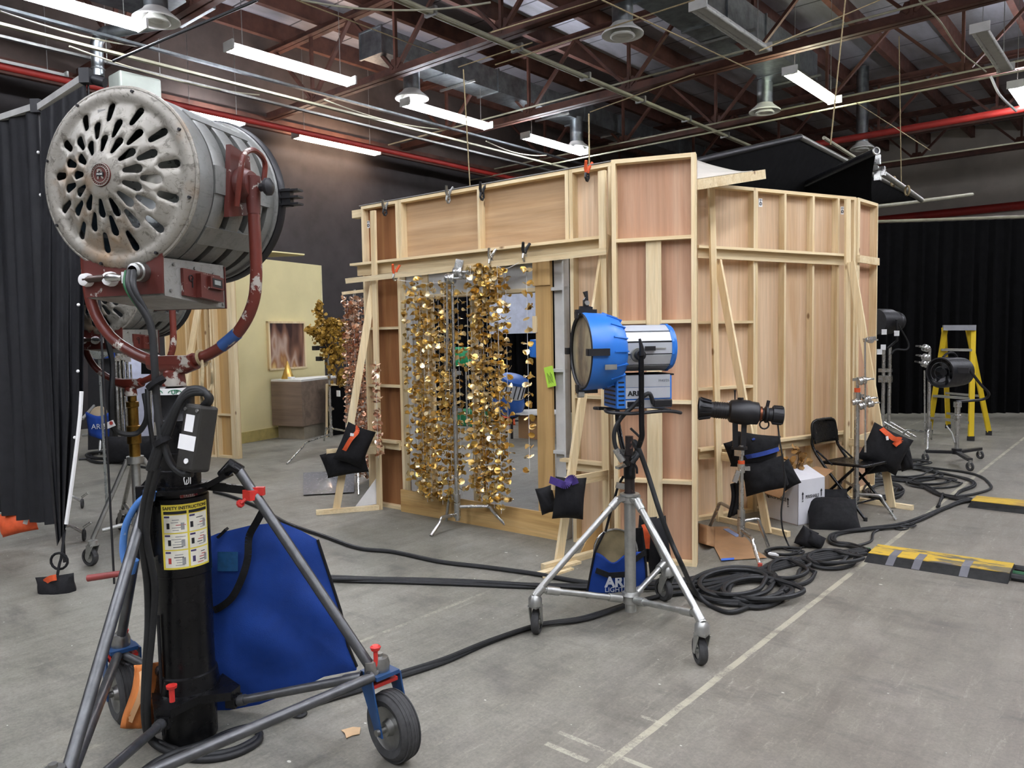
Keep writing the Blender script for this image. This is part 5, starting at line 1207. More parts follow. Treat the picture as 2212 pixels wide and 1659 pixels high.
q0, q1, q2 = D(-70, 285, 5.65), D(84, 236, 5.1), D(190, 172, 4.62)
lz = lambda px, py, d: D(px, py, d).z
curtain((q0, q1), lambda u: lz(40, 1120, 5.3)-.1*u*(1-u), 'black curtain at the left edge of the photo with orange sandbags at its hem', 5, .035, grom=[(.97, [.05*k for k in range(2, 19, 2)])], seed=2)
q2b = D(178, 180, 4.7)
r = thing('black_curtain', 'narrower black curtain with a pale edge, tied to a small sandbag', 'curtain', G(D(140, 1000, 4.8)))
def nf(u, v):
    y = 240-60*u+v*(940+10*u); e = 1 if v < .72 else 1-(v-.72)/.28*.0
    xl_ = 88+22*max(0, v-.55)/.45*1.6*v; xr_ = 187-10*v-(30*((v-.72)/.28)**1.2 if v > .72 else 0)
    x = xl_+(xr_-xl_)*u; w = .03*(math.sin(26*u+2*v)+.5*math.sin(47*u+1))*(.3+.7*v)*(1 if v < .9 else 1)
    return D(x, y, 5.0-.4*u+w)
MB().grid(nf, 36, 20).build('fabric', CURT, r)
MB().tube([nf(1, k/20)-FWD*.02 for k in range(14, 21)], .012, 6).build('pale_edge', PAPERW, r)
for k in range(4, 19, 3): MB().ball(nf(.93, k/20)-FWD*.03, .01, 8, 6).build('snap', PAPERW, r)
MB().tube(bez([nf(.7, 1), D(133, 1200, 4.6), D(128, 1220, 4.56), D(124, 1243, 4.54)], 4), .008, 6).build('tie', BAGK, r); MB().ring(D(128, 1212, 4.57), FWD, .05, .008, 14, 5).build('tie_loop', BAGK, r)
fr = thing('drape_stand', 'white square tube frame carrying the black curtains on the left', 'frame', q1)
for a, b in ((q0, q1), (D(86, 240, 5.08), q2)):
    MB().beam(a+UP*.02, b+UP*.02, .04, .04).build('tube', SQT, fr); MB().beam(b-UP*.03-FWD*.02, b+UP*.055-FWD*.02, .06, .05, RGT).build('corner_bracket', BLACKM, fr)
MB().cyl(G(q2)+UP*.02, q2, .007, 8).build('post', BLACKM, fr); MB().cyl(G(q1)+UP*.02, q1, .01, 8).build('post', BLACKM, fr)
MB().tube([q2+RGT*.03, q2+RGT*.1-UP*.02], .03, 10).build('clamp', BLACKM, fr)
sandbag('small black sandbag with an orange top on the floor below the curtain tie', 4.56, [(122, 1268, 74, 46, 6, .12)], [(ORANGE, .035, [(97, 1257, .03), (108, 1250, .06), (122, 1247, .05)])])
for i, (x, y, w, h, t, lb) in enumerate(((38, 1128, 70, 44, 12, 'orange sandbag at the hem of the left curtain, left one'), (88, 1080, 34, 66, -8, 'orange sandbag at the hem of the left curtain beside its seam'))):
    r = thing('sandbag', lb, 'sandbag', D(x, y, 5.5), 'orange sandbags'); px_pillow(MB(), x, y, w, h, t, .14, 5.55).build('pouch', ORCLOTH if i == 2 else ORANGE, r)
    MB().beam(D(x+20, y-12, 5.42), D(x+16, y+4, 5.42), .03, .006, RGT).build('white_tag', PAPERW, r)
# second lamp
C2 = D(300, 1150, 5.2); C2.z = 0; M2 = frame(V((C2.x, C2.y, 1.84)), XF) @ Matrix.Scale(.93, 4)
studio_lamp(M2, 'second silver slotted-back studio lamp, seen below and behind the big one', False)
s2 = thing('rolling_stand', 'silver rolling stand with a brass column under the second silver lamp', 'stand', C2)
zq = lambda y: PX(300, y, C2).z
MB().lathe([(.035, zq(1000)), (.035, zq(958)), (.045, zq(957)), (.045, zq(920)), (.034, zq(918)), (.034, zq(880)), (.04, zq(878)), (.04, zq(868)), (.028, zq(866)), (.028, zq(828))], C2, UP, 20).build('brass_column', BRASS, s2)
MB().cyl(C2+UP*.2, C2+UP*zq(985), .03, 16).build('lower_column', GALV, s2); MB().cyl(C2+UP*zq(1000), C2+UP*zq(985), .055, 16).build('top_hub', GALV, s2)
MB().cyl(C2+UP*.24, C2+UP*.3, .045, 16).build('lower_hub', GALV, s2)
for g, yw in ((F(196, 1222), YAW+1.2), (F(264, 1146), YAW+1.0), (F(420, 1185), YAW+.4)):
    d = (g-C2).normalized(); t = caster(s2, g, 0, yw, .062); MB().tube([C2+UP*zq(992)+d*.05, t+UP*.01], .016, 10).build('leg', GALV, s2); MB().tube([C2+UP*.27, t+UP*.06-d*.06], .014, 10).build('brace', GALV, s2)
MB().tube(bez([M2 @ V((-.3, -.08, -.34)), D(243, 790, 4.95), D(240, 860, 4.95), D(244, 920, 5.0), D(262, 936, 5.05), D(295, 936, 5.1), D(313, 915, 5.1), D(318, 890, 5.1), D(312, 850, 5.12)], 6), .018, 8).build('cable', CABLE, label='black cable looping down from the second silver lamp beside its brass column', cat='cable')
r = thing('cable_tag', 'white tag with a red dot on the cable of the second silver lamp', 'tag', D(236, 918, 4.9)); MB().beam(D(226, 922, 4.9), D(247, 913, 4.9), .04, .002, UP).build('paper', PAPERW, r); MB().lathe([(0, 0), (.012, 0)], D(240, 914, 4.89), -FWD, 14).build('dot', REDI, r)
MB().tube(bez([D(318, 840, 5.05), D(322, 900, 5.05), D(330, 960, 5.1), D(333, 1010, 5.15), F(345, 1160, .02)], 6), .016, 8).build('cable', CABLE, label='black cable hanging straight behind the brass column', cat='cable')
# odds and ends far left
r = thing('leaning_panel', 'large white panel standing far behind the second silver lamp', 'panel', F(280, 905)); MB().prism([D(224, 775, 11), D(330, 770, 11.3), D(330, 958, 11.3), D(238, 964, 11)], FWD*.03).build('sheet', plain('pale_blue_white', 'c6cce0', .6), r)
MB().prism([D(305, 770, 9.8), D(347, 770, 9.8), D(347, 808, 9.8), D(305, 808, 9.8)], FWD*.06).build('flag', DUV, label='small black flag panel behind the maroon yoke', cat='flag')
MB().cyl(F(326, 985), PX(326, 800, F(326, 985)), .015, 8).build('flag_pole', CHROME, label='thin chrome pole under the small black flag behind the maroon yoke', cat='pole')
for i, (x, t, b) in enumerate(((261, 770, 930), (269, 765, 935), (277, 768, 930), (285, 772, 925))):
    g = D(x, 1000, 10.2+.1*i); g.z = 0
    c = thing('light_stand', 'folded chrome light stand standing in a row far behind the second silver lamp', 'stand', g, 'folded stands at far left')
    MB().cyl(g+UP*.05, g+UP*PX(x, t, g).z, .02, 8).build('tube', CHROME, c); MB().cyl(g+RGT*.05+UP*.05, g+RGT*.05+UP*PX(x, t+15, g).z, .013, 8).build('leg', CHROME, c); MB().box(g+UP*PX(x, t+4, g).z, (.08, .08, .07)).build('grip_head', CHROME, c)
r = thing('scrim_bag', 'small blue nylon bag with a round scrim, hanging on a stand at far left', 'bag', D(208, 915, 9.5)); 
MB().grid(lambda u, v: D(190+44*u+(8-16*u)*(v-.5)+4*v*u, 890+50*v+14*u*v-6*math.sin(PI*u)*(1-v)*-1.5, 9.5-.1*math.sin(PI*u)), 8, 6).build('front_pocket', BAGB, r, solid=.02)
MB().lathe([(.11, 0), (.09, .02), (0, .025)], D(212, 895, 9.48), -FWD+UP*.5, 20).build('scrim', plain('tan_scrim', '9a8a70', .5, .3), r)
Mt = frame(D(214, 922, 9.37), RGT)@Matrix.Rotation(PI/2, 4, 'X'); text('ARRI', .09, Mt, SILV, r)
g = F(240, 972); r = thing('rolling_stand', 'silver rolling stand with a caster far left behind the curtains', 'stand', g); MB().ring(g+UP*.09, RGT*.5+FWD, .07, .022, 20, 8).build('wheel', TYRE, r)
MB().cyl(g+UP*.16, D(226, 850, 10.4), .022, 8).build('leg', GALV, r); MB().cyl(D(226, 852, 10.4), D(178, 905, 10), .022, 8).build('leg', GALV, r); MB().cyl(D(226, 852, 10.4), D(224, 780, 10.4), .03, 8).build('column', BLACKM, r); MB().cyl(D(226, 855, 10.4), F(215, 982), .022, 8).build('leg', GALV, r)
MB().cyl(D(178, 940, 10.6), D(252, 936, 10.6), .018, 8).build('brace', GALV, r)
MB().prism([D(192, 770, 10), D(240, 760, 10), D(240, 773, 10), D(192, 776, 10)], FWD*.1).build('blue_case', BAGB, label='flat blue case below the second silver lamp at far left', cat='case')
MB().prism([D(190, 777, 10.2), D(243, 774, 10.2), D(243, 968, 10.2), D(190, 972, 10.2)], FWD*.3).build('cart', BLACKM, label='tall black equipment cart at far left under the flat blue case', cat='cart')
MB().pillow(F(285, 1000)+UP*.16, RGT, UP, .62, .34, .3).build('black_bag', BAGK, label='black equipment bag on the floor behind the brass column', cat='bag')
MB().lathe([(.17, 0), (.17, .03), (.1, .07), (0, .08)], D(213, 735, 7.0), -FWD+RGT*-.2, 24).cyl(D(213, 750, 7.05), G(D(213, 750, 7.05)), .012, 8).build('round_reflector', plain('reflector_silver', 'a8adab', .3, .7), label='round silver reflector dish behind the second silver lamp', cat='reflector')
# --- wooden flats and yellow room far left
GW = Wall((375, 982), (478, 986)); 
FLW = lambda W, x0, x1, lb, st_, rl: flat(W, x0, x1, lb, PLY, studs=st_, rails=rl, z1=2.66)
FLW(GW, 0, GW.L-.02, 'raw timber backs of a set wall behind the maroon yoke', [GW.x(405, 800), GW.x(430, 800), GW.x(447, 800)], [])
GW2 = Wall((480, 986), (523, 990)); flat(GW2, 0, GW2.L, 'narrow timber flat with a cream edge at the left end of the yellow wall', PLY, rails=[GW2.z(500, 897)], z1=2.66, te=.1)
pa, pb = GW.w(GW.x(447, 640), -.2, 2.0), GW.w(GW.x(415, 900), -.5, .6)
MB().beam(pa, GW.w(GW.x(418, 860), -.45, .1), .08, .03, GW.M.to_3x3() @ V((1, 0, 0))).build('wall_brace', PINE, label='slanting pine brace leaning on the timber flats behind the maroon yoke', cat='brace')
YW0, YW1 = F(524, 958), D(705, 900, 12.7); YW1.z = 0
MY = frame(YW0, YW1-YW0); YL = (YW1-YW0).length
r = thing('yellow_wall', 'pale yellow painted set wall with a framed picture at left', 'wall panel', MY)
YEL = plain('pale_yellow_paint', 'e2d6a2', .7, 0, .05, 1.5)
MB(MY).bb((-.1, 0, 0), (YL, .08, 2.68)).build('panel', YEL, r); MB(MY).bb((-.1, -.02, 0), (YL, 0, .16)).build('skirting', plain('yellow_skirting', 'b8a868', .6), r)
MB(MY).bb((YL-.03, -.004, 0), (YL, 0, 2.68)).build('edge', plain('cream_edge', 'ded4a8', .6), r)
MB().prism([D(540, 540, 12.5), D(658, 551, 12.5), D(655, 553, 12.6), D(570, 556, 13.2)], UP*.02).build('ceiling_sheet', YEL, label='loose yellow sheet lying across the top of the yellow wall', cat='sheet')
def art():
    t = NT('soft_brown_abstract'); sp = t.mk('SeparateXYZ', {0: t.tc.outputs['Object']}); n = t.noise(t.co((3.4, 1, 1.2)), 1.5, 1.5, .4, .15)
    v = t.math('ADD', n, t.math('MULTIPLY', t.math('SUBTRACT', 1.15, sp.outputs[2]), .42))
    t.set(Base_Color=t.ramp(v, [(.25, '3a2420'), (.4, '8a6450'), (.5, 'b8a090'), (.58, '9a6a44'), (.68, 'd8b878'), (.82, 'ece2c4')]), Roughness=.35); return t.m
n_ = MY.to_3x3() @ V((0, 1, 0)); cs_ = [MY.inverted() @ WL(x, y, YW0, n_) for x, y in ((574, 694), (658, 795))]
(x0_, z1_), (x1_, z0_) = (cs_[0].x, cs_[0].z), (cs_[1].x, cs_[1].z)
r = thing('framed_picture', 'framed blurry brown and cream abstract picture on the yellow wall', 'picture', MY)
MB(MY).bb((x0_+.03, -.03, z0_+.03), (x1_-.03, -.015, z1_-.03)).build('canvas', art(), r)
for a, b in (((x0_, z0_), (x0_+.035, z1_)), ((x1_-.03, z0_), (x1_, z1_)), ((x0_, z0_), (x1_, z0_+.03)), ((x0_, z1_-.03), (x1_, z1_))): MB(MY).bb((a[0], -.045, a[1]), (b[0], -.003, b[1])).build('frame', PINE, r)
# reception counter
K0 = F(655, 951); K0 = G(K0); KL = G(D(588, 900, dep(K0)+.25)); KR = G(D(752, 900, dep(K0)+1.3)); KM = G(D(690, 900, 12.3))

def ctop(z): return [KL+UP*z, K0+UP*z, KR+UP*z, KM+UP*z]
VEN = wood('grey_brown_veneer', '6b5c50', '7f6e60', '8d7c6c', 0, .5, .6)
r = thing('reception_counter', 'grey-brown veneered counter with a white top before the yellow wall', 'counter', frame(K0, KL-K0))
MB().prism(ctop(.2), UP*.66).build('body', VEN, r); MB().prism(ctop(.86), UP*.03).build('worktop', WHITE, r)
ins = [(p-sum(ctop(0), V())*.25)*.86+sum(ctop(0), V())*.25 for p in ctop(0)]; MB().prism(ins, UP*.2).build('plinth', plain('beige_plinth', '8d8474', .6), r)
zc = PX(622, 814, K0).z
c = D(622, 816, dep(K0)+.35); c.z = .89
r = thing('gold_cone', 'small crumpled gold foil cone standing on the counter', 'ornament', c)
MB().grid(lambda u, v: c+V((math.cos(2*PI*u), math.sin(2*PI*u), 0))*(.085*(1-v)+.006)*(1+.1*math.sin(9*2*PI*u+8*v))+UP*(.27*v), 28, 6).build('cone', GOLD, r)
MB().box(c+RGT*.08+V((0, 0, .02))-FWD*.1, (.1, .06, .03)).build('white_card', PAPERW, label='small white card on the counter beside the gold cone', cat='card')
# gold leaf branches on a stand
LEAFY = plain('gold_yellow_leaves', 'b08a34', .5, .25, .3, 30)
gb = F(716, 962)
bs = cstand(gb, [F(620, 1003), F(700, 952), F(770, 978)], [(.02, 0, PX(713, 880, gb).z), (.017, 0, PX(713, 760, gb).z)], 'light stand with a black clamp holding the golden leaf branches', leg_h=(.16, .2, .24))
for q in ((682, 752), (708, 748), (690, 775)): MB().box(PX(*q, gb), (.09, .06, .06)).build('clamp', BLACKM, bs)
MB().tube([PX(675, 752, gb), PX(720, 748, gb)], .014, 8).build('clamp_bar', BLACKM, bs)
br = thing('leaf_branch', 'branches of golden yellow leaves held up by a stand before the yellow wall', 'branch', PX(712, 800, gb))
lv = MB(); sm_ = MB()
for path, w in (([(722, 790), (700, 730), (690, 690), (688, 655)], 15), ([(722, 790), (700, 742), (676, 715), (666, 712)], 12), ([(724, 800), (716, 745), (728, 705), (744, 700)], 18), ([(726, 830), (732, 780), (742, 740), (744, 720)], 18), ([(722, 790), (712, 745), (714, 700), (716, 695)], 14), ([(730, 835), (740, 815), (746, 800)], 10)):
    P = bez([PX(x, y, gb, RN.uniform(-.1, .2)) for x, y in path], 8); sm_.tube(P, .008, 5)
    for i, p in enumerate(P[3:]):
        tp = 1-.75*(i/len(P)) 
        for k in range(int(10)):
            o = V((RN.gauss(0, 1), RN.gauss(0, 1), RN.gauss(0, .8)))*(w*.0044*tp); leaf(lv, p+o, V((RN.gauss(0, 1), RN.gauss(0, 1), RN.gauss(0, 1))), .028, 6)
sm_.build('stem', plain('brown_stem', '4a3624', .8), br); lv.build('leaves', LEAFY, br, kind='stuff')
r = thing('black_flag', 'black fabric flag in a thin tan frame standing by the counter', 'flag', F(722, 962)); MB().prism([D(706, 830, 11.6), D(745, 830, 11.9), D(745, 955, 11.9), D(706, 958, 11.6)], FWD*.04).build('fabric', DUV, r); MB().beam(D(706, 830, 11.55), D(706, 958, 11.55), .03, .03).build('frame', PINE, r); MB().beam(D(706, 831, 11.55), D(745, 831, 11.85), .03, .03).build('frame', PINE, r); MB().box(D(731, 850, 11.6), (.07, .02, .09)).build('paper_tag', PAPERW, r)
MB().grid(lambda u, v: F(655+110*u, 1045+24*(v-.5)*2-6*u, .012+.05*math.exp(-((u-.5)/.2)**2-((v-.4)/.3)**2)), 12, 8).build('plastic_sheet', plain('grey_plastic_film', '8e8f92', .2, 0, .1, 12), label='crumpled clear plastic sheet on the floor left of the set', cat='plastic sheet')
# --- seen through the doorway
a, b = D(862, 700, 14.4), D(1330, 700, 14.0); a.z = b.z = 2.9
curtain((a, b), lambda u: .05, 'far black drape seen through the doorway', 26, .06, DUV, seed=5, nu=120)
r = thing('white_screen', 'pale grey-white screen hanging beyond the doorway', 'screen', D(1110, 720, 13.2)); MB().prism([D(1057, 615, 13.3), D(1175, 612, 13.1), D(1175, 719, 13.1), D(1057, 722, 13.3)], FWD*.02).build('sheet', plain('pale_screen', 'bfc6d6', .6), r)
r = thing('green_bag', 'bright green bag hanging beyond the gold discs', 'bag', D(1005, 770, 11)); MB().pillow(D(1006, 770, 11), RGT, UP, .3, .27, .12).build('pouch', GREEN, r); MB().cyl(G(D(1006, 770, 11.05)), D(1006, 760, 11.05), .015, 8).build('pole', CHROME, r)
MB().bb(F(1020, 918)-V((.25, .2, 0)), F(1020, 918)+V((.25, .2, .26))).build('green_crate', plain('dark_green_crate', '1a7044', .6), label='dark green crate on the floor beyond the doorway', cat='crate', bevel=.02)
MB().pillow(F(1092, 918)+UP*.1, RGT, FWD*.4+UP, .32, .22, .2).build('orange_bag', ORANGE, label='crumpled orange bag on the floor beyond the doorway', cat='bag')
tb = F(1160, 945); r = thing('small_table', 'white round table on a brown carton beyond the doorway', 'table', tb); MB().box(tb+UP*.16, (.4, .35, .32)).build('base', CARDB, r); MB().lathe([(0, .36), (.36, .36), (.36, .38), (0, .38)], tb, UP, 32).build('top', WHITE, r)
rb = thing('film_lamp', 'blue and ribbed silver lamp tipped downward beyond the doorway', 'lamp', D(1104, 850, 11)); c = D(1104, 850, 11); ax = (UP*.9+RGT*.25-FWD*.3).normalized()
MB().lathe([(.0, -.3), (.2, -.28), (.23, -.2), (.23, -.1), (.2, -.02)], c, ax, 28).build('front_housing', ARBD, rb); MB().lathe([(.19, -.02), (.19, .2)], c, ax, 28).build('ribbed_body', SILV, rb); MB().lathe([(.2, .2), (.2, .24), (.1, .27), (0, .27)], c, ax, 28).build('rear_cap', ARBD, rb)
rib = MB(); u0 = ax.orthogonal().normalized(); w0 = ax.cross(u0)
for k in range(18): d = u0*math.cos(k*PI/9)+w0*math.sin(k*PI/9); rib.beam(c+d*.19, c+d*.19+ax*.2, .012, .02, ax.cross(d))
rib.build('fins', BLACKM, rb); MB().tube(bez([c-ax*.1+RGT*.25, c-ax*.35+RGT*.2, c-ax*.42, c-ax*.35-RGT*.2, c-ax*.1-RGT*.25], 5), .016, 8).build('yoke', BLACKM, rb); MB().cyl(c-UP*.3, V((c.x, c.y, 0)), .02, 8).build('column', BLACKM, rb)
rb2 = thing('film_lamp', 'second blue lamp head half hidden by the right door jamb beyond the doorway', 'lamp', D(1158, 757, 11.5)); c = D(1160, 757, 11.5); MB().lathe([(0, -.12), (.1, -.1), (.12, 0), (.12, .15), (0, .17)], c, UP+RGT*.1, 20).build('housing', ARB, rb2); MB().cyl(c-UP*.1, V((c.x, c.y, 0)), .02, 8).build('column', BLACKM, rb2)

r = thing('sandbag', 'orange sandbag sitting behind the left leg of the black crank stand', 'sandbag', F(330, 1198), 'orange sandbags'); MB().pillow(F(330, 1198)+UP*.1, RGT, UP, .16, .26, .12).build('pouch', ORANGE, r)
# ================================================================== RIGHT SIDE
# profile spotlight on a light stand
eb = F(1601, 1184); de = dep(eb)
es = cstand(eb, [F(1642, 1227), F(1660, 1182), F(1530, 1146)], [(.017, 0, PX(1600, 1005, eb).z), (.014, 0, PX(1599, 962, eb).z)], 'chrome light stand under the black profile spotlight', red_tip=(0,), leg_h=(.13, .19, .24))
MB().cyl(eb+UP*PX(1600, 1011, eb).z, eb+UP*PX(1600, 995, eb).z, .023, 12).build('orange_tape', ORANGE, es); MB().box(PX(1597, 975, eb), (.05, .05, .06)).build('spigot', CHROME, es)
MB().beam(PX(1592, 1015, eb)-FWD*.03, PX(1584, 1040, eb)-FWD*.03, .02, .03).build('lock_wing', CHROME, es)
ep = thing('profile_spotlight', 'long black profile spotlight pointing left on its light stand', 'lamp', D(1600, 890, de))
k_ = de/FP; o = D(1508, 882, de+.05); e = D(1692, 898, de-.05); ax = (e-o).normalized(); S_ = (e-o).length/184
def lt(pr, nm, mt, n=28): return MB().lathe([(r_*k_, h*S_) for r_, h in pr], o, ax, n).build(nm, mt, ep)
lt([(0, 8), (18, 8), (21, 0), (24, 0), (24, 4), (20, 10), (17, 28), (17, 34)], 'front_barrel', BLACKM); lt([(0, 10), (17, 10)], 'front_lens', plain('dark_lens', '2a2f36', .1))
lt([(17, 32), (17.5, 34), (17.5, 66), (21, 70)], 'lens_tube', BLACKM); lt([(19, 66), (24, 70), (27, 84), (27, 110), (25, 116), (24, 130), (18, 133)], 'shutter_housing', BLACKM)
lt([(14, 130), (16, 131), (16, 138), (13, 139)], 'bronze_heat_ring', plain('bronze', '7a4a34', .35, .8)); lt([(12, 138), (13, 142), (19, 146), (19, 150), (14, 152), (15, 158), (15, 162)], 'lamp_cap', BLACKM); lt([(17, 160), (19.5, 161), (19.5, 183), (17, 184), (0, 184)], 'rear_cap', BLACKM)
u_ = (UP-ax*ax.z).normalized(); w_ = ax.cross(u_)
for h in range(6): lt([(17.5, 36+h*5), (18.6, 36+h*5), (18.6, 38+h*5), (17.5, 38+h*5)], 'fin', BLACKM, 20)
for h in range(10):
    a = 2*PI*h/10; d = u_*math.cos(a)+w_*math.sin(a); MB().beam(o+ax*(3*S_)+d*24*k_, o+ax*(28*S_)+d*18.5*k_, .006, .012, ax.cross(d)).build('grip_rib', BLACKM, ep); MB().beam(o+ax*(162*S_)+d*19.7*k_, o+ax*(181*S_)+d*19.7*k_, .006, .008, ax.cross(d)).build('grip_rib', BLACKM, ep)
lt([(9, 0), (9, 0)], 'x', BLACKM) if False else None
p = o+ax*(78*S_)+u_*26*k_; MB().tube([p, p+UP*.05, p+UP*.065], [.004, .006, .009], 8).build('top_handle', BLACKM, ep); MB().box(o+ax*(90*S_)+u_*28*k_, (.03, .03, .02)).build('knob', BLACKM, ep)
p = o+ax*(85*S_)-w_*27*k_; MB().lathe([(0, .02), (.035, .018), (.04, 0)], p, (CP-p).normalized(), 16).build('pivot_knob', BLACKM, ep)
for dx in (-12, 12):
    a = PX(1598+dx, 905, eb)-FWD*.02*(1 if dx < 0 else -1); MB().beam(a+UP*.02, PX(1597+dx*.7, 968, eb), .035, .012, RGT).build('yoke_arm', BLACKM, ep)
MB().box(PX(1597, 968, eb), (.09, .06, .02)).build('yoke_base', BLACKM, ep)
p = o+ax*(145*S_)-u_*16*k_; MB().ring(p-UP*.02, w_, .03, .006, 14, 5).build('safety_loop', BLACKM, ep); MB().tube([o+ax*(148*S_)+u_*15*k_, o+ax*(150*S_)+u_*30*k_], .012, 8).build('rear_knob', BLACKM, ep)
for i in range(4): MB().box(o+ax*((64-0+i*2)*S_)+u_*(21-0)*k_, (.008, .008, .004)).build('scale_mark', PAPERW, ep) if i < 2 else None
MB().tube(bez([D(1680, 914, de-.05), D(1684, 950, de-.06), D(1692, 1000, de-.07), D(1695, 1050, de-.05), D(1688, 1100, de-.05), D(1690, 1140, de-.05), D(1700, 1170, de-.02), F(1712, 1186, .01), F(1740, 1180, .01)], 6), .006, 8).build('spotlight_cable', CABLE, label='thin black cable hanging from the rear of the profile spotlight to the floor', cat='cable')
MB().grid(lambda u, v: D(1580+17*u-3*v+4*math.sin(4*v), 1046+72*v-8*u, de+.05+.02*math.sin(6*u)), 6, 8).build('black_cloth', BAGK, label='narrow black bag flap hanging behind the spotlight stand', cat='cloth', solid=.02)
# right stand
rb_ = F(1849, 1112); dr = dep(rb_)
rs_ = cstand(rb_, [F(1843, 1146), F(1935, 1124), F(1800, 1085)], [(.019, 0, PX(1852, 850, rb_).z), (.013, 0, PX(1853, 815, rb_).z)], 'chrome light stand with a bare extension rod before the folding chair', leg_h=(.12, .17, .22))
MB().cyl(PX(1852, 852, rb_), PX(1852, 838, rb_), .0225, 12).build('orange_tape', ORANGE, rs_)
for q, s_ in (((1858, 822), 1.), ((1868, 862), .9), ((1858, 876), .9), ((1876, 872), .8), ((1842, 868), .7)): knuckle(PX(*q, rb_)-FWD*.03, RGT+UP*.2, par=rs_, s=s_)
MB().beam(PX(1842, 820, rb_), PX(1874, 818, rb_), .022, .022).build('grip_arm', CHROME, rs_)
MB().tube([PX(1862, 736, rb_)-FWD*.05, PX(1863, 975, rb_)-FWD*.05], .008, 8).build('extension_rod', CHROME, rs_)
MB().beam(PX(1860, 735, rb_)-FWD*.05, PX(1884, 730, rb_)-FWD*.05, .03, .03, UP).build('rod_head', CHROME, rs_); knuckle(PX(1872, 734, rb_)-FWD*.06, -FWD, par=rs_, s=.8)
# folding chair
cs = .93; fc = (RGT*math.sin(.62)-FWD*math.cos(.62)); cc = F(1836, 1106); 
MC = frame(cc, fc) @ Matrix.Scale(cs, 4)
ch = thing('folding_chair', 'black metal folding chair standing before the right set wall', 'chair', MC)
for y in (-.2, .2):
    MB(MC).tube(bez([(-.26, y*.55, .8), (-.262, y*.85, .77), (-.25, y*.93, .68), (-.2, y*.97, .5), (.26, y*1.02, .012)], 5), .0125, 10).build('front_leg', BLACKP, ch); MB(MC).tube([(.13, y*.86, .42), (-.27, y*.96, .012)], .0125, 10).build('rear_leg', BLACKP, ch)
    for x in (.26,): MB(MC).cyl((x, y*1.02, 0), (x, y*1.02, .03), .016, 8).build('foot_cap', RUBBER, ch)
    MB(MC).cyl((-.27, y*.96, 0), (-.27, y*.96, .03), .016, 8).build('foot_cap', RUBBER, ch)
    MB(MC).tube([(-.21, y*.93, .54), (-.06, y*.9, .43)], .008, 6).build('seat_link', BLACKP, ch)
MB(MC).tube([(-.26, -.11, .8), (-.262, 0, .803), (-.26, .11, .8)], .0125, 10).build('top_rail', BLACKP, ch)
MB(MC).grid(lambda u, v: V((-.262+.035*v-.03*(1-(2*u-1)**2), (-.185+.37*u)*(1-.12*(1-v)**3), .795-.2*v)), 14, 8).build('backrest', BLACKP, ch, solid=.008)
MB(MC).grid(lambda u, v: V((-.17+.4*v, (-.18+.36*u)*(1-.12*max(0, v-.7)), .44-.012*math.sin(PI*u)*math.sin(PI*v)+.01*v)), 12, 10).build('seat', BLACKP, ch, solid=.022)
MB(MC).tube([(-.2, -.19, .14), (-.2, .19, .14)], .009, 8).build('rung', BLACKP, ch); MB(MC).tube([(.17, -.2, .13), (.17, .2, .13)], .009, 8).build('rung', BLACKP, ch)
# white carton
B0, B1, B2 = F(1724, 1136), F(1781, 1125), F(1641, 1113); hb = PX(1723, 1040, B0).z
ux = (B1-B0); uy = (B2-B0); L1, L2 = ux.length, uy.length; ux.normalize(); uy.normalize()
bx = thing('carton', 'white cardboard carton printed PERISHABLE under the spotlight sandbag', 'box', frame(B0, ux))
CARD = plain('white_card', 'd9d9dc', .75, 0, .04, 5)
def wl_(a, d, L, n, z0=0, z1=hb): return [a+UP*z0, a+d*L+UP*z0, a+d*L+UP*z1, a+UP*z1], n*.006
B3 = B0+ux*L1+uy*L2
for a, d, L, n in ((B0, ux, L1, uy), (B0, uy, L2, ux), (B0+uy*L2, ux, L1, -uy), (B0+ux*L1, uy, L2, -ux)): p, q = wl_(a, d, L, n); MB().prism(p, q).build('side', CARD, bx)
MB().prism([B0, B0+ux*L1, B3, B0+uy*L2], UP*.006).build('bottom', CARDB, bx)
T = UP*hb
MB().prism([B0+T, B0+ux*L1+T, B0+ux*L1+uy*L2*.45+T+UP*.07, B0+uy*L2*.35+T+UP*.06], UP*.005).build('flap', CARD, bx)
MB().prism([B0+T+uy*.02, B0+uy*L2+T, B0+uy*L2-ux*.14-UP*.1+T, B0-ux*.16-UP*.12+T+uy*.04], UP*.005).build('flap', CARDB, bx)
MB().prism([B0+ux*L1+T, B0+ux*L1+uy*L2*.6+T, B0+ux*(L1+.18)+uy*L2*.6+T+UP*.03, B0+ux*(L1+.16)+uy*.05+T+UP*.03], UP*.005).build('flap', CARDB, bx)
def onface(a, d, n, u, z): return frame(a+d*u+UP*z+n*.002, d) @ Matrix.Rotation(PI/2, 4, 'X')
n1 = ux.cross(UP); n2 = -(uy.cross(UP))
text('PERISHABLE', .036, onface(B0, ux, n1, L1*.52, hb*.62), INK, bx, sx=.8, ext=.0005)
text('PERISHABLE', .04, onface(B0+uy*L2, -uy, -uy.cross(UP)*-1 if False else (-uy).cross(UP), L2*.45, hb*.52), INK, bx, ext=.0005)
def arrow(a, d, n, u, z, s=1):
    m = MB(onface(a, d, n, u, z)); m.prism([(-.004*s, -.03*s, 0), (.004*s, -.03*s, 0), (.004*s, .01*s, 0), (.012*s, .01*s, 0), (0, .03*s, 0), (-.012*s, .01*s, 0), (-.004*s, .01*s, 0)], (0, 0, .001)); m.build('arrow', INK, bx)
    text('UP', .014, onface(a, d, n, u, z-.042*s), INK, bx, ext=.0005)
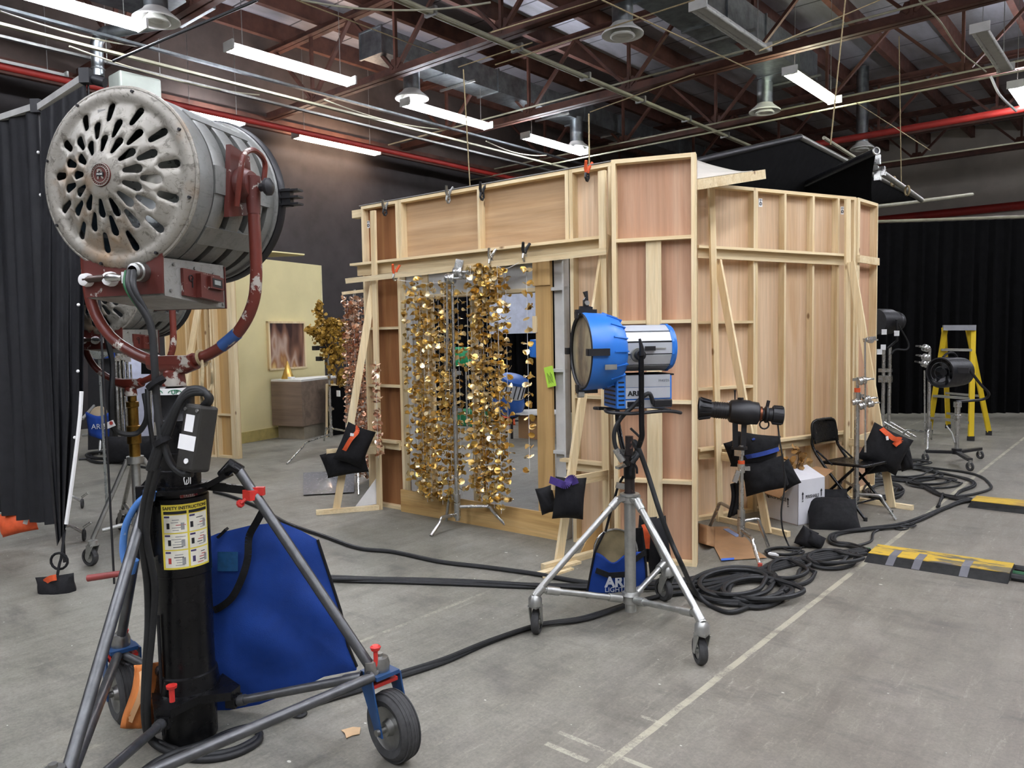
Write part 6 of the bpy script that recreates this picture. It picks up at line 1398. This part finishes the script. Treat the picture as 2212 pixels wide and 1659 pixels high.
arrow(B0, ux, n1, L1*.16, hb*.66); arrow(B0, ux, n1, L1*.86, hb*.68); arrow(B0+uy*L2, -uy, (-uy).cross(UP), L2*.75, hb*.5); arrow(B0+uy*L2, -uy, (-uy).cross(UP), L2*.15, hb*.6)
pl_ = thing('dried_plant', 'dried brown and gold leaf stems sticking out of the white carton', 'plant', (B0+B3)/2+T)
lv = MB(); sm_ = MB()
for path in ([(1715, 1030), (1725, 990), (1718, 965)], [(1712, 1030), (1706, 1000), (1700, 990)], [(1718, 1030), (1728, 1000), (1735, 985)], [(1660, 1075), (1655, 1060), (1650, 1055)]):
    P = bez([D(x, y, dep(B0)+.2) for x, y in path], 6); sm_.tube(P, .004, 5)
    for p in P[4:]:
        for k in range(1): leaf(lv, p+V((RN.gauss(0, .02), RN.gauss(0, .02), RN.gauss(0, .015))), V((RN.gauss(0, 1), RN.gauss(0, 1), RN.gauss(0, 1))), .028, 6)
sm_.build('stems', plain('brown_stem', '4a3624', .8), pl_); lv.build('leaves', plain('dry_leaf', 'a07840', .7, 0, .3, 20), pl_)
# floor sandbags
r = thing('sandbag', 'slumped black sandbag lying against the foot of the right light stand', 'sandbag', F(1804, 1140), 'black sandbags')
MB().pillow(F(1806, 1140)+UP*.08+FWD*.06, RGT-FWD*.25, UP*.55+FWD*.8, .36, .34, .17).build('pouch', BAGK, r); MB().pillow(F(1812, 1128)+UP*.14+FWD*.1, RGT-FWD*.1, UP*.9+FWD*.4, .22, .2, .1).build('pouch', BAGK, r)
sandbag('small black sandbag standing alone on the floor beside the white carton', dep(F(1752, 1180)), [(1742, 1162, 34, 38, -28, .12), (1760, 1166, 36, 26, -30, .12, -.03)], [])
# brown paper on the floor
def sheet(pts, label, mat, name='brown_paper', z=.006, cat='paper'): return MB().prism([F(x, y, z) for x, y in pts], UP*.002).build(name, mat, label=label, cat=cat)
sheet([(1540, 1138), (1571, 1138), (1613, 1163), (1635, 1190), (1657, 1205), (1558, 1211), (1537, 1171)][::-1], 'flat sheet of brown paper on the floor under the spotlight stand', CARDB)
MB().grid(lambda u, v: F(1509+36*u, 1172-42*v+10*u, .004+.1*math.sin(PI*min(1, u*1.05))*(.4+.6*v)), 8, 5).build('brown_paper', CARDB, label='curled piece of brown paper at the right foot of the tall panel', cat='paper', solid=.002)
sheet([(1562, 1143), (1574, 1142), (1600, 1158), (1590, 1160)][::-1], 'strip of blue tape on the brown paper, the upper one', plain('pale_blue_tape', '8a9ac0', .6), 'tape_strip', .0095, 'tape'); sheet([(1558, 1207), (1586, 1205), (1586, 1209), (1558, 1211)][::-1], 'strip of blue tape on the near edge of the brown paper', plain('blue_masking_tape', '3f6fd0', .6), 'tape_strip', .0095, 'tape')
sheet([(737, 1578), (762, 1571), (779, 1572), (777, 1586), (762, 1589), (748, 1595), (745, 1584)][::-1], 'torn scrap of tan cardboard on the floor near the pneumatic wheel', plain('tan_card_scrap', 'cfae86', .85), 'cardboard_scrap', .004, 'scrap')
# cable ramps
def ramp(p, label, mat, stripes=True):
    tl, nl, nr, tr_, bl_, brr = p
    A, B, Cc, Dd = F(*nl, .055), F(*nr, .055), F(*tr_, .055), F(*tl, .055); E_, H_ = F(*bl_), F(*brr); back = (Dd-A); E2_, H2_ = G(Dd)+back*.5, G(Cc)+back*.5
    r = thing('cable_ramp', label, 'cable ramp', G((A+Cc)/2), 'cable ramps')
    MB().add([A, B, Cc, Dd, E_, H_, G(H2_), G(E2_)], [(4, 5, 1, 0), (0, 1, 2, 3), (3, 2, 6, 7), (7, 6, 5, 4), (0, 3, 7, 4), (1, 5, 6, 2)]).build('rubber_body', plain('worn_black_rubber', '252524', .8, 0, .25, 9, .4), r)
    MB().prism([A+UP*.001, B+UP*.001, Cc+UP*.001, Dd+UP*.001], UP*.004).build('yellow_lid', mat, r)
    return r, A, B, Cc, Dd, E_, H_
def yel(blue=True):
    t = NT('worn_yellow_paint'); n = t.noise(t.co((1, 1, 1)), 9, 6, .7); m = t.noise(t.co((.9, 4, 1)), 4, 5, .6)
    c = t.mix(t.ramp(m, [(.52, 0.), (.57, 1.)]), 'cda82e', '57544c' if blue else 'b08a40')
    if blue: c = t.mix(t.ramp(t.noise(t.co(), 1.6, 3), [(.55, 0.), (.6, .8)]), c, '3d4668')
    t.set(Base_Color=t.mix(t.ramp(n, [(.35, 0.), (.7, .5)]), c, '8a7a44'), Roughness=.7); return t.m
r, A, B, Cc, Dd, E_, H_ = ramp(((1897, 1177), (1876, 1195), (2181, 1239), (2191, 1218), (1866, 1214), (2177, 1262)), 'near cable ramp with scraped yellow and blue lid and grey tape', yel())
for u in (.16, .35, .68):
    s_ = lambda P, Q, u=u: P.lerp(Q, u); d = .045*(B-A).normalized()
    MB().prism([s_(E_, H_)+UP*.003, s_(E_, H_)+d+UP*.003, s_(A, B)+d+UP*.006, s_(A, B)+UP*.006], (UP-FWD*.3)*.001).build('tape', TAPEG, r); MB().prism([s_(A, B)+UP*.006, s_(A, B)+d+UP*.006, s_(A, B).lerp(s_(Dd, Cc), .6)+d+UP*.006, s_(A, B).lerp(s_(Dd, Cc), .6)+UP*.006], UP*.001).build('tape', TAPEG, r)
ramp(((2110, 1072), (2098, 1082), (2290, 1103), (2295, 1089), (2090, 1096), (2290, 1120)), 'far cable ramp with a plain ochre lid at the right edge', yel(False))
for i, dy in enumerate((0, 10, 20)):
    MB().tube([F(2185, 1226+dy, .02), F(2260, 1238+dy, .02), F(2400, 1258+dy, .02)], .022 if i != 1 else .014, 8).build('floor_cable', CABLE if i != 1 else plain('green_cable', '1f5a34', .5), label=['black cable leaving the near ramp at the right edge, farthest one', 'green cable leaving the near ramp at the right edge', 'black cable leaving the near ramp at the right edge, nearest one'][i], cat='cable')
# --- far right group
a, b = D(1840, 700, 12.9), D(2420, 700, 12.4); a.z = b.z = 3.22
curtain((a, b), lambda u: .06, 'wide black drape hanging across the back at the right', 22, .05, DUV, seed=9, nu=140)
MB().cyl(a+UP*.03, b+UP*.03, .025, 8).build('curtain_pipe', PIPEW, label='pale pipe the wide black drape hangs from', cat='pipe')
# yellow step ladder
YLAD = plain('yellow_fibreglass', 'd8b81e', .5, 0, .08, 6)
zt_ = 1.49; tl, tr2 = D(2042, 708, 10.35), D(2102, 708, 10.2)
f1, f2 = F(2007, 938), F(2097, 952); g1, g2 = F(2048, 925), F(2136, 940)
ld = thing('step_ladder', 'yellow fibreglass step ladder standing before the black drape', 'ladder', G((tl+tr2)/2))
for p, q in ((f1, tl), (f2, tr2)):
    MB().beam(p+UP*.05, q, .065, .03, RGT).build('front_rail', YLAD, ld); MB().box(p+UP*.03, (.08, .06, .06)).build('foot', RUBBER, ld)
for p, q in ((g1, tl+FWD*.12+RGT*.05), (g2, tr2+FWD*.12)): MB().beam(p+UP*.05, q, .06, .03, RGT).build('rear_rail', YLAD, ld); MB().box(p+UP*.03, (.07, .05, .06)).build('foot', RUBBER, ld)
for t in (.16, .37, .58, .8): MB().beam(f1.lerp(tl, t), f2.lerp(tr2, t), .09, .03, FWD).build('tread', ALU, ld); MB().beam(g1.lerp(tl+FWD*.1, t), g2.lerp(tr2+FWD*.1, t), .02, .03).build('rear_bar', ALU, ld)
MB().beam(tl-RGT*.03, tr2+RGT*.03, .16, .07, FWD).build('top_cap', plain('grey_plastic', '8a8c90', .5), ld)
# black fan lamp
fb = F(2066, 1000); df = dep(fb); fn_ = thing('drum_fan', 'black drum fan on a chrome stand in front of the yellow ladder', 'fan', D(2060, 805, df))
c0 = D(2030, 805, df-.05); ax = (RGT*.9+FWD*.42).normalized(); kf = df/FP
MB().lathe([(30*kf, 0), (33*kf, 0), (33*kf, .1), (32*kf, .26), (30*kf, .36), (26*kf, .38), (26*kf, .36)], c0, ax, 32).build('drum', BLACKM, fn_)
for q in (.4, .7, 1.): MB().ring(c0+ax*.005, ax, 31*kf*q, .004, 28, 5).build('grille_ring', BLACKM, fn_)
u0 = UP; w0 = ax.cross(u0).normalized()
for k in range(6):
    d = u0*math.cos(k*PI/3)+w0*math.sin(k*PI/3); dn = ax.cross(d); MB().prism([c0+ax*.1+d*.03, c0+ax*.13+d*30*kf*.95+dn*.03, c0+ax*.09+d*30*kf*.95-dn*.05, c0+ax*.08+d*.03-dn*.03], ax*.006).build('blade', plain('dark_blade', '26282a', .4), fn_)
MB().lathe([(0, .06), (.04, .06), (.045, .1), (.045, .2), (0, .2)], c0, ax, 16).build('hub', BLACKM, fn_)
MB().tube(bez([c0+ax*.05+UP*33*kf, c0+ax*.12+UP*41*kf, c0+ax*.22+UP*41*kf, c0+ax*.28+UP*32*kf], 5), .012, 8).build('carry_handle', BLACKM, fn_)
MB().bb(D(2075, 800, df-.17)-V((.08, .02, .03)), D(2075, 800, df-.17)+V((.08, .02, .03))).build('switch_box', BLACKM, fn_)
MB().tube(bez([D(2095, 800, df-.12), D(2118, 830, df-.1), D(2136, 850, df-.05), D(2125, 862, df), D(2090, 866, df), D(2066, 868, df)], 5), .015, 8).build('yoke', BLACKM, fn_)
zf_ = lambda y: PX(2066, y, fb).z
fs = thing('light_stand', 'chrome stand with three caster legs under the black drum fan', 'stand', fb)
MB().lathe([(.03, zf_(925)), (.03, zf_(905)), (.045, zf_(904)), (.045, zf_(896)), (.028, zf_(895)), (.028, zf_(880)), (.04, zf_(879)), (.04, zf_(868)), (0, zf_(867))], fb, UP, 18).build('upper_column', CHROME, fs); MB().cyl(fb+UP*.1, fb+UP*zf_(925), .024, 12).build('lower_column', CHROME, fs); MB().cyl(fb+UP*.1, fb+UP*.16, .05, 14).build('hub', BLACKM, fs)
for q in ((1999, 998), (2117, 992), (2095, 1018)):
    g = F(*q); MB().beam(fb+UP*.12, g+UP*.12, .05, .03).build('leg', BLACKM, fs); wl2 = MB().ring(g+UP*.05, RGT+FWD*.3, .035, .015, 16, 6).build('wheel', TYRE, fs); MB().cyl(g+UP*.05, g+UP*.12, .02, 8).build('caster_fork', CHROME, fs)
MB().tube([D(2045, 920, df-.1), D(2056, 935, df-.1), D(2062, 955, df-.05)], .008, 6).build('crank', WHITE, fs)
# tall stand in front of the drape
tb_ = F(2005, 965); ts = cstand(tb_, [F(1930, 958), F(2004, 972), F(2012, 950)], [(.02, 0, PX(2003, 800, tb_).z), (.016, 0, PX(2003, 752, tb_).z)], 'chrome light stand left of the yellow ladder', leg_h=(.18, .22, .26)); 
for q in ((2000, 752), (2000, 772), (1998, 786)): knuckle(PX(*q, tb_), -RGT+UP*.3, par=ts, s=1.3)
MB().cyl(PX(1997, 800, tb_), PX(1998, 960, tb_), .01, 8).build('arm', CHROME, ts)
# black lamp behind the set
lb_ = F(1914, 945); dl = dep(lb_); bl2 = thing('film_lamp', 'black studio lamp on stands at the right end of the set', 'lamp', D(1920, 693, dl)); c0 = D(1898, 695, dl); ax = (RGT*.92+FWD*.4).normalized(); kl = dl/FP
MB().lathe([(0, -.05), (.17, -.05), (.175, .0), (.17, .2), (.13, .3), (.14, .32), (.12, .38), (0, .4)], c0, ax, 24).build('housing', BLACKM, bl2)
MB().tube([D(1937, 690, dl-.15), D(1938, 735, dl-.1), D(1918, 752, dl)], .016, 8).build('yoke', BLACKM, bl2); MB().tube(bez([D(1940, 700, dl-.1), D(1962, 740, dl), D(1958, 755, dl), D(1935, 755, dl), D(1925, 765, dl)], 5), .012, 6).build('cable', CABLE, bl2)
for q in ((1910, 717), (1937, 720), (1908, 750), (1900, 760)): MB().box(D(*q, dl-.2), (.06, .02, .07)).build('white_tag', PAPERW, bl2)
for x, lb in ((1906, 'left of two chrome stands under the black studio lamp'), (1919, 'right of two chrome stands under the black studio lamp')):
    g = D(x, 1000, dl+.2); g.z = 0; s_ = thing('light_stand', lb, 'stand', g, 'C-stands'); MB().cyl(g+UP*.05, g+UP*PX(x, 750, g).z, .024, 10).build('tube', CHROME, s_)
    for y in (800, 815, 822): MB().box(PX(x, y, g), (.09, .07, .05)).build('grip_head', CHROME, s_)
    for k in range(3): MB().cyl(g+UP*.2, g+V((math.cos(k*2.1), math.sin(k*2.1), .015))*.35, .014, 8).build('leg', CHROME, s_)
# --- overhead black fabric frame
ff = thing('overhead_flag', 'large black fabric on a pipe frame slung over the right end of the set', 'flag', D(1760, 400, 9))
P1, P2, P3, P4 = D(1420, 372, 6.6), D(1728, 300, 8.2), D(1985, 432, 12.2), D(1640, 470, 9.5)
def fcl(u, v):
    p = P1.lerp(P2, u).lerp(P4.lerp(P3, u), v); return p-UP*(.35*math.sin(PI*u)*math.sin(PI*v)*.6)
MB().grid(fcl, 16, 16).build('fabric', DUV, ff)
for a, b in ((P1, P2), (P2, P3)): MB().cyl(a-(b-a)*.0+UP*.02, b+UP*.02, .03, 10).build('pipe', ALU if a is P2 else BLACKM, ff)
MB().cyl(P2.lerp(P3, .12)+UP*.1-FWD*.1, P3+UP*.02, .02, 8).build('pipe', PIPEW, ff)
Q1, Q2 = D(1893, 326, 7.6), D(1690, 420, 9.3)
f2_ = thing('black_flag', 'black fabric triangle hanging from a wrapped pipe above the right set wall', 'flag', D(1840, 380, 8))
MB().cyl(Q1, Q2+(Q2-Q1)*.4, .036, 12).build('pipe', BLACKM, f2_); MB().ring(Q1, (Q1-Q2), .034, .009, 18, 6).build('pipe_end', ALU, f2_)
Rr = D(1885, 445, 8.2)
def tri(u, v): a = Q1.lerp(Q2, u); b = Rr.lerp(D(1740, 470, 9.2), u); return a.lerp(b, v)+FWD*(.06*math.sin(7*u+3*v))
MB().grid(tri, 14, 8).build('fabric', DUV, f2_)
MB().cyl(D(1890, 362, 7.9), D(1990, 432, 9.6), .03, 10).build('side_pipe', ALU, f2_)
for q in ((1895, 345), (1905, 370), (1896, 380)): MB().box(D(*q, 7.9), (.06, .05, .09)).build('corner_clamp', CHROME, f2_)
for q in ((1930, 392), (1960, 412)): MB().ring(D(*q, 8.7), RGT, .05, .012, 12, 5).build('rope_wrap', ROPE, f2_)
g = D(1770, 900, 9.3); g.z = 0; s_ = thing('light_stand', 'stand whose chrome clamp shows above the right set wall holding the wrapped pipe', 'stand', g, 'C-stands'); MB().cyl(g, PX(1770, 385, g), .025, 8).build('tube', WHITE, s_)
for q in ((1770, 375), (1765, 392), (1756, 393), (1772, 405)): knuckle(PX(*q, g)-FWD*.06, RGT, par=s_, s=1.2)
for k in range(3): MB().cyl(g+UP*.2, g+V((math.cos(k*2.1), math.sin(k*2.1), .015))*.5, .014, 8).build('leg', CHROME, s_)
MB().cyl(D(1890, 447, 12), D(2100, 420, 14), .03, 8).build('loose_pipe', PIPEW, label='pale pipe crossing behind the right end of the set wall', cat='pipe')
# ================================================================== FLOOR CABLES
def fcable(px, r, label, twin=0, loop=False, mat=None, n=6, jit=.0, group=None):
    mb = MB()
    for i in range(twin+1):
        P = [F(x, y, r*1.0+(.0 if not i else .002)) for x, y in px]
        S = bez(P, n); out = []
        for k, p in enumerate(S):
            t = (S[min(k+1, len(S)-1)]-S[max(k-1, 0)]); t.z = 0; t = t.normalized() if t.length > 1e-6 else RGT; s_ = t.cross(UP)
            out.append(p+s_*(i*2.1*r*math.cos(k*.11+i) if i else 0)+UP*(abs(math.sin(k*.11+i))*r*(.9 if i else 0)))
        mb.tube(out, r, 8)
    return mb.build('floor_cable', mat or CABLE, label=label, cat='cable', group=group)
fcable([(462, 1062), (500, 1072), (560, 1096), (620, 1130), (700, 1158), (775, 1184), (850, 1192), (950, 1213), (1050, 1225), (1160, 1240), (1250, 1256), (1330, 1262), (1420, 1256), (1490, 1250), (1570, 1232)], .0145, 'single thick black cable curving from the crank stand past the doorway')
fcable([(700, 1252), (760, 1255), (850, 1257), (1000, 1262), (1150, 1268), (1300, 1270), (1450, 1264), (1560, 1250), (1650, 1226), (1750, 1205), (1870, 1192)], .0125, 'pair of straight black cables behind the blue lamp stand running to the ramp', 2)
fcable([(592, 1558), (640, 1536), (700, 1514), (780, 1490), (850, 1466), (960, 1430), (1060, 1386), (1160, 1350), (1260, 1334), (1370, 1300), (1450, 1285), (1540, 1275), (1640, 1240), (1740, 1215), (1872, 1196)], .0115, 'twisted pair of black cables crossing the floor under the blue lamp stand', 1)
fcable([(592, 1562), (620, 1545), (648, 1548), (660, 1540), (640, 1536)], .008, 'small frayed cable end lying behind the front strut of the crank stand')
def coil(cx, cy, a, b, n, r, label, seed, jx=.25, tail=None):
    rn = random.Random(seed); px = []
    for i in range(n*10+1):
        t = 2*PI*i/10; k = i//10; ph = rn.uniform(-.02, .02)
        s1 = 1+jx*math.sin(k*2.3+seed); px.append((cx+a*s1*math.cos(t+ph)+8*math.sin(k*1.9+seed), cy+b*(1+jx*math.cos(k*1.7))*math.sin(t+ph)+3*math.cos(k*2.1)))
    if tail: px += tail
    mb = MB(); P = [F(x, y, r+r*1.3*(i/10 % 2.4)) for i, (x, y) in enumerate(px)]
    mb.tube(bez(P, 4), r, 8)
    return mb.build('cable_coil', CABLE, label=label, cat='cable')
coil(1588, 1262, 82, 32, 4, .0135, 'large loose coil of thick black cable beside the blue lamp stand', 1)
coil(1640, 1275, 74, 27, 3, .0135, 'second thick cable coil overlapping the large one nearer the camera', 4)
coil(1700, 1232, 44, 24, 3, .012, 'smaller upright cable coil near the brown paper', 2)
coil(1795, 1205, 52, 16, 3, .012, 'cable coil just left of the near cable ramp', 3)
coil(1690, 1192, 34, 9, 3, .007, 'thin black cable bundle with a white tag by the spotlight stand', 5)
MB().box(F(1672, 1197, .02), (.07, .03, .012)).build('cable_label', PAPERW, label='small white label on the thin cable bundle by the spotlight stand', cat='label')
fcable([(1876, 1192), (1840, 1178), (1808, 1172), (1805, 1158), (1830, 1150), (1880, 1143), (1935, 1135), (1985, 1118), (2030, 1100), (2070, 1086), (2100, 1082)], .0105, 'black cables running from the near ramp up to the far ramp', 2)
fcable([(1876, 1190), (1830, 1180), (1855, 1178), (1882, 1168), (1890, 1148), (1935, 1135)], .009, 'thin loose cable loop behind the near ramp')
fcable([(1880, 1186), (1848, 1180), (1822, 1176)], .007, 'green cable entering the near ramp from the left', mat=plain('green_cable', '1f5a34', .5))
coil(1950, 1136, 16, 4, 2, .006, 'small tied cable loop between the two ramps', 6)
fcable([(2098, 1080), (2060, 1074), (2035, 1068), (2000, 1052), (1960, 1040), (1920, 1035), (1880, 1040)], .0105, 'cables leaving the far ramp toward the end of the set', 3)
fcable([(2098, 1082), (2060, 1075), (2100, 1068), (2135, 1058), (2140, 1048), (2120, 1030), (2085, 1020), (2040, 1014), (1990, 1008), (1950, 1003)], .012, 'thick cable sweeping in a wide arc on the right beside the far ramp')
fcable([(2060, 1075), (2075, 1062), (2105, 1050), (2100, 1038), (2065, 1028), (2020, 1020), (1970, 1012)], .011, 'inner cable arc on the right beyond the far ramp', 1)
fcable([(2040, 1068), (2030, 1085), (2024, 1095)], .01, 'short cable drop tied beside the far ramp', 1)
coil(1960, 1022, 60, 12, 4, .009, 'tangle of black cables on the floor past the right end of the set', 7); coil(2010, 1040, 48, 9, 3, .009, 'second tangle of black cables nearer the far ramp', 8); coil(1940, 1000, 52, 9, 3, .01, 'far tangle of black cables behind the set end', 10)
for k in range(4): pass
coil(1908, 1058, 38, 16, 7, .009, 'dense pile of coiled black cable behind the last brace', 9, .12)
coil(228, 985, 40, 9, 3, .016, 'coil of dark cable on the floor at far left behind the second lamp', 12); fcable([(170, 992), (220, 990), (262, 1000), (330, 1012), (420, 1020)], .014, 'dark cable trailing on the floor at far left')
fcable([(975, 905), (1060, 910), (1140, 908)], .015, 'dark cable on the floor beyond the doorway')
# leftover caster things by the curtain
for i, (x, y, lb) in enumerate(((178, 1098, 'small chrome caster foot on the floor right of the black curtains, upper one'), (182, 1168, 'small chrome caster foot on the floor right of the black curtains, lower one'))):
    g = F(x, y); r = thing('caster_stand', lb, 'stand', g); MB().ring(g+UP*.045, RGT+FWD*.4, .034, .012, 16, 6).build('wheel', TYRE, r); MB().tube([g+UP*.06, g+UP*.12-RGT*.1, g+UP*.1-RGT*.2], .012, 8).build('leg', CHROME, r); MB().tube([g+UP*.1, g+UP*.14+RGT*.06], .01, 6).build('brake_lever', CHROME, r)
# ------------------------------------------------------------------ colour management, ambient
sc = bpy.context.scene
w = bpy.data.worlds.new('world'); sc.world = w; w.use_nodes = True
w.node_tree.nodes['Background'].inputs[0].default_value = (.5, .52, .55, 1); w.node_tree.nodes['Background'].inputs[1].default_value = .05
sc.view_settings.view_transform = 'Standard'; sc.view_settings.look = 'None'; sc.view_settings.gamma = 1; sc.view_settings.use_curve_mapping = False
sc.view_settings.exposure = EXPO
sc.cycles.max_bounces = 6; sc.cycles.diffuse_bounces = 4; sc.cycles.glossy_bounces = 3; sc.cycles.use_denoising = True
sc.cycles.sample_clamp_indirect = 6; sc.cycles.caustics_reflective = False; sc.cycles.caustics_refractive = False
# the whole place at true size
SCL = 1.165
for o in list(C.objects):
    if o.parent is None:
        if o.type == 'CAMERA': o.matrix_basis = Matrix.Translation(CP*SCL) @ CR.to_4x4()
        else: o.matrix_basis = Matrix.Scale(SCL, 4) @ o.matrix_basis
